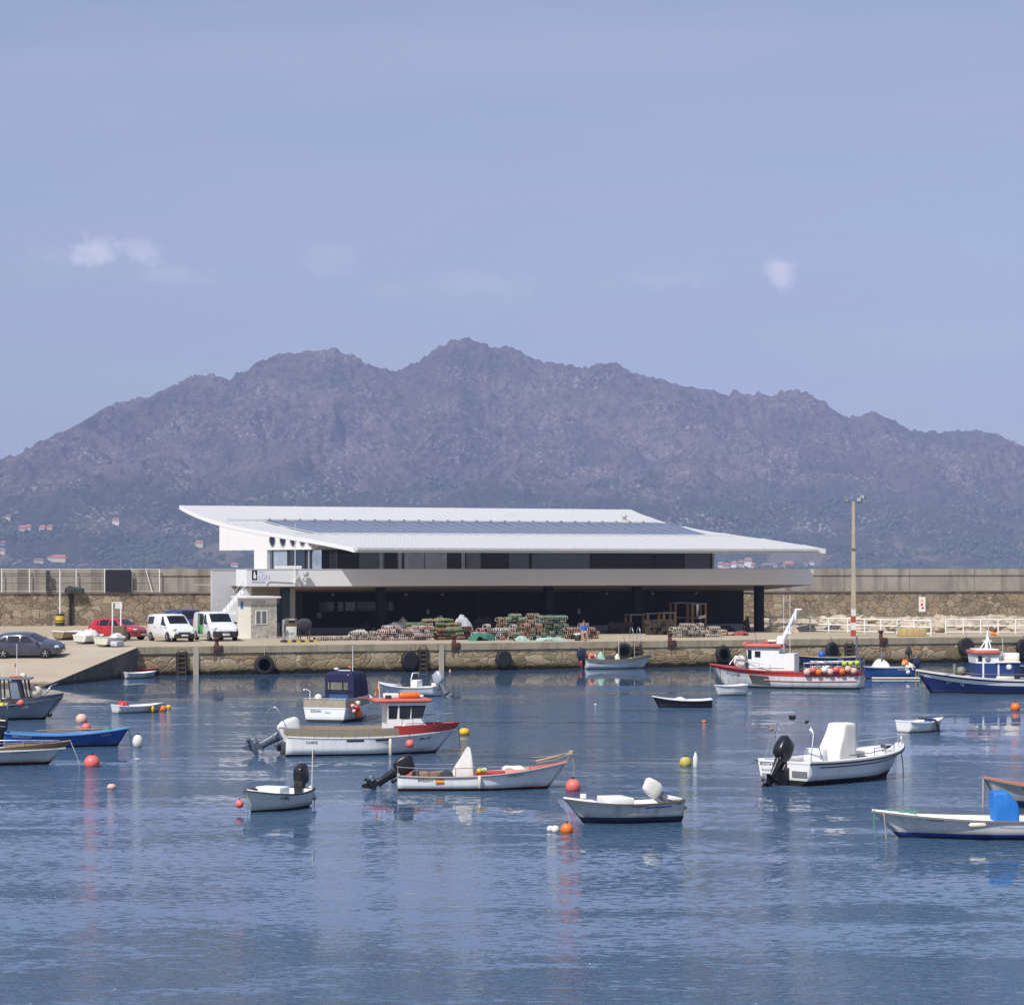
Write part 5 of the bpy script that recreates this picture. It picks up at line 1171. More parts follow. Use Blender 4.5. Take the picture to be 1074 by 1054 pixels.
# ---- grey workboat with open wheelhouse at the left edge
def b_grey():
    h = Hull(7.2, 2.3, .62, .58, 1.02, rake=1.0, draft=.3, tr=.92, um=.45, pw=2.4, cr=.86, cz=.1, flare=.14)
    t = place_boat('grey_workboat', 'grey workboat with open dark framed wheelhouse and cream ball fender on its bow', -20, 754.5, 4, GB)
    h.outer(t, [hullpaint('hull_grey', (.27, .305, .35), (.01, .012, .02), .08, .25)]); h.liner(t, paint('deck_grey', (.30, .31, .32), .7, .3), .3); h.cap(t, paint('cap_grey_blue', (.16, .18, .22), .5, .3), .07, .02); h.deck(t, paint('deck_pale', (.42, .43, .44), .6, .3), .70)
    h.bulwark(t, paint('bulwark_slate', (.10, .115, .15), .5, .3), .20, .74, 1.0, lean=.06, h1=.14)
    m = MB(); x0, x1, w = .98, 2.05, .7
    for sd in (1, -1): m.bar((x0, sd*w, .6), (x0-.05, sd*w, 1.78), .07, .07, 0); m.bar((x1+.12, sd*w, .7), (x1-.05, sd*w, 1.78), .08, .08, 0); m.bar((x0+.42, sd*w, .9), (x0+.3, sd*w, 1.78), .05, .05, 0); m.bar((x1-.18, sd*w, .9), (x1-.38, sd*w, 1.78), .06, .06, 0); m.bar((x0, sd*w, .92), (x1+.1, sd*w, .92), .07, .05, 0)
    m.rbox((1.5, 0, .72), (1.3, 1.3, .42), .03, 1); wh = m.build('wheelhouse', [paint('frame_dark', (.03, .033, .04), .4, .2), paint('dash_cream', (.62, .56, .46), .6, .3)], t)
    for sd in (1, -1): m = MB(); m.prism([(x0+.44, .95), (x1-.2, .95), (x1-.36, 1.74), (x0+.32, 1.74)], sd*w-.004, sd*w+.004); m.build('window', glass('haze_glass', (.22, .26, .32), .08), wh)
    m = MB(); m.rbox((1.42, 0, 1.82), (1.65, 1.6, .08), .03); m.build('roof', M_GREYM, wh); m = MB(); m.rbox((1.55, 0, 1.90), (.55, .3, .09), .03); m.build('roof_board', M_SALMON, wh); m = MB(); m.lathe([(.14, 0), (.15, .08), (.1, .16), (.01, .18)], (1.85, .1, 1.88), 10); m.build('radar', M_CREAM, wh)
    m = MB(); m.tube([(1.55, .2, 1.86), (1.56, .2, 3.35)], .014, 5); m.tube([(1.0, -.3, 1.86), (1.0, -.3, 2.2)], .012, 5); m.build('whip_aerial', M_WHITE, wh); flag(wh, 1.55, .2, 2.55, .18, .14, .9, .04, dirx=-1)
    fender_ball('ball_fender', .28, M_CREAM, (2.45, -.2, 1.22), None, parent=t); heap(t, 'yellow_gear', paint('oilskin_yellow', (.60, .52, .03), .6, .3), (.85, -.55, .55), (.62, .6, .36), 2); heap(t, 'dark_net', M_RDARK, (1.45, -.75, .6), (.4, .4, .3), 6)
    fender_ball('ball_float', .15, M_PINK, (1.85, -.85, .78), None, parent=t); fender_ball('ball_float', .10, M_WFL, (.2, -.8, .72), None, parent=t)
    m = MB(); m.tube([(.15, -.3, .5), (.15, -.3, 1.1)], .05, 8); m.lathe([(.02, -.1), (.2, -.08), (.12, 0), (.2, .08), (.02, .1)], (.15, -.4, 1.05), 12, axis='Y'); m.rbox((-.1, -.3, .7), (.3, .3, .3), .04); m.build('pot_hauler', M_GREYM, t)
    m = MB(); m.tube([(2.85, .3, 1.1), (3.1, .3, 1.5), (3.4, 0, 1.6), (3.1, -.3, 1.5), (2.85, -.3, 1.1)], .018, 6); m.build('bow_hoop', M_STEEL, t)
    m = MB(); m.tube([(3.6, 0, 1.0), (3.05, 0, .18)], .02, 5); m.tube([(2.75, 0, .42), (3.05, 0, .18)], .02, 5); m.bar((2.98, -.06, .14), (3.1, .06, .2), .1); m.build('anchor_line', M_RDARK, t); rope('green_line', [(1.3, -1.1, .72), (1.3, -1.18, .5)], M_RGREEN, .014, t)
b_grey()
def b_blueopen():
    h = Hull(4.6, 1.6, .55, .47, .68, rake=.55, draft=.2, tr=.84, cr=.8, cz=.10)
    t = place_boat('blue_open_boat', 'bright blue open boat with black outboard and paler blue inside', 71, 782.5, 6, GB)
    h.outer(t, [hullpaint('hull_blue', (.012, .085, .36), (.01, .03, .12), .06, .35)]); h.liner(t, paint('inside_blue', (.05, .20, .46), .6, .3), .15); h.cap(t, paint('cap_blue', (.10, .26, .50), .5, .3), .06, .015); h.deck(t, paint('deck_blue', (.12, .30, .52), .6, .3), .78)
    h.thwart(t, MC['inside_blue'], .35); h.thwart(t, MC['inside_blue'], .6); outboard(t, -2.32, 0, .55, 4, .95, band=M_WHITE)
    m = MB(); m.tube([(-1.2, .2, .58), (1.2, .1, .66)], .025, 6); m.tube([(-.8, -.2, .56), (1.3, -.05, .66)], .025, 6); m.build('oar', M_WOOD, t)
    h.side_text('MARUXA.COM', .14, .72, -1, .11, M_TXTW, t); h.side_text('7-CO-2', .83, .55, -1, .13, M_TXTW, t); rope('bow_line', [(2.28, 0, .64), (2.36, 0, .3), (2.38, 0, -.05)], M_RDARK, .014, t)
    coil(t, 'green_rope', M_RGREEN, (1.5, 0, h.zs(.82)+.05), .18, 3, .014)
b_blueopen()
def b_brownbow():
    h = Hull(6.4, 2.1, .56, .50, .56, rake=.85, draft=.28, tr=.9, cr=.84, cz=.10, flare=.14)
    t = place_boat('brown_bowed_boat', 'white boat with olive brown bow bulwark and red waterline at the left edge', -30, 801.5, 3, GB)
    h.outer(t, [hullpaint('hull_white_maroon', (.66, .67, .66), (.14, .025, .02), .09, .3)]); h.liner(t, M_WHITE, .25); h.cap(t, M_WHITE, .06, .02); h.deck(t, M_WHITE, .62)
    h.bulwark(t, paint('bulwark_brown', (.16, .125, .06), .6, .5, (.30, .10, .05), 1.2), .10, .66, 1.0, h1=.20, lean=.10, name='bow_bulwark'); h.rail(t, M_STEEL, .45, .97, .26, 6, .013, 'bow_rail', inset=.1, join=True)
    h.side_text('7-CO-2-6', .78, .75, -1, .13, M_TXTG, t); m = MB(); m.tube([(2.9, 0, .74), (3.4, 0, .80)], .03, 6); m.build('bow_roller', M_WOOD, t); rope('mooring_line', [(3.38, 0, .78), (3.5, 0, .5), (3.7, .1, -.05)], M_WFL, .012, t)
b_brownbow()

# ---- simple rowing dinghies
def dinghy(label, x, y, head, L, B, mats, fb=.42, fs=.36, wl=.03, name='rowing_dinghy', inside=None, cap=None, group='small rowing dinghies', z=0.0, place=True, tr=.8):
    h = Hull(L, B, fs, min(fs, fb)*.92, fb, rake=.28*L/2.2, draft=.12, tr=tr, um=.42, pw=2.1, cr=.78, cz=.05, n=16)
    t = place_boat(name, label, x, y, head, group, z) if place else thing(name, label, 'boat', group=group)
    h.outer(t, [mats]); h.liner(t, inside or M_WHITE, .10, .04, name='inside'); h.cap(t, cap or M_WHITE, .045, .012); h.thwart(t, M_WOOD if inside is None else inside, .35, .2); h.thwart(t, M_WOOD if inside is None else inside, .65, .2); return h, t
h, t = dinghy('white dinghy with a red bundle aboard and small floats beside its bow', 146, 747, 30, 2.4, 1.25, hullpaint('hull_dinghy_white', (.66, .67, .67), (.5, .5, .5), .01, .3))
heap(t, 'red_bundle', M_RED, (-.75, .1, .28), (.5, .5, .32), 3, 10); m = MB(); m.lathe([(.02, -.15), (.07, -.12), (.08, .1), (.03, .16)], (.45, -.58, .16), 8); m.build('fender', M_YEL, t)
h, t = dinghy('grey and white dinghy lying at the foot of the quay steps corner', 147, 711, 35, 2.2, 1.2, hullpaint('hull_dinghy_grey', (.46, .50, .54), (.3, .3, .3), .01, .3), group='small rowing dinghies')
h, t = dinghy('small red dinghy tucked behind the grey one against the quay', 155, 708.6, 20, 1.7, 1.0, hullpaint('hull_dinghy_red', (.50, .03, .03), (.2, .02, .02), .01, .3), inside=M_RED, cap=M_PINK, fb=.52, fs=.50)
h, t = dinghy('black hulled rowing boat with white gunwale in open water', 715, 741.6, 183, 2.85, 1.25, hullpaint('hull_black', (.016, .017, .030), (.01, .01, .012), .03, .25), fb=.55, fs=.40)
heap(t, 'white_bag', M_WFL, (.1, 0, .3), (.7, .5, .2), 4, 10); 
h, t = dinghy('plain white dinghy with black strap and blue cloth, right of the sports boat', 968, 767, 33, 2.15, 1.2, hullpaint('hull_dinghy_clean', (.76, .76, .75), (.6, .6, .6), .0, .15), fb=.55, fs=.46)
m = MB(); m.add([(.1, -.62, .47), (.22, -.62, .47), (.42, -.60, .0), (.26, -.60, .0)], [(0, 1, 2, 3)]); m.tube([(.15, .4, .52), (.15, -.60, .50), (.28, -.64, .25), (.34, -.60, .0)], .045, 6); m.build('black_strap', M_RUB, t); heap(t, 'blue_cloth', paint('cloth_blue', (.02, .16, .5), .7, .2), (.3, -.1, .36), (.4, .4, .22), 3, 8)
h, t = dinghy('white tender floating at the bow of the red and white fishing boat', 765, 729, 200, 1.75, 1.1, hullpaint('hull_tender', (.72, .72, .71), (.6, .6, .6), .0, .15), fb=.56, fs=.56)
# tender drawn up beside the grey-engined skiff
def b_skiff():
    h = Hull(3.6, 1.5, .5, .46, .62, rake=.6, draft=.2, tr=.86, cr=.8, cz=.1)
    t = place_boat('white_skiff', 'pale skiff with small windscreen and silver outboard behind the red wheelhouse', 429, 729, 152, GB)
    h.outer(t, [hullpaint('hull_pale_blue_white', (.60, .64, .68), (.2, .22, .25), .04, .25)]); h.liner(t, M_WHITE, .15); h.cap(t, M_WHITE, .07, .015); h.deck(t, paint('deck_pale_blue', (.50, .55, .60), .6, .2), .66)
    m = MB(); m.rbox((-.45, 0, .58), (.4, .6, .5), .04); m.build('console', M_WHITE, t); m = MB(); m.tube([(-.3, .32, .8), (-.4, .32, 1.18), (-.4, -.32, 1.18), (-.3, -.32, .8)], .03, 6); m.build('screen_frame', M_WHITE, t); m = MB(); m.bbox((-.37, -.3, .82), (-.35, .3, 1.15)); m.build('windscreen', M_TINT, t)
    outboard(t, -1.78, 0, .55, 28, 1.1, cowl=paint('cowl_silver', (.42, .46, .50), .3, .15, metal=.3), leg=M_GREYM); heap(t, 'deck_tackle', M_RDARK, (.1, .1, .4), (.5, .5, .3), 2, 8); m = MB(); m.rbox((-1.3, -.55, .5), (.35, .3, .3), .03); m.build('crate', M_WFL, t)
b_skiff()
def b_quayboat():
    h = Hull(4.5, 1.7, .62, .56, .86, rake=.6, draft=.2, tr=.86, cr=.84, cz=.1)
    t = place_boat('gear_laden_boat', 'grey-white boat piled with fishing gear lying against the quay wall, dark outboard', 648, 701, 10, GB)
    h.outer(t, [hullpaint('hull_quay_white', (.60, .63, .66), (.5, .5, .5), .02, .25)]); h.liner(t, M_WHITE, .2); h.cap(t, paint('cap_olive', (.13, .125, .10), .6, .3), .06, .09, drop=.08); h.deck(t, M_RED, .88)
    outboard(t, -2.3, -.1, .62, 0, 1.25, cowl=paint('cowl_navy', (.02, .025, .06), .3, .2)); m = MB(); m.lathe([(.02, -.2), (.06, -.16), (.06, .16), (.02, .2)], (-2.6, -.45, .35), 8); m.build('fender', M_REDF, t)
    for i, (x, y, c, d) in enumerate(((-1.75, -.2, M_PALEP, (.6, .7, .75)), (-1.15, .1, paint('net_mint', (.30, .50, .44), .8, .3), (.55, .6, .75)), (-.55, -.2, M_RDARK, (.6, .6, .55)), (-.1, -.3, M_WFL, (.35, .35, .7)), (1.0, 0, M_LIME, (1.1, .7, .30)))): heap(t, 'gear_pile', c, (x, y, .42), d, i+3, 10)
    fender_ball('ball_float', .16, M_PINK, (-1.9, -.55, .9), None, parent=t); m = MB(); m.tube([(.05, 0, .3), (.07, 0, 2.2)], .02, 5); m.tube([(-.9, .3, .3), (-.9, .3, 1.95)], .012, 5); m.tube([(1.2, .3, .4), (1.2, .3, 1.7)], .012, 5); m.build('marker_pole', M_WFL, t); m = MB(); m.tube([(-2.1, .5, .6), (-2.1, .5, 1.9)], .02, 5); m.rbox((-2.1, .5, 1.9), (.12, .12, .2), .03); m.build('stern_light', M_TXTG, t)
    h.side_text('7-CO-5', .70, .70, -1, .14, M_TXTG, t); h.side_text('AMADO', .2, .55, -1, .13, M_TXTG, t)
b_quayboat()

# ---- red and white fishing boat with derrick
def b_trawler():
    h = Hull(8.6, 2.8, 1.0, .92, 1.28, rake=1.0, draft=.5, tr=.80, um=.42, pw=2.3, cr=.94, cz=.10, flare=.12)
    t = place_boat('fishing_boat', 'red and white fishing boat with white derrick and a row of orange floats', 824, 721, 166, GB)
    h.outer(t, [hullpaint('hull_trawler', (.70, .70, .69), (.05, .055, .045), .09, .40, rust=(.36, .20, .14)), M_RED], fr=(.36, .70, 1.0), rowm=[0, 0, 1]); h.liner(t, paint('trawler_deck', (.33, .34, .35), .7, .3), .55); h.cap(t, M_RED, .10, .03); h.deck(t, M_RED, .80)
    us = [.02+.62*i/14 for i in range(15)]; m = MB()
    for sd in (1, -1): m.tube([(h.sec(u, (.40,))[3][0], sd*(h.sec(u, (.40,))[3][1]+.02), h.sec(u, (.40,))[3][2]) for u in us], .035, 6)
    m.build('rubbing_strake', paint('strake_pink', (.50, .26, .22), .6, .3), t)
    us = [.60+.14*i/6 for i in range(7)]; m = MB(); m.grid([[(p[0], p[1]+.014, p[2]) for p in [h.sec(u, (f,))[3] for f in (.02, .35, .66)]] for u in us], 0, True); m.build('hull_shade_patch', paint('shade_olive', (.075, .085, .075), .7, .4), t)  # dark olive patch that paints shade onto the hull side
    x0, x1, w, zd = -.9, 2.0, .95, .70
    m = MB(); m.prism([(.25, zd), (x1-.12, zd), (x1+.10, 2.28), (.25, 2.22)], -w, w); m.prism([(-.62, zd), (.25, zd), (.25, 1.92), (-.62, 1.92)], -w, w); wh = m.build('wheelhouse', M_WHITE, t)
    m = MB(); m.bbox((-.62, w+.001, zd), (x1-.08, w+.02, .98)); m.bbox((-.62, -w-.02, zd), (x1-.08, -w-.001, .98)); m.build('red_skirt', M_RED, wh)
    m = MB(); m.rbox((1.15, 0, 2.36), (2.15, 2.2, .22), .07); m.rbox((2.16, 0, 2.42), (.28, 2.2, .28), .07); m.build('roof', M_SALMON, wh)
    for a, b, za, zb in ((1.28, 1.6, 1.72, 2.06), (1.78, 2.0, 1.62, 2.12)):
        m = MB(); m.bbox((a, w-.002, za), (b, w+.012, zb)); m.build('window', M_TINT, wh)
    m = MB(); m.add([(x1-.02+.006, -.8, 1.62), (x1-.02+.006, .8, 1.62), (x1+.055+.006, .8, 2.12), (x1+.055+.006, -.8, 2.12)], [(3, 2, 1, 0)]); m.build('windscreen', M_TINT, wh)
    m = MB(); m.tube([(-.05, w+.03, 1.15), (1.9, w+.03, 1.15)], .015, 5); m.build('grab_rail', M_STEEL, wh)
    m = MB(); m.rbox((.3, 0, 2.45), (.5, .5, .9), .1, taper=(.7, .7)); m.tube([(.28, 0, 2.4), (-.15, 0, 3.3), (-.62, 0, 4.35)], [.17, .13, .09], 8); m.tube([(-.05, .0, 2.9), (-.4, .15, 3.4)], .05, 6); m.rbox((-.72, 0, 4.38), (.4, .14, .10), .03); m.rbox((-.2, 0, 3.05), (.34, .28, .12), .03); m.rbox((-.55, 0, 4.0), (.15, .2, .5), .03); m.build('derrick', M_WHITE, t)
    m = MB(); m.rbox((.75, .1, 2.62), (.5, .3, .14), .05); m.tube([(.72, .1, 2.5), (.72, .1, 2.62)], .04, 6); m.build('radar', M_WFL, wh); m = MB(); m.tube([(1.55, .3, 2.45), (1.75, .3, 3.2)], .014, 5); m.build('aerial', M_RDARK, wh)
    m = MB(); m.rbox((1.0, -.3, 2.52), (.7, .4, .14), .04); m.build('roof_raft', M_RED, wh)
    for x, y in ((-.02, .55), (.32, .6)):
        m = MB(); m.tube([(x-.3, y, .8), (x-.3, y, 5.2)], .016, 5); m.build('whip_aerial', M_WHITE, t)
    m = MB(); m.lathe([(.30, -.35), (.34, -.3), (.34, .3), (.30, .35)], (2.55, .1, 1.45), 14, axis='Y'); m.box((2.45, 0, 1.15), (.5, .9, .3), 1); m.build('net_drum', [M_WFL, M_TXTG], t)
    h.rail(t, M_STEEL, .58, .80, .42, 4, .02, 'fore_rail'); m = MB(); m.tube([(3.05, .8, 1.3), (2.75, .6, 1.75), (2.3, .6, 1.72)], .035, 6); m.build('davit', M_STEEL, t); h.rail(t, M_STEEL, 0, .36, .52, 5, .018, 'aft_rail', mid=True, join=True)
    cols = [M_PALEP, M_PINK, M_ORANGE, M_WFL, M_PALEP, M_PINK, M_ORANGE, M_PALEP, M_PALEP]
    for i in range(9):
        u = .335-.335*i/9; p_ = h.gun(u, 1, .04+(.12 if i % 2 else 0), -.10); fender_ball('float', .19 if i else .21, cols[i], (p_.x, p_.y, p_.z), None, parent=t)
    for i in range(3): p_ = h.gun(.10-.04*i, 1, .46, .1); fender_ball('lime_float', .15, M_LIME, (p_.x, p_.y, p_.z), None, parent=t)
    for i in range(5):
        m = MB(); m.rbox((-2.0-.42*i, .9, 1.12), (.34, .4, .34), .04); m.build('fish_box', [M_TXTG, M_WFL, M_RDARK, M_TXTG, M_WFL][i], t)
    m = MB(); m.bbox((-4.28, -.85, 1.0), (-4.2, .85, 1.75)); m.bar((-4.1, .98, 1.0), (-4.1, .98, 2.9), .09, .09, 0); m.build('stern_gantry', paint('gantry_slate', (.10, .12, .15), .5, .3), t)
    h.side_text('3-CO-28', .86, .42, 1, .24, M_TXT, t); stern_text(h, 'VI', .5, .3, M_TXTG, t, .2); rope('bow_line', [(4.25, 0, 1.25), (4.3, .1, .6), (4.3, .15, -.05)], M_RGREEN, .02, t); rope('second_line', [(3.7, .3, 1.1), (3.6, .5, .4), (3.6, .55, -.05)], M_RDARK, .02, t)
b_trawler()

# ---- blue and white fishing boat at the right edge
def b_bluefisher():
    h = Hull(8.8, 2.9, .80, .74, 1.22, rake=1.05, draft=.5, tr=.8, um=.42, pw=2.3, cr=.86, cz=.10, flare=.12)
    t = place_boat('blue_fishing_boat', 'dark blue fishing boat with white stripe, blue wheelhouse and red roof edge', 1046, 726.5, 182, GB)
    BL = hullpaint('hull_navy', (.014, .030, .155), (.014, .02, .08), .05, .3); h.outer(t, [BL, M_WHITE], fr=(.52, .80, 1.0), rowm=[0, 1, 0]); h.liner(t, paint('deck_wood_grey', (.36, .34, .31), .8, .3), .5); h.cap(t, paint('cap_offwhite', (.66, .63, .57), .6, .3), .14, .07); h.deck(t, M_WHITE, .80)
    x0, x1, w, zd = -.75, 1.35, .95, .6; MBL = paint('house_blue', (.018, .050, .20), .45, .25)
    m = MB(); m.prism([(x0-.28, zd), (x1-.12, zd), (x1, 1.62), (x0-.28, 1.62)], -w, w, 0); m.prism([(.12, 1.622), (x1, 1.622), (x1+.06, 2.10), (.12, 2.10)], -w, w, 1); m.rbox((-.35, 0, 1.68), (1.35, 2.1, .09), .03, 1)
    for xx in (.92, .10): m.bbox((xx, w+.001, zd), (xx+.09, w+.02, 1.62), 1)
    wh = m.build('wheelhouse', [MBL, M_WHITE], t)
    m = MB(); m.rbox((.76, 0, 2.20), (1.46, 2.2, .22), .06); m.build('roof', M_SALMON, wh); m = MB(); m.rbox((.70, 0, 2.34), (1.2, 1.9, .07), .03); m.build('roof_top', M_WHITE, wh)
    m = MB(); m.bbox((1.02, w-.002, 1.72), (1.24, w+.012, 2.02)); m.build('window', M_TINT, wh)
    for xx, z_, mt in ((.72, 1.86, M_STEEL), (-.42, 1.42, M_WHITE)): m = MB(); m.lathe([(.08, 0), (.15, .0), (.15, .03), (.08, .03)], (xx, w+.002, z_), 16, 1, axis='Y'); m.lathe([(.09, 0), (.09, .012), (.001, .013)], (xx, w+.002, z_), 16, 0, axis='Y'); m.build('porthole', [M_TINT, mt], wh)
    m = MB(); m.bbox((x0-.25, w+.001, zd), (x0+.05, w+.012, 1.5)); m.build('door', paint('door_dark_blue', (.01, .02, .07), .5, .2), wh)
    m = MB(); m.tube([(.6, 0, 2.35), (.5, 0, 3.35)], [.10, .05], 8); m.tube([(.4, .3, 2.35), (.52, 0, 3.1)], .03, 6); m.tube([(.95, 0, 2.35), (.52, 0, 2.95)], .03, 6); m.bar((.3, 0, 2.8), (.8, 0, 2.8), .05); m.build('mast', M_WHITE, wh); flag(wh, .36, 0, 3.36, .34, .26, .1, .03, dirx=-1)
    m = MB(); m.tube([(.5, 0, 3.3), (.36, 0, 4.2)], .012, 5); m.tube([(-.25, .2, 1.7), (-.25, .2, 2.9)], .012, 5); m.build('aerial', M_WHITE, wh); m = MB(); m.rbox((-.75, 0, 1.98), (.75, .8, .34), .06); m.rbox((.0, .2, 2.0), (.3, .5, .5), .05); m.build('roof_locker', M_WHITE, wh); m = MB(); m.lathe([(.13, -.4), (.16, -.33), (.16, .33), (.13, .4)], (-.65, .5, 1.80), 12, axis='X'); m.build('life_raft', M_CREAM, wh)
    m = MB(); m.tube([(2.35, .2, .7), (2.35, .2, 1.55)], .09, 8); m.tube([(2.15, .25, .7), (2.15, .25, 1.3)], .07, 8); m.lathe([(.02, -.12), (.28, -.1), (.16, 0), (.28, .1), (.02, .12)], (2.0, .25, 1.15), 14, axis='Y'); m.rbox((2.3, 0, .85), (.7, .5, .3), .05); m.build('winch', paint('winch_grey', (.20, .21, .19), .6, .4), t)
    m = MB(); m.tube([(3.2, 1.0, 1.32), (1.4, 1.18, 1.05), (-2.2, 1.2, 1.02)], .016, 5); m.build('side_rail', M_WOOD, t); m = MB(); m.lathe([(.02, -.5), (.13, -.46), (.13, .46), (.02, .5)], (-.15, 1.28, .82), 10, axis='X'); m.build('fender', M_CREAM, t)
    heap(t, 'green_net', paint('net_lime', (.36, .42, .20), .9, .4), (-1.95, .3, .5), (1.1, 1.6, 1.15), 7); m = MB(); m.bar((-1.4, .9, .7), (-1.4, .9, 2.1), .07); m.bar((-1.4, .9, 1.9), (-2.6, .9, 1.9), .06); m.build('net_frame', M_STEEL, t); fender_ball('ball_float', .15, M_PALEP, (-1.35, 1.15, 1.2), None, parent=t)
    h.side_text('3-VILL-12', .80, .30, 1, .24, M_TXTW, t); rope('bow_line', [(4.3, .05, 1.2), (4.25, .2, .5), (4.2, .3, -.05)], M_RGREEN, .016, t); rope('second_line', [(4.1, .2, 1.15), (3.95, .4, .5), (3.9, .5, -.05)], M_RDARK, .016, t)
b_bluefisher()
def b_bluerow(label, x, y, head, L, B, col, fb, fs, motor=False, extra=None):
    h = Hull(L, B, fs, min(fs, fb)*.95, fb, rake=.5, draft=.18, tr=.82, cr=.8, cz=.08); t = place_boat('blue_rowing_boat', label, x, y, head, GB)
    h.outer(t, [hullpaint('hull_'+col[0], col[1], (.06, .02, .03), .04, .3)]); h.liner(t, M_WHITE, .15); h.cap(t, col[2], .06, .02); h.thwart(t, M_WOOD, .4); return h, t
h, t = b_bluerow('navy rowing boat with a blue ball aboard, between quay wall and fishing boat', 868, 702, 180, 3.9, 1.4, ('deep_navy', (.010, .022, .085), paint('cap_straw', (.42, .36, .24), .7, .3)), .92, .86)
fender_ball('ball_float', .26, paint('float_blue', (.02, .10, .42), .4, .2), (.4, .2, .98), None, parent=t); h.side_text('LOLA', .3, .7, 1, .16, M_TXTW, t); heap(t, 'dark_net', M_RDARK, (-.5, 0, .6), (1.2, .8, .3), 3)
h, t = b_bluerow('mid blue boat moored astern of the fishing boat with white hood and dark outboard', 930, 711.5, 178, 3.3, 1.5, ('mid_blue', (.020, .075, .28), paint('cap_grey_white', (.45, .46, .47), .6, .3)), .74, .72)
cover(t, 'white_hood', M_WFL, .35, 0, .68, [(0, .55, .5, 0), (.25, .45, .42, .0), (.45, .25, .25, .05), (.5, .1, .1, .05)], 3, .03); m = MB(); m.bar((.35, .3, .6), (.35, .3, 1.65), .09); m.build('post', M_STEEL, t); outboard(t, -1.68, .1, .72, 10, 1.0, cowl=paint('cowl_navy', (.02, .025, .06), .3, .2))
h.side_text('SAN XOAN', .22, .72, 1, .14, M_TXTW, t); fender_ball('ball_fender', .13, M_WFL, (-1.2, .85, .42), None, parent=t)
m = MB(); m.tube([(-1.25, .3, .6), (-1.35, .2, 2.0)], .025, 6); m.tube([(-1.45, .1, .6), (-1.3, .25, 1.9)], .02, 6); m.build('marker_pole', M_RDARK, t); heap(t, 'flags_and_floats', M_RDARK, (-1.3, .25, 1.45), (.4, .4, .6), 4, 8); heap(t, 'orange_floats', M_ORANGE, (-1.05, .45, .85), (.4, .4, .4), 5, 8); heap(t, 'white_sacks', M_WFL, (-1.3, .4, .55), (.7, .6, .5), 6, 8)
m = MB(); m.tube([(-.2, .95, .08), (1.0, 1.0, .06), (-1.9, .95, .06)][1:], .06, 6); m.build('floating_boom', M_CREAM, t)
h, t = b_bluerow('dark blue boat bow showing behind the blue fishing boat at the right edge', 1098, 716, 182, 4.6, 1.6, ('slate_blue', (.012, .026, .075), paint('cap_sky', (.30, .40, .46), .6, .3)), 1.15, .9)

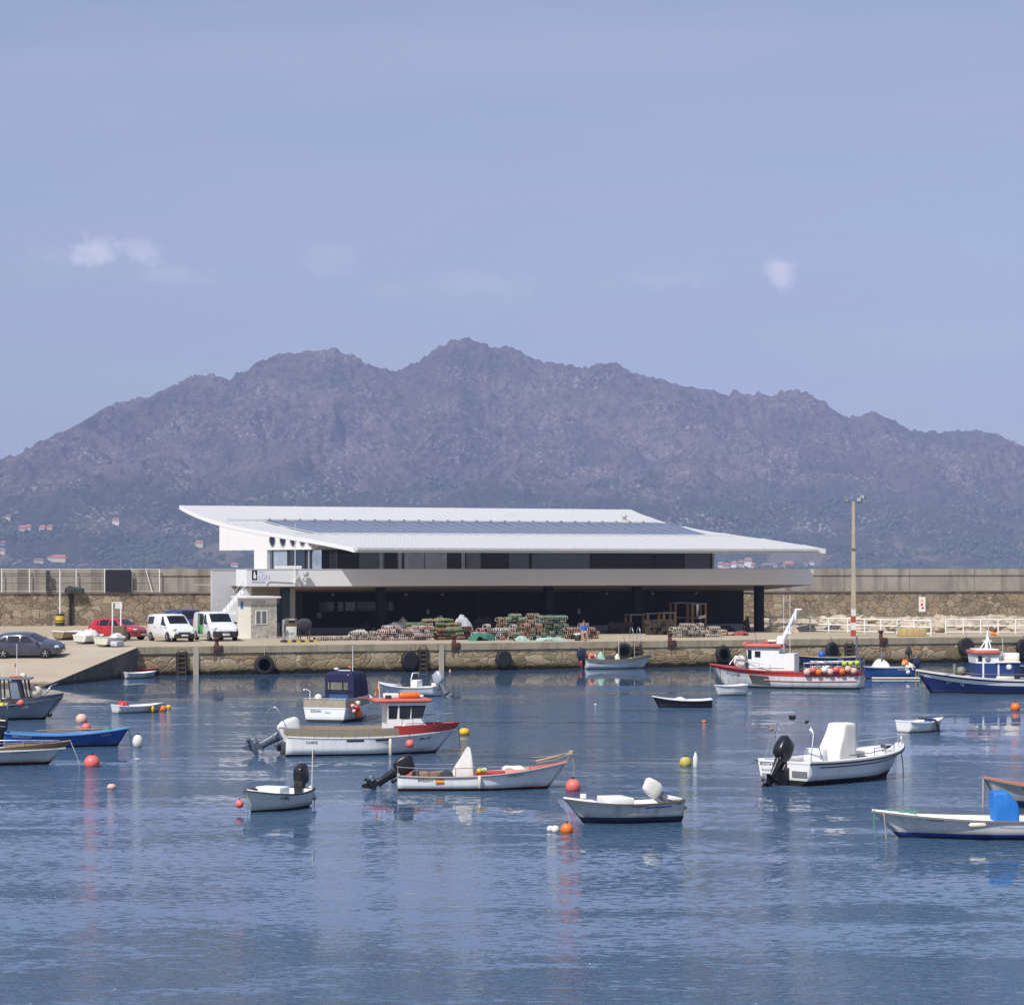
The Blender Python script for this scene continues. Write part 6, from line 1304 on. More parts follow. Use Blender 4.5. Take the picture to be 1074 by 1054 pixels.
# ------------------------------------------------------------------ vehicles
M_TYRE = paint('tyre', (.012, .012, .012), .85, .3, (.05, .045, .04)); M_RIM = paint('alloy_rim', (.45, .46, .48), .3, .2, metal=.5); M_ARCH = paint('arch_black', (.008, .008, .008), .9, .1)
M_LAMP = paint('headlamp', (.62, .64, .66), .12, .1); M_PLASTIC = paint('trim_black', (.018, .018, .02), .55, .3); M_PLATE = paint('number_plate', (.70, .70, .68), .5, .1); M_TAIL = paint('tail_lamp', (.30, .01, .012), .2, .1)
CARGLASS = glass('car_glass', (.010, .013, .017), .04, .6)
def car(name, label, mat, ST, W, wheels, r, side_win, ws, rear, cat='car', group=None, van=False):
    """body lofted through cross stations (x, sill, belt, top, half widths at sill, belt, top)"""
    t = thing(name, label, cat, group=group); m = MB()
    def half(s, sd): x, zl, zb, zt, wl, wb, wt = s; return [(x, 0, zl), (x, sd*wl, zl), (x, sd*(wb+.012), zl+(zb-zl)*.45), (x, sd*wb, zb), (x, sd*(wt+(wb-wt)*.08), zt-(zt-zb)*.10), (x, sd*wt*.86, zt), (x, 0, zt+.012)]
    for sd in (1, -1):
        rows = [half(s, sd) for s in ST]; m.grid(rows if sd < 0 else [r_[::-1] for r_ in rows], 0, True)
        for r_ in (rows[0], rows[-1]): m.add(r_, [list(range(7))])
    b = m.build('body', mat, t, fix=True); b.modifiers.new('edge', 'BEVEL').width = .02; b.modifiers['edge'].limit_method = 'ANGLE'
    def at(x):
        xs_ = [s[0] for s in ST]; return [float(np.interp(x, xs_, [s[i] for s in ST])) for i in range(7)]
    for (a, c, zlo, zhi, sl) in side_win:
        for sd in (1, -1):
            P = []
            for x, f in ((a, zlo), (c, zlo), (c-sl, zhi), (a+(.0 if van else .0), zhi)):
                s = at(x); P.append(Vector((x, sd*(s[5]+(s[6]+(s[5]-s[6])*.08-s[5])*f+.008), s[2]+(s[3]-(s[3]-s[2])*.10-s[2])*f)))
            m = MB(); m.add(P, [(0, 1, 2, 3) if sd < 0 else (3, 2, 1, 0)]); m.build('side_window', CARGLASS, t)
    def screen(i0, i1, nm, f0=.10, f1=.90):
        s0_, s1_ = ST[i0], ST[i1]; rows = []
        n = (Vector((s1_[0], 0, s1_[3]))-Vector((s0_[0], 0, s0_[3]))).normalized(); up = Vector((-n.z, 0, n.x)); up = up if up.z > 0 else -up
        for f in (f0, .5, f1):
            x = s0_[0]+(s1_[0]-s0_[0])*f; z = s0_[3]+(s1_[3]-s0_[3])*f; wt = s0_[6]+(s1_[6]-s0_[6])*f
            rows.append([Vector((x, y*wt*.86, z+(.012*(1-abs(y)) if abs(y) < 1 else 0)))+up*.012 for y in (-1, -.5, 0, .5, 1)])
        m = MB(); m.grid(rows, 0, True); m.grid([r_[::-1] for r_ in rows], 0, True); m.build(nm, CARGLASS, t)
    screen(ws[0], ws[1], 'windscreen'); screen(rear[0], rear[1], 'rear_window', .25, .85)
    for x in wheels:
        for sd in (1, -1):
            wd = at(x)[4]; m = MB(); m.lathe([(r*1.12, 0), (r*1.12, .012), (.001, .013)] if sd > 0 else [(.001, -.013), (r*1.12, -.012), (r*1.12, 0)], (x, sd*(wd+.012), r), 20, axis='Y'); m.build('wheel_arch', M_ARCH, t)
            y0 = sd*(wd-.08); m = MB(); m.lathe([(r*.62, -.10), (r*.95, -.10), (r, -.06), (r, .06), (r*.95, .10), (r*.62, .10)], (x, sd*(wd-.05), r), 20, axis='Y'); w_ = m.build('wheel', M_TYRE, t)
            m = MB(); yo = sd*(wd-.05)+sd*.085; m.lathe([(r*.66, -.012), (r*.66, .012)], (x, yo, r), 18, axis='Y'); m.lathe([(r*.2, -.02), (r*.2, .02)], (x, yo, r), 10, axis='Y')
            for k in range(5): a = 2*math.pi*k/5+.3; m.bar((x, yo+sd*.012, r), (x+math.cos(a)*r*.62, yo+sd*.005, r+math.sin(a)*r*.62), .07, .03)
            m.build('rim', M_RIM, w_)
    f = ST[-1][0]; fw = at(f-.12)
    for sd in (1, -1):
        s = at(f-.26); m = MB(); m.rbox((f-.17, sd*(s[4]-.16), s[2]-.07), (.28, .30, .15), .04, rz=-sd*.45); m.build('headlight', M_LAMP, t)
        s = at(ST[0][0]+.12); m = MB(); m.rbox((ST[0][0]+.12, sd*(s[5]-.05), s[2]-.02), (.14, .12, .24 if not van else .5), .03); m.build('tail_light', M_TAIL, t)
        x = ST[ws[1]][0]-.28; s = at(x); m = MB(); m.rbox((x, sd*(s[5]+.10), s[2]+.09), (.12, .2, .14), .04); m.build('mirror', M_PLASTIC if van else mat, t)
        for xx in (ST[ws[1]][0]-.12, ST[ws[1]][0]-1.12, ST[ws[1]][0]-2.05):
            s = at(xx); m = MB(); m.bar((xx, sd*(s[4]+.004), s[1]+.12), (xx, sd*(s[5]+.010), s[2]-.02), .012, .012); m.build('door_gap', M_ARCH, t)
        for xx in (ST[ws[1]][0]-1.0, ST[ws[1]][0]-1.95): s = at(xx); m = MB(); m.rbox((xx, sd*(s[5]+.025), s[2]-.12), (.18, .04, .035), .012); m.build('door_handle', mat, t)
    zb = ST[-1][1]; s = at(f-.05)
    m = MB(); m.rbox((f-.02, 0, s[2]-.13), (.10, .72 if not van else .86, .13), .03); m.build('grille', M_PLASTIC, t)
    m = MB(); m.rbox((f-.07, 0, zb+.0), (.24, 2*s[4]*.96, .30 if van else .2), .06); m.build('front_bumper', M_PLASTIC if van else mat, t)
    m = MB(); m.rbox((f+.05, 0, zb+.04), (.02, .50, .11), .005); m.build('number_plate', M_PLATE, t)
    m = MB(); m.rbox((ST[0][0]+.05, 0, ST[0][1]-.06), (.2, 1.5, .2), .05); m.build('rear_bumper', mat if not van else M_PLASTIC, t)
    for sd in (1, -1): m = MB(); s = at(0); m.rbox((0, sd*(s[4]+.012), .62 if van else .5), (1.9, .03, .08 if van else .05), .01); m.build('side_moulding', M_PLASTIC if van else mat, t)
    return t
def carpaint(name, c, met=.0):
    if name in MC: return MC[name]
    m, t, p = newmat(name); g = NT(t); o = g.obj(); a = g.noise(o, 2.5, 5, .6); z = g.sep(o)['Z']
    k = g.math('MULTIPLY', g.rng(z, .55, .15), g.rng(a, .3, .7, .1, .5)); c2 = g.mix(k, c, (.20, .17, .13)); g.set(p.inputs['Base Color'], g.mix(g.math('MULTIPLY', g.rng(a, .5, .7), .12), c2, (.3, .28, .25)))
    p.inputs['Metallic'].default_value = met; g.set(p.inputs['Roughness'], g.rng(a, .3, .7, .22, .4)); p.inputs['Coat Weight'].default_value = .5; p.inputs['Coat Roughness'].default_value = .08; MC[name] = m; return m
HATCH = [(-2.13, .50, .78, .82, .60, .64, .56), (-2.06, .34, .90, 1.02, .74, .79, .64), (-1.72, .25, .95, 1.37, .82, .86, .62), (-1.2, .22, .95, 1.45, .85, .885, .63), (-.35, .20, .94, 1.47, .86, .89, .64), (.22, .20, .93, 1.42, .86, .89, .64), (1.10, .20, .93, .99, .86, .88, .74), (1.65, .22, .85, .90, .84, .85, .66), (2.0, .27, .72, .77, .77, .78, .56), (2.13, .36, .58, .63, .64, .64, .48)]
HW = [(-1.75, -1.12, .10, .80, .0), (-1.02, -.30, .06, .92, .0), (-.20, .72, .06, .92, .50)]
VAN = [(-2.2, .36, 1.05, 1.62, .78, .80, .70), (-2.12, .27, 1.09, 1.78, .84, .87, .73), (-1.0, .22, 1.09, 1.83, .88, .90, .75), (.35, .22, 1.07, 1.82, .88, .90, .75), (.60, .22, 1.07, 1.77, .88, .90, .74), (1.36, .22, 1.05, 1.13, .88, .89, .78), (1.85, .24, .96, 1.03, .86, .86, .66), (2.12, .30, .76, .82, .80, .79, .58), (2.2, .40, .62, .66, .70, .70, .5)]
def on_floor(o, p, head, n=None):
    n = n or Vector((0, 0, 1)); x = Vector((math.cos(R(head)), math.sin(R(head)), 0)); x = (x-n*x.dot(n)).normalized(); y = n.cross(x)
    o.matrix_world = Matrix(((x.x, y.x, n.x, p.x), (x.y, y.y, n.y, p.y), (x.z, y.z, n.z, p.z), (0, 0, 0, 1)))
sl_n = (Vector(slp(0, 1))-Vector(slp(0, 0))).cross(Vector(slp(1, 0))-Vector(slp(0, 0))).normalized()
if sl_n.z < 0: sl_n = -sl_n
c = car('parked_car', 'slate blue hatchback parked on the slipway at the left edge', carpaint('car_slate', (.055, .065, .105), .3), HATCH, 1.78, (-1.3, 1.32), .31, HW, (5, 6), (1, 2), group='cars parked on the quay'); on_floor(c, slip_floor(30, 688.5), -7, sl_n)
c = car('parked_car', 'red hatchback parked behind the brown cabinet near the stone wall', carpaint('car_red', (.42, .012, .022)), [tuple(v*(.94 if i in (0,) else 1) for i, v in enumerate(s)) for s in HATCH], 1.7, (-1.22, 1.24), .30, HW, (5, 6), (1, 2), group='cars parked on the quay'); on_floor(c, px(124.5, 670.8, QZ+.0), -27)
MVW = carpaint('van_white', (.68, .69, .70)); VW = [(-1.95, -.95, .10, .85, 0), (-.75, .20, .06, .90, 0), (.30, 1.02, .06, .92, .52)]
c = car('parked_van', 'white passenger van with rear side windows, left of the two white vans', MVW, VAN, 1.8, (-1.35, 1.38), .32, [VW[0], VW[2]], (4, 5), (0, 1), 'van', 'white vans parked on the quay', True); on_floor(c, px(179.5, 672.4, QZ), -59)
VAN2 = [(s[0]*1.06, s[1], s[2]*1.05, s[3]*1.065, s[4]*1.06, s[5]*1.06, s[6]*1.08) for s in VAN]
c = car('parked_van', 'white panel van with black front bumper and open green lined side door', MVW, VAN2, 1.92, (-1.45, 1.48), .335, [(.30, 1.05, .06, .92, .52)], (4, 5), (0, 1), 'van', 'white vans parked on the quay', True); on_floor(c, px(226, 671.6, QZ), -66)
m = MB(); m.rbox((-.35, -.955, 1.15), (1.15, .05, 1.35), .03); m.build('door_opening', M_ARCH, c); m = MB(); m.rbox((-.05, -.975, .78), (.55, .05, .55), .03); m.rbox((-.62, -.965, 1.2), (.3, .05, 1.1), .03); m.build('green_lining', paint('lining_green', (.06, .36, .10), .6, .2), c)
m = MB(); m.rbox((2.24, 0, .52), (.20, 1.78, .40), .08); m.build('lower_bumper', M_PLASTIC, c); m = MB(); m.rbox((2.35, 0, .60), (.02, .52, .11), .004); m.build('front_plate', M_PLATE, c)
c = car('parked_van', 'dark blue van standing behind the two white vans', carpaint('van_navy', (.02, .03, .10)), VAN2, 1.92, (-1.45, 1.48), .335, [VW[0], VW[2]], (4, 5), (0, 1), 'van', None, True); on_floor(c, px(196, 667.5, QZ), -60)

# ------------------------------------------------------------------ buoys afloat
BG_ = 'mooring buoys on the water'
def buoy(x, y, r, mat, label, sz=1.0, sink=.25, group=None, name='mooring_buoy'):
    """x, y = picture point where it meets the water; r in metres"""
    p = px(x, y); return fender_ball(name, r, mat, (p.x, p.y, r*sz*(1-2*sink)), label, 'buoy', group or BG_, sz)
buoy(85.5, 757.5, .26, M_PALEP, 'pale pink buoy nearest the grey workboat bow'); buoy(90.5, 765.5, .20, M_PINK, 'faded pink buoy half hidden behind the blue open boat')
buoy(144.5, 783.5, .20, M_WFL, 'cream upright buoy off the bow of the blue open boat', 1.35, .12); buoy(96.5, 804, .27, M_PINK, 'salmon ball buoy in front of the brown bowed boat')
buoy(117, 827, .14, M_PALEP, 'small pale buoy floating alone in the left foreground', .75); buoy(171.2, 745.5, .18, M_ORANGE, 'orange float at the bow of the dinghy with the red bundle'); buoy(177, 743, .13, M_YEL, 'small yellow float beside the orange one at the dinghy bow')
buoy(487, 770.5, .225, M_YEL, 'yellow buoy just off the bow of the red-roofed boat', .8, .2); buoy(601, 829.5, .235, M_PINK, 'bright pink buoy under the bowsprit of the red waterline boat', 1.0, .2)
buoy(594.5, 873, .165, M_ORANGE, 'orange buoy at the bow of the raised motor dinghy'); buoy(582.5, 872, .11, M_WFL, 'larger white float beside the orange buoy'); buoy(577, 871, .09, M_WFL, 'small white float at the end of the buoy line')
buoy(719, 803, .21, paint('float_mossy', (.50, .42, .10), .7, .6, (.20, .24, .07), 5), 'mossy yellow green buoy beside a white marker float')
p = px(729.5, 803.5); m = MB(); m.lathe([(.05, -.15), (.075, -.05), (.085, .15), (.08, .32), (.045, .40), (.03, .47), (.001, .48)], (0, 0, 0), 12); tag(m.build('marker_float', M_WFL, loc=p), 'slim white upright float beside the mossy buoy', 'buoy', BG_)
buoy(738.5, 757.5, .10, M_ORANGE, 'tiny orange float below the black rowing boat', .7); buoy(1065, 745, .235, M_ORANGE, 'orange ball buoy below the blue fishing boat at the right edge', 1.0, .2); buoy(624.6, 739.5, .06, M_WFL, 'tiny white float alone in mid harbour'); buoy(472, 703.8, .07, M_PALEP, 'tiny pink float close to the quay wall')

# ------------------------------------------------------------------ quay furniture
TB = None
def tyre_at(x, y, r, label, sw=.0):
    global TB
    a_ = qx(x, -.25); z_ = qz(x, y, -.25)
    if TB is None:
        m = MB(); m.lathe([(.40, -.16), (.55, -.17), (.64, -.13), (.66, -.06), (.66, .06), (.64, .13), (.55, .17), (.40, .16), (.37, .08), (.50, .05), (.50, -.05), (.37, -.08), (.40, -.16)], (0, 0, 0), 26, axis='Y')
        for k in range(26): a = 2*math.pi*k/26; m.bar((.655*math.cos(a), -.13, .655*math.sin(a)), (.655*math.cos(a), .13, .655*math.sin(a)), .05, .03)
        TB = m.build('fender_tyre', M_RUB); o = TB
    else: o = dup(TB)
    o.matrix_world = QM @ Matrix.Translation((a_, -.27, z_)) @ Matrix.Rotation(R(sw), 4, 'Z') @ Matrix.Scale(r/.66, 4); tag(o, label, 'tyre', 'tyre fenders hung on the quay wall')
    rp = rope('tyre_rope', [(0, -.02, .50), (.03, .02, .9), (.02, .25, 1.15)], M_ROPE, .025, o); return o
for i, (x, y, r, lb) in enumerate(((277, 697, .62, 'black tyre fender hung on the quay below the fuel pump'), (429.5, 692.5, .62, 'black tyre fender beside the second wall ladder'), (528, 691, .58, 'black tyre fender under the green pots'), (654.5, 683, .56, 'black tyre fender behind the gear-laden boat'), (758, 686, .60, 'black tyre fender above the fishing boat bow'), (872.5, 682.5, .60, 'black tyre fender above the navy rowing boat'), (1013, 678, .60, 'black tyre fender behind the blue wheelhouse mast'), (1073, 679, .60, 'black tyre fender at the far right edge'))): tyre_at(x, y, r, lb, (-8, 12, 6, -5, 14, 18, -6, 4)[i])
def ladder(x, label, top=True):
    a_ = qx(x, -.1); t = thing('quay_ladder', label, 'ladder', group='ladders on the quay wall'); t.matrix_world = QM @ Matrix.Translation((a_, -.1, 0))
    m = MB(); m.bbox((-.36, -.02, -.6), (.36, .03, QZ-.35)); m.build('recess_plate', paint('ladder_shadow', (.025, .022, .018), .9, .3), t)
    for sd in (-1, 1): m = MB(); m.bar((sd*.24, -.07, -.6), (sd*.24, -.07, QZ-.2), .06, .05); m.build('stringer', paint('rusty_dark', (.07, .045, .03), .8, .4), t)
    for i in range(8): m = MB(); m.tube([(-.24, -.07, -.4+.29*i), (.24, -.07, -.4+.29*i)], .022, 6); m.build('rung', paint('rung_rust', (.16, .11, .07), .8, .4), t)
    if top:
        for sd in (-1, 1): m = MB(); m.tube([(sd*.26, -.05, QZ-.2), (sd*.26, -.02, QZ+.7), (sd*.26, .12, QZ+.92), (sd*.26, .32, QZ+.92), (sd*.26, .45, QZ+.7), (sd*.26, .48, QZ)], .022, 6); m.build('hand_hoop', M_STEEL, t)
ladder(190.5, 'iron wall ladder below the white vans', False); ladder(443.5, 'iron wall ladder beside the tyre left of the pots', False); ladder(667.5, 'wall ladder with tall steel hoops near the wooden tables', True); ladder(890.5, 'iron wall ladder below the light mast', False)
M_RUST = paint('rust', (.085, .036, .022), .9, .5, (.04, .024, .018), 5)
for x, lb in ((228, 'rusty mooring bollard in front of the panel van'), (477, 'rusty mooring bollard in front of the olive net bundles'), (703.5, 'rusty mooring bollard in front of the tan pots'), (925, 'rusty mooring bollard right of the light mast')):
    a_ = qx(x, .1); t = thing('mooring_bollard', lb, 'bollard', group='bollards along the quay edge'); t.matrix_world = QM @ Matrix.Translation((a_, .25, QZ))
    m = MB(); m.lathe([(.17, 0), (.15, .08), (.12, .2), (.12, .36), (.20, .42), (.21, .50), (.14, .56), (.001, .57)], (0, 0, 0), 14); m.build('post', M_RUST, t); m = MB(); m.rbox((0, -.30, -.16), (.62, .16, .42), .03); m.build('plate', M_RUST, t)
    m = MB(); rs = random.Random(int(x)); 
    for k in range(5): x0 = -.26+.11*k; m.bbox((x0, -.255, -.45-rs.uniform(.1, .6)), (x0+.085, -.2465, -.42)); 
    m.build('rust_streak', paint('rust_stain', (.20, .105, .05), .95, .5, (.12, .07, .04), 6), t)

# light mast
p = px(895, 667.3, QZ); t = thing('light_mast', 'tall concrete mast with floodlights and red and white painted foot', 'light mast', p); zt = H-(526-YH)*p.y/F-QZ
def m_mast():
    m_, tt, pp = newmat('mast_paint'); g = NT(tt); o = g.obj(); z = g.sep(o)['Z']; a = g.noise(g.map(o, (1, 1, .2)), 3, 5, .6)
    c = g.mix(g.rng(a, .35, .65), (.36, .30, .21), (.46, .40, .30)); k = None
    c = g.mix(g.math('LESS_THAN', z, 1.96), c, (.62, .61, .59))
    for lo, hi in ((-.1, .46), (.98, 1.46)): c = g.mix(g.math('MULTIPLY', g.math('GREATER_THAN', z, lo), g.math('LESS_THAN', z, hi)), c, (.36, .055, .04))
    g.set(pp.inputs['Base Color'], c); pp.inputs['Roughness'].default_value = .85; return m_
m = MB(); m.box((0, 0, zt/2), (.34, .34, zt), taper=(.55, .55)); m.build('mast', m_mast(), t)
for i in range(22): zz = 2.2+i*.32; w_ = .17-.075*zz/zt; m = MB(); m.bar((w_-.02, -.1, zz), (w_+.10, -.1, zz), .035); m.build('climbing_peg', M_GREYM, t)
m = MB(); m.bar((-.55, 0, zt-.1), (.5, 0, zt-.1), .06); m.build('cross_arm', M_GREYM, t)
for x, y, z_, rz in ((-.48, -.1, zt+.08, 20), (.42, -.1, zt+.12, -25), (.70, .1, zt+.32, -30)):
    m = MB(); m.T = Matrix.Translation((x, y, z_)) @ Matrix.Rotation(R(rz), 4, 'Z') @ Matrix.Rotation(R(25), 4, 'X'); m.rbox((0, 0, 0), (.38, .16, .34), .03, 0); m.rbox((0, -.085, 0), (.30, .01, .26), .004, 1); m.build('floodlight', [M_GREYM, M_LAMP], t)
m = MB(); m.bar((.35, 0, zt-.1), (.75, .1, zt+.25), .05); m.tube([(-.2, -.2, 6.3), (.2, -.2, 6.3)], .04, 6); m.build('bracket', M_GREYM, t)

# white railings
M_RAILW = paint('railing_white', (.80, .79, .76), .6, .3)
def railing(label, pts, n, hgt=1.05, end=True):
    t = thing('white_railing', label, 'railing', pts[0], group='white tubular railings'); o = Vector(pts[0]); segs = [Vector(p)-o for p in pts]
    L_ = [0]
    for i in range(len(segs)-1): L_.append(L_[-1]+(segs[i+1]-segs[i]).length)
    def at(d):
        for i in range(len(segs)-1):
            if d <= L_[i+1]+1e-6: return segs[i].lerp(segs[i+1], (d-L_[i])/(L_[i+1]-L_[i]))
        return segs[-1]
    for i in range(n): q_ = at(L_[-1]*i/(n-1)); m = MB(); m.tube([q_, q_+Vector((0, 0, hgt))], .06, 8); m.build('post', M_RAILW, t)
    for z in (hgt, hgt*.55, .12): m = MB(); m.tube([s+Vector((0, 0, z)) for s in segs], .05 if z > .2 else .04, 8); m.build('rail', M_RAILW, t)
railing('white railing from the building corner to the yellow box', [px(783, 661.5, QZ), px(820, 661.7, QZ), px(895, 663.5, QZ), px(976.5, 666.2, QZ)], 11)
railing('white railing running on to the right edge past the yellow box', [px(992, 664.6, QZ), px(1120, 664.2, QZ)], 8)
# yellow box
p = px(957.5, 667.4, QZ); t = thing('yellow_box', 'plain sandy yellow crate standing in front of the white railing', 'crate', p, R(6)); m = MB(); m.rbox((0, .3, .29), (1.95, .7, .56), .02); m.build('crate', paint('ply_yellow', (.50, .37, .16), .75, .25), t)
for i in range(5): m = MB(); m.box((-.9+.45*i, -.062, .29), (.05, .015, .52)); m.build('batten', paint('ply_batten', (.42, .31, .13), .8, .3), t)
# notice board
p = pxd(967, 651, 228.0); p.z = QZ; t = thing('sign_post', 'white warning sign with red and yellow marks on a thin post by the rocks', 'sign', p); z1, z0 = H-(626-YH)*p.y/F-QZ, H-(641.5-YH)*p.y/F-QZ
m = MB(); m.tube([(0, 0, 0), (0, 0, z1)], .04, 8); m.build('post', M_STEEL, t); m = MB(); m.bbox((-.28, -.07, z0), (.28, -.04, z1)); pl = m.build('panel', paint('sign_panel_white', (.72, .72, .70), .5, .1), t)
m = MB(); m.prism([(-.15, z1-.40), (.15, z1-.40), (0, z1-.14)], -.078, -.07); m.build('warning_triangle', M_YFLAG, pl); m = MB(); m.lathe([(.07, 0), (.11, 0), (.11, .006), (.07, .006)], (-.02, -.08, z0+.62), 16, axis='Y'); m.build('red_ring', M_RFLAG, pl); m = MB(); m.lathe([(.001, 0), (.10, 0), (.10, .006), (.001, .006)], (.04, -.08, z0+.33), 14, axis='Y'); m.build('red_disc', M_RFLAG, pl)
# rubble boulders at the foot of the breakwater
rs = random.Random(12); RK = []
MROCK = m_conc('granite_boulder', (.40, .335, .25), (.54, .465, .36), .35, 1.5)
for k in range(6):
    bm = bmesh.new(); bmesh.ops.create_icosphere(bm, subdivisions=3, radius=1); ph = [rs.uniform(0, 6) for _ in range(6)]
    for v in bm.verts:
        d = v.co.normalized(); f = 1+.16*math.sin(3*d.x+ph[0])*math.cos(2.5*d.y+ph[1])+.10*math.sin(6*d.z+ph[2]+3*d.x)+.05*math.sin(11*d.y+ph[3])
        v.co = Vector((math.copysign(abs(d.x)**.7, d.x), math.copysign(abs(d.y)**.7, d.y), math.copysign(abs(d.z)**.7, d.z)*.72))*f*.8
    me = bpy.data.meshes.new('boulder'); bm.to_mesh(me); bm.free(); me.materials.append(MROCK); RK.append(me)
for i in range(120):
    x = rs.uniform(800, 1100); o = bpy.data.objects.new('boulder', RK[i % 6]); C.objects.link(o)
    y = rs.choice((651.5, 654, 656.5, 659, 661)) + rs.uniform(-1, 1); p = px(x, y, QZ+.1)
    s_ = rs.uniform(.36, .8); o.location = (p.x, p.y, QZ+.12+rs.uniform(0, .22)); o.scale = (s_*rs.uniform(.9, 1.5), s_, s_*rs.uniform(.7, 1.0)); o.rotation_euler = (rs.uniform(-.4, .4), rs.uniform(-.4, .4), rs.uniform(0, 6.28))
    tag(o, 'pale granite boulder among the rubble behind the white railings', 'boulder', 'granite rubble below the breakwater')

# ------------------------------------------------------------------ left side: fence, lamp, panel, gate frame, cabinet, small boats ashore
FM = M_RAILW
fx = [-14, 2, 16.5, 31, 80, 95, 110, 138, 152, 167.5]; s0_, s1_ = wx(-14, .15), wx(167.5, .15)
t = thing('wire_fence', 'thin white post and wire fence on top of the stone breakwater', 'fence'); t.matrix_world = WM @ Matrix.Translation((s0_, -.05, ZJ+.12))
for x in (-14, 2, 31, 80, 110, 138.5, 167.5):
    s_ = wx(x, .15)-s0_; m = MB(); m.tube([(s_, 0, 0), (s_, 0, 1.95)], .05, 6); m.build('post', FM, t)
m = MB(); s_ = wx(156, .15)-s0_; m.tube([(s_+.3, 0, 0), (s_-.25, 0, 1.95)], .04, 6); m.build('leaning_post', FM, t)
for z in (1.95, 1.30, .1): m = MB(); m.tube([(0, 0, z), (s1_-s0_, 0, z)], .018 if z > 1.9 else .012, 5); m.build('wire', FM, t)
m = MB(); a_, b_ = wx(110.3, .2), wx(137.8, .2); m.bbox((a_, -.22, ZJ+.14), (b_, -.15, ZT-.02)); o = m.build('black_tarpaulin', paint('tarp_black', (.008, .009, .018), .7, .3)); o.matrix_world = WM; tag(o, 'square black sheet hung on the wire fence above the stone wall', 'tarpaulin')
m = MB(); a_ = wx(50.5, .2); rows = [[(a_-.17+.03*math.sin(k*2.1), -.20, ZJ+.14+k*.2), (a_+.17+.04*math.sin(k*1.3+1), -.24, ZJ+.14+k*.2), (a_+.15, -.10, ZJ+.14+k*.2), (a_-.16, -.10, ZJ+.14+k*.2)] for k in range(10)]; m.grid(rows, 0, False, True); o = m.build('rolled_net', M_RDARK); o.matrix_world = WM; tag(o, 'narrow dark rolled net hanging on the wire fence', 'net')
for x, w_, h_, lb in ((74.5, 1.1, .55, 'dark heap of netting on the wall top by the dark gap'), (82, 1.0, .50, 'smaller greenish dark heap beside the dark netting')):
    o = heap(None, 'net_heap', M_RDARK if x < 80 else paint('net_bottle', (.02, .04, .035), .9, .3), (0, 0, 0), (w_, .6, h_), int(x)); o.matrix_world = WM @ Matrix.Translation((wx(x, .3), -.38, ZJ+.12)); tag(o, lb, 'net heap', 'net heaps on the breakwater')
p = Vector((WL+WN*1.0+WD*wx(63, 1.0)).to_3d()); p.z = QZ
t = thing('lamp_post', 'slim pale lamp post with yellow and black banded foot by the stone wall', 'lamp post', p)
m = MB(); m.lathe([(.38, 0), (.40, .3), (.40, .32)], (0, 0, 0), 14, 1); m.lathe([(.40, .32), (.40, .62)], (0, 0, 0), 14, 0); m.lathe([(.40, .62), (.39, .86)], (0, 0, 0), 14, 0); m.lathe([(.36, .86), (.36, 1.05), (.001, 1.06)], (0, 0, 0), 14, 1); m.lathe([(.405, .40), (.405, .50)], (0, 0, 0), 14, 1); m.build('banded_foot', [paint('safety_yellow', (.62, .46, .02), .6, .3), M_RDARK], t)
m = MB(); m.tube([(0, 0, 1.0), (0, 0, 4.75)], [.07, .05], 8); m.rbox((0, -.12, 4.78), (.14, .4, .08), .02); m.build('pole', FM, t)
p = px(123, 672, QZ); t = thing('goal_frame', 'narrow white upright frame with a small sign, beside the brown cabinet', 'frame', p); s_ = F/p.y
for x in (118-123, 126.8-123): m = MB(); m.tube([(x/s_, 0, 0), (x/s_, 0, (672-632)/s_)], .055, 8); m.build('post', FM, t)
m = MB(); m.box((1.5/s_, -.03, (672-635.5)/s_), (.48, .03, .36)); m.build('small_sign', paint('sign_pale', (.62, .62, .62), .5, .2), t); m = MB(); m.tube([(-5/s_, 0, (672-632)/s_), (3.8/s_, 0, (672-632)/s_)], .04, 8); m.build('crossbar', FM, t)
p = px(125.5, 672.5, QZ); t = thing('cabinet', 'brown metal cabinet with a yellow star standing before the red car', 'cabinet', p, R(-8)); m = MB(); m.rbox((0, 0, .52), (.80, .6, 1.03), .02); m.build('case', paint('cabinet_brown', (.115, .088, .058), .6, .3), t); m = MB(); m.bbox((-.40, -.305, .2), (-.36, -.30, 1.0)); m.build('door_edge', M_RDARK, t)
m = MB(); m.prism([(.14*math.sin(2*math.pi*k/8)*(1 if k % 2 == 0 else .4)+.18, .36+.14*math.cos(2*math.pi*k/8)*(1 if k % 2 == 0 else .4)) for k in range(8)], -.312, -.30); m.build('star_mark', M_YFLAG, t)
def ashore(x, y, head, label, L, B, mt, **k):
    h, t = dinghy(label, 0, 0, 0, L, B, mt, group='dinghies drawn up on the quay', place=False, **k); p = px(x, y, QZ); t.location = (p.x, p.y, QZ+.13); t.rotation_euler = (R(2), 0, R(head)); return h, t
h, t = ashore(73, 671, 60, 'brown hulled dinghy drawn up ashore, leftmost of the three', 2.5, 1.25, hullpaint('hull_brown', (.28, .20, .11), (.26, .19, .11), -.5, .4), fb=.5, fs=.48); heap(t, 'cover_sheet', M_WFL, (0, 0, .34), (1.8, 1.0, .14), 3, 8)
h, t = ashore(95.5, 675, 62, 'white dinghy ashore heaped with white sacks, between the other two', 2.5, 1.35, hullpaint('hull_ashore', (.62, .60, .54), (.62, .60, .54), -.5, .3), fb=.46, fs=.44); heap(t, 'white_sacks', M_WFL, (-.2, 0, .2), (2.0, 1.2, .62), 7, 14)
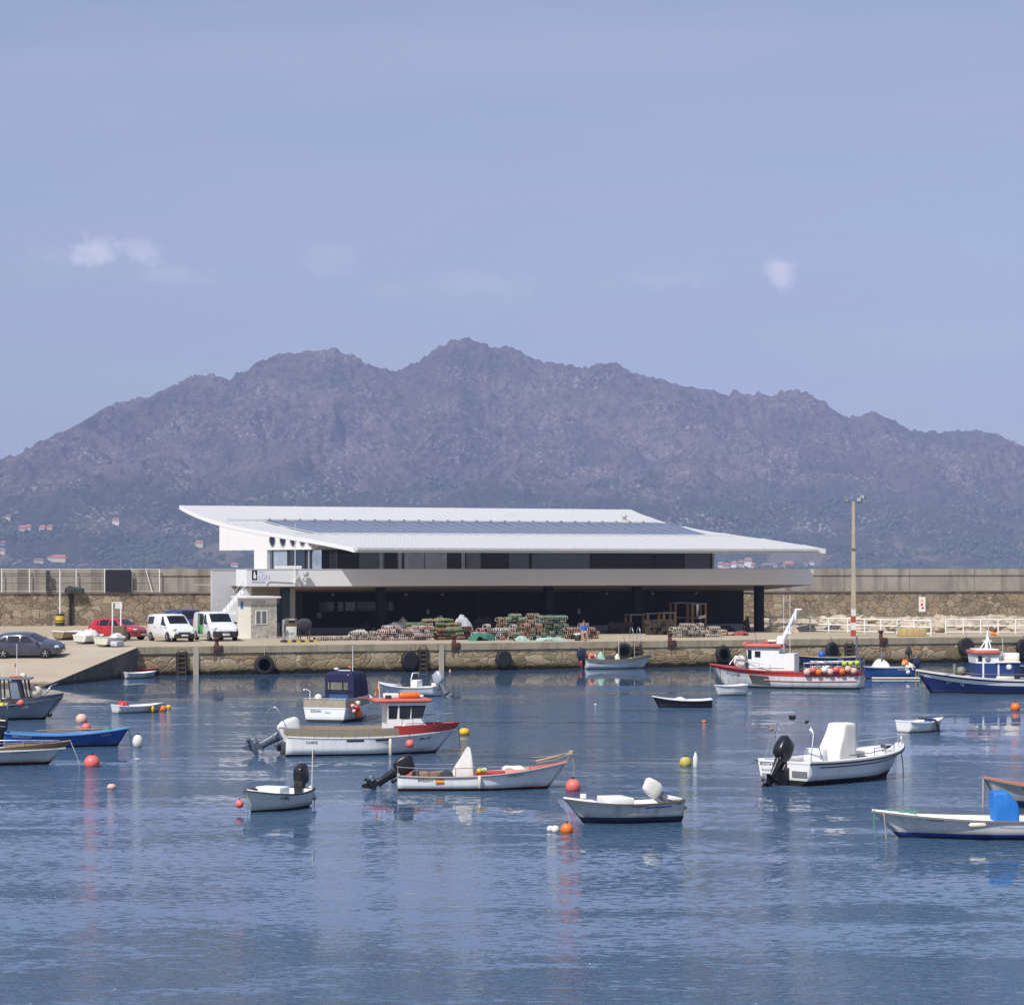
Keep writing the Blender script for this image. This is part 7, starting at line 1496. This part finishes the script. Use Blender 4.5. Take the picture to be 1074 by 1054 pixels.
h, t = ashore(118, 678, 64, 'cream dinghy with pale green rim drawn up at the quay corner', 2.6, 1.4, hullpaint('hull_ashore_cream', (.64, .60, .50), (.64, .60, .5), -.5, .3), fb=.5, fs=.48, cap=paint('cap_mint', (.40, .52, .46), .6, .3)); heap(t, 'pale_sack', M_WFL, (.7, .2, .3), (1.0, .7, .45), 9, 10); m = MB(); m.rbox((-.8, -.9, .12), (.8, .5, .3), .03); m.build('fish_box', paint('box_lilac', (.50, .51, .60), .6, .2), t)

# ------------------------------------------------------------------ pots, nets and gear in front of the building
def pot_mesh(nm, wood, net, kind):
    m = MB(); W_, D_, H_ = 1.0, 1.0, 1.0            # unit size, scaled per stack
    if kind == 'drum':
        for x in (-.42, 0, .42): m.tube([(x, .42*math.cos(a), .5+.46*math.sin(a)) for a in [math.pi*k/8-.0 for k in range(9)]]+[(x, -.42, .04), (x, .42, .04), (x, .42, .5)], .07, 5, 0)
        for y in (-.42, .42): m.bar((-.45, y, .06), (.45, y, .06), .10, .10, 0); m.bar((-.45, y, .50), (.45, y, .50), .08, .08, 0)
        m.bar((-.45, 0, .95), (.45, 0, .95), .09, .09, 0); P = [(x, .36*math.cos(a), .5+.40*math.sin(a)) for x in (-.38, .38) for a in [2*math.pi*k/10 for k in range(10)]]; m.add(P, [(k, (k+1) % 10, 10+(k+1) % 10, 10+k) for k in range(10)]+[list(range(10))[::-1], list(range(10, 20))], 1)
    elif kind == 'box':
        for z in (.05, .95):
            for y in (-.45, .45): m.bar((-.5, y, z), (.5, y, z), .10, .10, 0)
            for x in (-.45, .45): m.bar((x, -.5, z), (x, .5, z), .10, .10, 0)
        for x in (-.45, .45, 0):
            for y in (-.45, .45): m.bar((x, y, 0), (x, y, 1), .09, .09, 0)
        m.bar((-.45, -.46, .1), (.45, -.46, .9), .06, .06, 0); m.box((0, 0, .5), (.84, .84, .82), 1)
    else:                                              # flat folded net bundle with lashings
        m.rbox((0, 0, .5), (1.0, 1.0, .92), .22, 1); 
        for x in (-.3, .05, .36): m.tube([(x, .52*math.cos(a), .5+.50*math.sin(a)) for a in [2*math.pi*k/10 for k in range(11)]], .045, 4, 0)
    o = m.build(nm, [wood, net]); return o
M_NETD = paint('net_dark', (.03, .028, .026), .95, .3); M_NETO = paint('net_olive', (.20, .165, .07), .95, .6, (.07, .06, .03), 6); M_NETG = paint('net_green', (.10, .16, .08), .95, .6, (.03, .05, .03), 6); M_SLAT = paint('slat_pale', (.50, .44, .37), .85, .4, None, 5); M_PINKP = paint('slat_pink', (.52, .22, .20), .8, .4, (.5, .42, .38), 3); M_SLW = paint('slat_white', (.56, .54, .51), .85, .4, None, 5); M_SLT = paint('slat_tan', (.40, .27, .17), .85, .4, None, 5); M_MINT = paint('twine_mint', (.24, .31, .24), .9, .4, (.12, .2, .14), 4); M_BRN = paint('slat_brown', (.20, .12, .075), .85, .4)
PROTO = {}
def stack(name, label, cat, group, key, x0, x1, y, cols, rows, dims, db=0.0, jit=.06, rag=.0, seed=1, mats=None, kind='drum', rz=0.0, alt=None, mix=.35):
    """a pile of like things on the quay deck: cols along the quay, rows high"""
    rs = random.Random(seed); a0, b0 = qfloor(x0, y); a1, _ = qfloor(x1, y); b0 += db; a1 = qx(x1, b0); a0 = qx(x0, b0); st = (a1-a0)/cols; first = PROTO.get(key); second = PROTO.get(key+'_alt')
    for c_ in range(cols):
        nr = rows[min(c_*len(rows)//cols, len(rows)-1)] if isinstance(rows, (list, tuple)) else rows
        for r_ in range(nr):
            if r_ == nr-1 and rs.random() < rag: continue
            if alt and rs.random() < mix:
                if second is None: o = PROTO[key+'_alt'] = second = pot_mesh(name, alt[0], alt[1], kind)
                else: o = dup(second)
            elif first is None: o = PROTO[key] = first = pot_mesh(name, mats[0], mats[1], kind)
            else: o = dup(first)
            k = rs.uniform(.92, 1.06); o.matrix_world = QM @ Matrix.Translation((a0+st*(c_+.5)+rs.uniform(-jit, jit)*2.2*st, b0+dims[1]/2+rs.uniform(-.16, .16), QZ+dims[2]*r_*1.0+.003)) @ Matrix.Rotation(R(rz)+rs.uniform(-.28, .28), 4, 'Z') @ Matrix.Rotation(rs.uniform(-.10, .10)*(r_ > 0), 4, 'Y') @ Matrix.Diagonal((dims[0]*k, dims[1]*rs.uniform(.85, 1.1), dims[2]*rs.uniform(.95, 1.10), 1))
            tag(o, label, cat, group)
stack('crab_pot', 'brown and pale pot in the low line left of the red pots', 'crab pot', 'low line of pots by the building', 'pale', 331, 396, 672.2, 19, [1, 1, 1, 2, 2, 2], (.30, .55, .30), mats=(M_SLAT, M_NETD), seed=2, rag=.15)
stack('crab_pot', 'red and white pot in the low square stack left of the olive bundles', 'crab pot', 'red and white pot stack', 'redw', 399, 454, 672.0, 11, 4, (.34, .6, .25), mats=(M_SLW, paint('net_rose', (.30, .045, .05), .95, .5, (.12, .04, .04), 9)), alt=(paint('slat_rosy', (.52, .36, .33), .85, .4, None, 5), paint('net_mixed', (.10, .10, .09), .95, .5, (.2, .05, .05), 9)), seed=3, rag=.35)
stack('net_bundle', 'olive net bundle in the broad stack behind the red pots', 'net bundle', 'olive net bundles', 'olive', 428, 486, 669.6, 6, [4, 5, 5, 5, 5, 4], (.72, .9, .27), db=.6, mats=(M_SLAT, M_NETO), alt=(M_NETO, M_NETG), kind='bundle', seed=4, rag=.2)
stack('net_bundle', 'green net bundle at the right end of the olive stack', 'net bundle', 'green net bundles', 'green', 459, 487, 671.3, 3, [4, 4, 3], (.72, .7, .27), mats=(M_SLT, M_NETG), alt=(M_MINT, paint('net_rusty', (.16, .075, .04), .95, .5)), kind='bundle', seed=14, rag=.25)
stack('crab_pot', 'brown pot beside the teal net, right of the bundles', 'crab pot', 'brown pots', 'brown', 485, 500, 670.8, 3, [3, 3, 2], (.36, .5, .30), mats=(M_BRN, M_NETD), kind='box', seed=5)
stack('crab_pot', 'grey white pot in the sloping heap behind the teal net', 'crab pot', 'grey white pot heap', 'greyw', 499, 546, 671.8, 9, [3, 4, 4, 4, 3], (.35, .6, .27), db=.25, mats=(M_SLW, M_NETD), alt=(M_PINKP, M_NETD), mix=.25, seed=6, rag=.35, jit=.2)
stack('crab_pot', 'orange pink pot in the heap left of the green lashed pots', 'crab pot', 'orange pink pot heap', 'orpink', 538, 573, 671.8, 7, [3, 4, 5, 5, 4], (.34, .6, .28), db=.45, mats=(paint('slat_salmon', (.46, .25, .17), .8, .4, (.45, .38, .32), 4), M_NETD), alt=(M_MINT, paint('net_rusty', (.16, .075, .04), .95, .5)), seed=7, rag=.35, jit=.2)
stack('crab_pot', 'green lashed pot in the tall block right of the orange pots', 'crab pot', 'green lashed pots', 'greenl', 565, 596, 670.6, 6, 6, (.36, .7, .27), db=.5, mats=(M_MINT, paint('net_deep_green', (.025, .05, .03), .95, .5)), alt=(paint('twine_olive', (.24, .25, .15), .9, .4), paint('net_deep_brown', (.06, .045, .03), .95, .5)), kind='drum', seed=8, rag=.25)
stack('crab_pot', 'tan green pot on the high back row of the pot heap', 'crab pot', 'back row of tan green pots', 'tang', 524, 566, 668.0, 7, 6, (.40, .7, .27), db=1.6, mats=(M_MINT, M_NETO), alt=(M_SLT, M_NETD), mix=.5, kind='drum', seed=9, rag=.3)
stack('crab_pot', 'pinkish tan pot in the stack behind the seated person', 'crab pot', 'tan pots behind the seated person', 'pinkt', 595, 629, 670.6, 7, [3, 4, 4, 4, 3, 2], (.34, .6, .27), db=.5, mats=(paint('slat_rose', (.42, .27, .21), .85, .4, None, 5), M_NETD), seed=10, rag=.2)
stack('crab_pot', 'tan pot in the long low stack right of the bollard', 'crab pot', 'long low stack of tan pots', 'tan2', 707, 757, 668.8, 11, [4, 4, 4, 3, 3], (.33, .6, .25), mats=(M_SLAT, paint('net_brown', (.10, .07, .05), .95, .3)), seed=11, rag=.2)
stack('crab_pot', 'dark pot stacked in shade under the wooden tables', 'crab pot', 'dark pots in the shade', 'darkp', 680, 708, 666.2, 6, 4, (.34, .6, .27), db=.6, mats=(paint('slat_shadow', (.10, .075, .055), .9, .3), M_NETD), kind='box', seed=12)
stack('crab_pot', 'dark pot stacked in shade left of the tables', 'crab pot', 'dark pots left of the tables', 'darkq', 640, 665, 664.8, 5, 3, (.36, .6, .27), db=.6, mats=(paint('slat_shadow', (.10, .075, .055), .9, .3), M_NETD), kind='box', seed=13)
stack('net_bundle', 'brown net bundle piled at the right end of the pots', 'net bundle', 'brown net bundles', 'brownb', 746, 772, 666.8, 3, [3, 2, 1], (.72, .8, .22), mats=(M_SLAT, M_SLT), kind='bundle', seed=15)
def gear(name, mat, x, y, w_, d_, h_, label, cat, seed=1, db=0.0, group=None):
    a_, b_ = qfloor(x, y); b_ += db; a_ = qx(x, b_); o = heap(None, name, mat, (0, 0, 0), (w_, d_, h_), seed, 16); o.matrix_world = QM @ Matrix.Translation((a_, b_+d_/2, QZ+.002)); tag(o, label, cat, group); return o
M_TEALN = paint('net_teal', (.03, .15, .105), .85, .4, (.02, .12, .09), 5); M_MINTN = paint('net_pale_mint', (.33, .46, .39), .9, .3, None, 5)
gear('fishing_net', M_TEALN, 508, 672, 1.7, .8, .62, 'teal green net heaped before the grey white pots', 'net', 3); gear('fishing_net', M_MINTN, 549, 672.2, 1.0, .6, .34, 'small pale mint net before the orange pink pots', 'net', 4); gear('fishing_net', M_MINTN, 581, 672.0, 2.2, .7, .26, 'pale mint net spread before the green lashed pots', 'net', 5)
gear('sack', M_WFL, 416, 668, 1.5, 1.0, 1.15, 'large white sack behind the red pots', 'sack', 6, 1.6, 'white sacks by the wall'); gear('sack', M_WFL, 425, 666.5, 1.0, .9, 1.35, 'taller white sack between red pots and olive bundles', 'sack', 7, 2.4, 'white sacks by the wall'); gear('sack', paint('sack_grey_blue', (.40, .42, .46), .8, .3), 487, 668, 1.5, 1.1, 1.6, 'big grey white sack behind the brown pots', 'sack', 8, 1.5); gear('sack', M_WFL, 463, 666, .9, .8, 1.65, 'pale sack top peeping over the olive bundles', 'sack', 9, 2.4)
gear('covered_heap', paint('sheet_grey', (.42, .41, .39), .8, .4), 378, 668.5, 1.5, 1.0, .55, 'low white sheet covered mound behind the line of pots', 'covered heap', 10, 1.0); gear('dark_gear', M_RDARK, 384, 666.5, 1.4, 1.0, .95, 'dark tackle pile beside the left columns', 'tackle', 11, 1.6); gear('dark_gear', M_RDARK, 757, 662.6, 2.4, .8, .5, 'dark tackle lying along the wall by the right pots', 'tackle', 12, .4); gear('red_net', paint('net_maroon', (.24, .06, .05), .9, .4), 779, 666.6, 1.1, .7, .38, 'small dark red net by the right hand column', 'net', 13); gear('dark_gear', M_RDARK, 510, 666.5, 2.0, 1.0, 1.5, 'dark tackle standing behind the grey white pots', 'tackle', 14, 2.5)
o = gear('float_bunch', paint('float_bunch_dark', (.05, .03, .03), .8, .4), 784.5, 662.5, .5, .5, 1.3, 'bunch of small dark floats hung by the building corner', 'floats', 15, 1.0)
for i in range(10): fender_ball('float', .06, (M_WFL, M_YEL, M_REDF)[i % 3], (.16*math.cos(i*2.1), -.12-.02*(i % 3), .25+.11*i), None, parent=o, eye=False)
def wtable(x0, x1, ytop, y, label, cloth=False, tier=False, db=.4):
    a_, b_ = qfloor((x0+x1)/2, y); b_ += db; A0, A1 = qx(x0, b_), qx(x1, b_); h_ = qz((x0+x1)/2, ytop, b_)-QZ; w_ = A1-A0; t = thing('wooden_table', label, 'table', group='rough wooden tables by the wall'); t.matrix_world = QM @ Matrix.Translation((A0, b_, QZ))
    MT = paint('table_pine', (.30, .155, .06), .75, .4)
    for xx in (.06, w_-.06):
        for yy in (.06, .9): m = MB(); m.bar((xx, yy, 0), (xx, yy, h_), .14, .14); m.build('leg', MT, t)
    m = MB(); m.box((w_/2, .48, h_+.02), (w_+.06, 1.0, .09)); m.build('tabletop', paint('table_grey', (.20, .21, .23), .7, .4), t)
    if tier: m = MB(); m.box((w_/2, .48, h_*.5), (w_, .9, .08)); m.build('shelf', paint('table_grey', (.2, .21, .23)), t)
    if cloth:
        m = MB(); rows = [[(w_*.28+.10*k*(u-.5)*0+u*w_*.22-(k*.03 if u > .5 else -k*.01), -.03-.02*math.sin(5*u+k), h_-.02-k*h_*.085) for u in (0, .25, .5, .75, 1)] for k in range(6)]; m.grid(rows, 0, True); m.grid([[(w_*.45+u*w_*.5, -.03+.02*math.sin(6*u), h_*.5+.14-.05*k+.12*u) for u in (0, .3, .6, 1)] for k in range(5)], 0, True); m.build('cloth', M_WFL, t)
wtable(661, 681, 645, 664, 'low wooden table at the left of the row'); wtable(679, 697, 643.8, 664, 'pale-topped wooden table left of the tall one', db=.2); wtable(708, 728, 632.5, 663, 'tall two tier wooden table with dark shelf', tier=True); wtable(725.5, 741, 633.5, 663.2, 'tall wooden table with white cloths hanging from it', cloth=True, tier=True); wtable(696, 709, 643, 664.4, 'narrow wooden table between the pale-topped and the tall one')

# fuel pump and trolley
a_, b_ = qfloor(305.8, 673.6); t = thing('fuel_pump', 'brown and white fuel pump on a yellow and black kerb', 'fuel pump'); t.matrix_world = QM @ Matrix.Translation((a_, b_, QZ))
m = MB(); m.rbox((0, .2, .60), (.70, .45, .92), .02); m.build('lower_case', paint('pump_white', (.62, .62, .60), .5, .3, (.35, .33, .3), 6), t); m = MB(); m.rbox((0, .2, 1.32), (.72, .47, .52), .02); up = m.build('upper_case', paint('pump_brown', (.17, .115, .06), .5, .2), t)
m = MB(); m.bbox((-.22, -.045, 1.28), (.22, -.036, 1.46)); m.build('display', M_TINT, up); m = MB(); m.bbox((-.20, -.043, 1.48), (.20, -.036, 1.54)); m.build('label_strip', M_PLATE, up)
m = MB()
for i in range(6): m.bbox((-.25+.06*i, -.032, .5+.04*(i % 3)), (-.21+.07*i, -.026, .58+.05*(i % 2)))
m.build('hand_lettering', M_TXTG, t); m = MB(); m.rbox((-.47, .2, .75), (.18, .3, 1.5), .03); m.build('hose_post', M_STEEL, t); m = MB(); m.tube([(-.47, .0, 1.2), (-.5, -.1, .7), (-.42, -.12, .4), (-.3, -.05, .8)], .025, 6); m.build('hose', M_RUB, t)
for i in range(8): m = MB(); m.bbox((-.6+.3*i, -.1, 0), (-.305+.3*i, .55, .14)); m.build('kerb_block', MC['safety_yellow'] if i % 2 else M_RDARK, t)
a_, b_ = qfloor(321, 673.2); t = thing('trolley', 'two wheeled trolley frame with a black sack beside the fuel pump', 'trolley'); t.matrix_world = QM @ Matrix.Translation((a_, b_+.2, QZ+.14))
m = MB()
for x in (-.32, .32): m.tube([(x, 0, 0), (x, 0, .85)], .03, 6); m.tube([(x, .4, 0), (x, .4, .85)], .03, 6); m.tube([(x, 0, .85), (x, .4, .85)], .03, 6)
m.tube([(-.32, 0, .7), (.32, 0, .7)], .025, 6); m.build('frame', paint('frame_brown', (.10, .07, .04), .6, .3), t); cover(t, 'black_sack', paint('sack_black', (.03, .032, .036), .7, .3), 0, .2, .72, [(0, .4, .28, 0), (.3, .5, .34, 0), (.55, .45, .3, 0), (.68, .2, .15, .05), (.7, .05, .05, .05)], 3, .05)

# seated person in a blue shirt
a_, b_ = qfloor(613.5, 671.2); P0 = thing('person', 'person in a blue shirt and pale shorts sitting before the tan pots', 'person'); P0.matrix_world = QM @ Matrix.Translation((a_, b_+.25, QZ)) @ Matrix.Rotation(R(-8), 4, 'Z')
def skin(name, V, E, rad, mat, parent, sub=1):
    me = bpy.data.meshes.new(name); me.from_pydata(V, E, []); o = bpy.data.objects.new(name, me); C.objects.link(o); o.parent = parent
    md = o.modifiers.new('skin', 'SKIN'); sv = me.skin_vertices[0].data
    for i, r_ in enumerate(rad): sv[i].radius = (r_, r_)
    sv[0].use_root = True; s_ = o.modifiers.new('sub', 'SUBSURF'); s_.levels = s_.render_levels = sub; me.materials.append(mat); return o
M_SKIN = paint('skin', (.42, .235, .155), .6, .15); V = [(0, 0, .50), (0, -.02, .72), (0, -.06, .98), (0, -.08, 1.07), (0, -.10, 1.16), (0, -.12, 1.27)]; E = [(i, i+1) for i in range(5)]; RR = [.13, .13, .12, .055, .075, .09]
for sd in (-1, 1):
    n0 = len(V); V += [(sd*.10, -.06, .50), (sd*.14, -.42, .52), (sd*.13, -.46, .10), (sd*.14, -.62, .04)]; E += [(0, n0), (n0, n0+1), (n0+1, n0+2), (n0+2, n0+3)]; RR += [.085, .065, .045, .035]
    n1 = len(V); V += [(sd*.19, -.06, .96), (sd*.25, -.16, .72), (sd*.14, -.36, .62), (sd*.11, -.42, .61)]; E += [(2, n1), (n1, n1+1), (n1+1, n1+2), (n1+2, n1+3)]; RR += [.06, .042, .030, .032]
    for k in range(5): n2 = len(V); V += [(sd*(.13-.018*k), -.46-.01*(k != 0), .60), (sd*(.13-.018*k), -.50, .575)]; E += [(n1+3, n2), (n2, n2+1)]; RR += [.010, .008]
skin('body', V, E, RR, M_SKIN, P0)
m = MB(); rows = []
for z, a, b, yo in ((.46, .20, .16, .0), (.60, .195, .155, -.01), (.80, .20, .15, -.03), (.95, .215, .13, -.055), (1.02, .15, .10, -.07), (1.06, .08, .075, -.08)): rows.append([(a*math.cos(2*math.pi*k/14), yo+b*math.sin(2*math.pi*k/14), z) for k in range(14)])
m.grid(rows, 0, True, True)
for sd in (-1, 1): m.tube([(sd*.16, -.06, .98), (sd*.22, -.10, .86), (sd*.25, -.15, .74)], [.08, .07, .06], 9)
m.build('shirt', paint('shirt_blue', (.06, .13, .46), .8, .3), P0); m = MB()
for sd in (-1, 1): m.tube([(sd*.09, -.0, .50), (sd*.12, -.22, .515), (sd*.135, -.34, .52)], [.115, .105, .09], 9)
m.build('shorts', paint('shorts_pale', (.50, .46, .40), .85, .3), P0); m = MB(); m.ball((0, -.105, 1.31), .108, 14, 0, .8); m.build('hair', paint('hair_dark', (.03, .022, .016), .8, .3), P0)
m = MB(); m.ball((0, -.215, 1.265), .018, 8); m.build('nose', M_SKIN, P0); m = MB(); m.rbox((0, .02, .22), (.42, .4, .42), .03); tag(m.build('stool_box', M_SLT, matrix=P0.matrix_world @ Matrix()), 'wooden box under the seated person', 'box')
a2, b2 = qfloor(606.5, 672.0); t = thing('bucket', 'black bucket beside the seated person', 'bucket'); t.matrix_world = QM @ Matrix.Translation((a2, b2+.1, QZ)); m = MB(); m.lathe([(.20, 0), (.26, .42), (.25, .42), (.19, .03), (.001, .03)], (0, 0, 0), 16); m.build('pail', M_RUB, t); m = MB(); m.tube([(.26*math.cos(a), 0, .42+.12*math.sin(a)) for a in [math.pi*k/8 for k in range(9)]], .012, 5); m.build('handle', M_STEEL, t); heap(t, 'pale_catch', M_WFL, (0, 0, .36), (.42, .42, .2), 3, 8)

# ------------------------------------------------------------------ far shore: houses and woods
def far_at(x, y):
    for Y in np.arange(YS+5, YR, 4.0):
        X = (x-537)*Y/F; z = H-(y-YH)*Y/F
        if terrain_z(X, Y) >= z: return Vector((X, Y, terrain_z(X, Y)))
    return None
RT = paint('roof_terracotta', (.42, .13, .055), .85, .3, None, .1); RG = paint('roof_dull_brown', (.24, .14, .10), .85, .3, None, .1)
HC = [paint('house_white', (.72, .71, .68), .8, .1, None, .1), paint('house_cream', (.58, .48, .36), .8, .1, None, .1), paint('house_pink', (.56, .36, .30), .8, .1, None, .1), paint('house_blue_wall', (.16, .26, .56), .8, .1, None, .1)]
def house(x, y, wpx, hpx, wall, roof, label, flat=False):
    p = far_at(x, y)
    if p is None: return
    s = F/p.y; w_, h_ = wpx/s, hpx/s; d_ = max(9.0, w_*.55); t = thing('far_house', label, 'house', (p.x, p.y, p.z-3), R(random.Random(int(x*7)).uniform(-18, 12)), 'houses on the far hillside')
    hw = h_*(.62 if not flat else .95)+3; m = MB(); m.bbox((-w_/2, -d_/2, -6), (w_/2, d_/2, hw)); wl_ = m.build('wall', wall, t)
    m = MB()
    if flat: m.bbox((-w_/2-.3, -d_/2-.3, hw), (w_/2+.3, d_/2+.3, hw+.6))
    else: e_ = .8; P = [(-w_/2-e_, -d_/2-e_, hw-.2), (w_/2+e_, -d_/2-e_, hw-.2), (w_/2+e_, d_/2+e_, hw-.2), (-w_/2-e_, d_/2+e_, hw-.2), (-w_/2+d_*.18, 0, hw+h_*.40), (w_/2-d_*.18, 0, hw+h_*.40)]; m.add(P, [(0, 1, 5, 4), (2, 3, 4, 5), (1, 2, 5), (3, 0, 4), (3, 2, 1, 0)])
    m.build('roof', roof, t); n = max(2, int(w_/4))
    for i in range(n): xx = -w_/2+w_*(i+.5)/n; m = MB(); m.bbox((xx-.6, -d_/2-.06, hw-3.0), (xx+.6, -d_/2-.01, hw-1.4)); m.build('window', M_TINT, wl_)
for a in ((24, 557, 8, 5, 2, 0, 'pink house with red roof, left of the hillside hamlet'), (30, 556.5, 6, 5, 1, 0, 'cream house in the middle of the hillside hamlet'), (45, 557, 6, 6, 0, 0, 'white house with bright terracotta roof in the hamlet'), (53, 556, 6, 4, 2, 1, 'dull pink house at the right of the hamlet'), (3.5, 571.5, 5, 3.5, 3, 0, 'small blue house high at the left edge'), (2, 581, 9, 5, 1, 1, 'cream house low at the left edge'), (62, 589, 16, 6, 1, 0, 'long house with terracotta roof above the breakwater'), (52.5, 588, 4, 4, 0, 1, 'little white annexe beside the long terracotta house'), (41, 590, 10, 4, 1, 1, 'grey brown row house low on the left shore'), (121.5, 551, 7, 5, 0, 0, 'lone white house with terracotta roof on the slope'), (9, 545, 5, 3, 1, 1, 'pale house among trees high on the left'),
          (756, 595, 6, 6, 1, 1, 'cream house leftmost in the view under the roof'), (762, 595.5, 6, 5, 2, 0, 'pink house second under the roof'), (770, 595, 6, 6, 0, 0, 'white house with red roof under the roof'), (777, 594.5, 6, 7, 1, 1, 'tall cream house among those under the roof'), (785, 594.5, 8, 9, 0, 1, 'tallest pale block under the roof'), (790, 595.5, 4, 5, 2, 0, 'small pink house right of the tall block'), (803, 595, 8, 4, 1, 1, 'low greyish house in the gap under the roof'), (811, 595, 7, 4, 0, 1, 'low pale house further right in the gap'), (827, 596, 10, 7, 2, 0, 'wide pink house with red roof under the right eave'), (822, 596.5, 5, 4, 0, 1, 'small pale house beside the wide pink one'), (845, 593.5, 4, 3, 0, 1, 'white cottage at the tip of the terrace'), (851, 592, 5, 3, 0, 1, 'white cottage right of the terrace tip'), (246, 594.5, 7, 4, 0, 0, 'white house with red roof behind the stair tower'), (209, 573, 8, 5, 1, 0, 'cream house with red roof above the stair tower')):
    house(a[0], a[1], a[2], a[3], HC[a[4]], (RT, RG)[a[5]], a[6])
rs = random.Random(3); VV, FF = [], []; ico = bmesh.new(); bmesh.ops.create_icosphere(ico, subdivisions=1, radius=1); iv = [tuple(v.co) for v in ico.verts]; ico.verts.index_update(); jf = [[v.index for v in f.verts] for f in ico.faces]; ico.free()
dn = fbm(XX/170, YY/230, 3, 301); cnt = 0
for k in range(60000):
    j = rs.randrange(0, 200); i = rs.randrange(0, len(xs))
    if abs(xs[i]) > 1500 or ts[j] < .01: continue
    z = ZZ[j, i]
    if z < 1 or z > 175 or dn[j, i] < .12+z/420: continue
    r_ = rs.uniform(2.2, 5.2); hh = r_*rs.uniform(.7, 1.1); o = len(VV); cx, cy = XX[j, i]+rs.uniform(-3, 3), YY[j, i]+rs.uniform(-6, 6)
    for v in iv: f = rs.uniform(.75, 1.2); VV.append((cx+v[0]*r_*f, cy+v[1]*r_*f, z+hh*.5+v[2]*hh*f))
    for f in jf: FF.append([o+q_ for q_ in f])
    cnt += 1
    if cnt > 12000: break
me = bpy.data.meshes.new('woodland'); me.from_pydata(VV, [], FF); o = bpy.data.objects.new('woodland', me); C.objects.link(o); me.materials.append(paint('far_foliage', (.036, .058, .026), .95, .5, (.018, .028, .014), .05)); tag(o, kind='stuff')

for x, lb in ((5, 'faint white wind turbine leftmost on the far ridge'), (14, 'faint white wind turbine in the middle of the three on the ridge'), (21, 'faint white wind turbine rightmost of the three on the ridge')):
    X = (x-537)*YR/F; t = thing('wind_turbine', lb, 'wind turbine', (X, YR+20, terrain_z(X, YR)-3), R(20), 'wind turbines on the ridge'); MTB = HC[0]
    m = MB(); m.tube([(0, 0, 0), (0, 0, 22)], [.9, .5], 8); m.build('tower', MTB, t); m = MB(); m.rbox((0, 0, 22.3), (1.2, 3, 1.2), .2); m.build('nacelle', MTB, t)
    for k in range(3): a = 2*math.pi*k/3+x; m = MB(); m.tube([(0, -1.8, 22.3), (9*math.sin(a), -1.8, 22.3+9*math.cos(a))], [.55, .2], 5); m.build('blade', MTB, t)
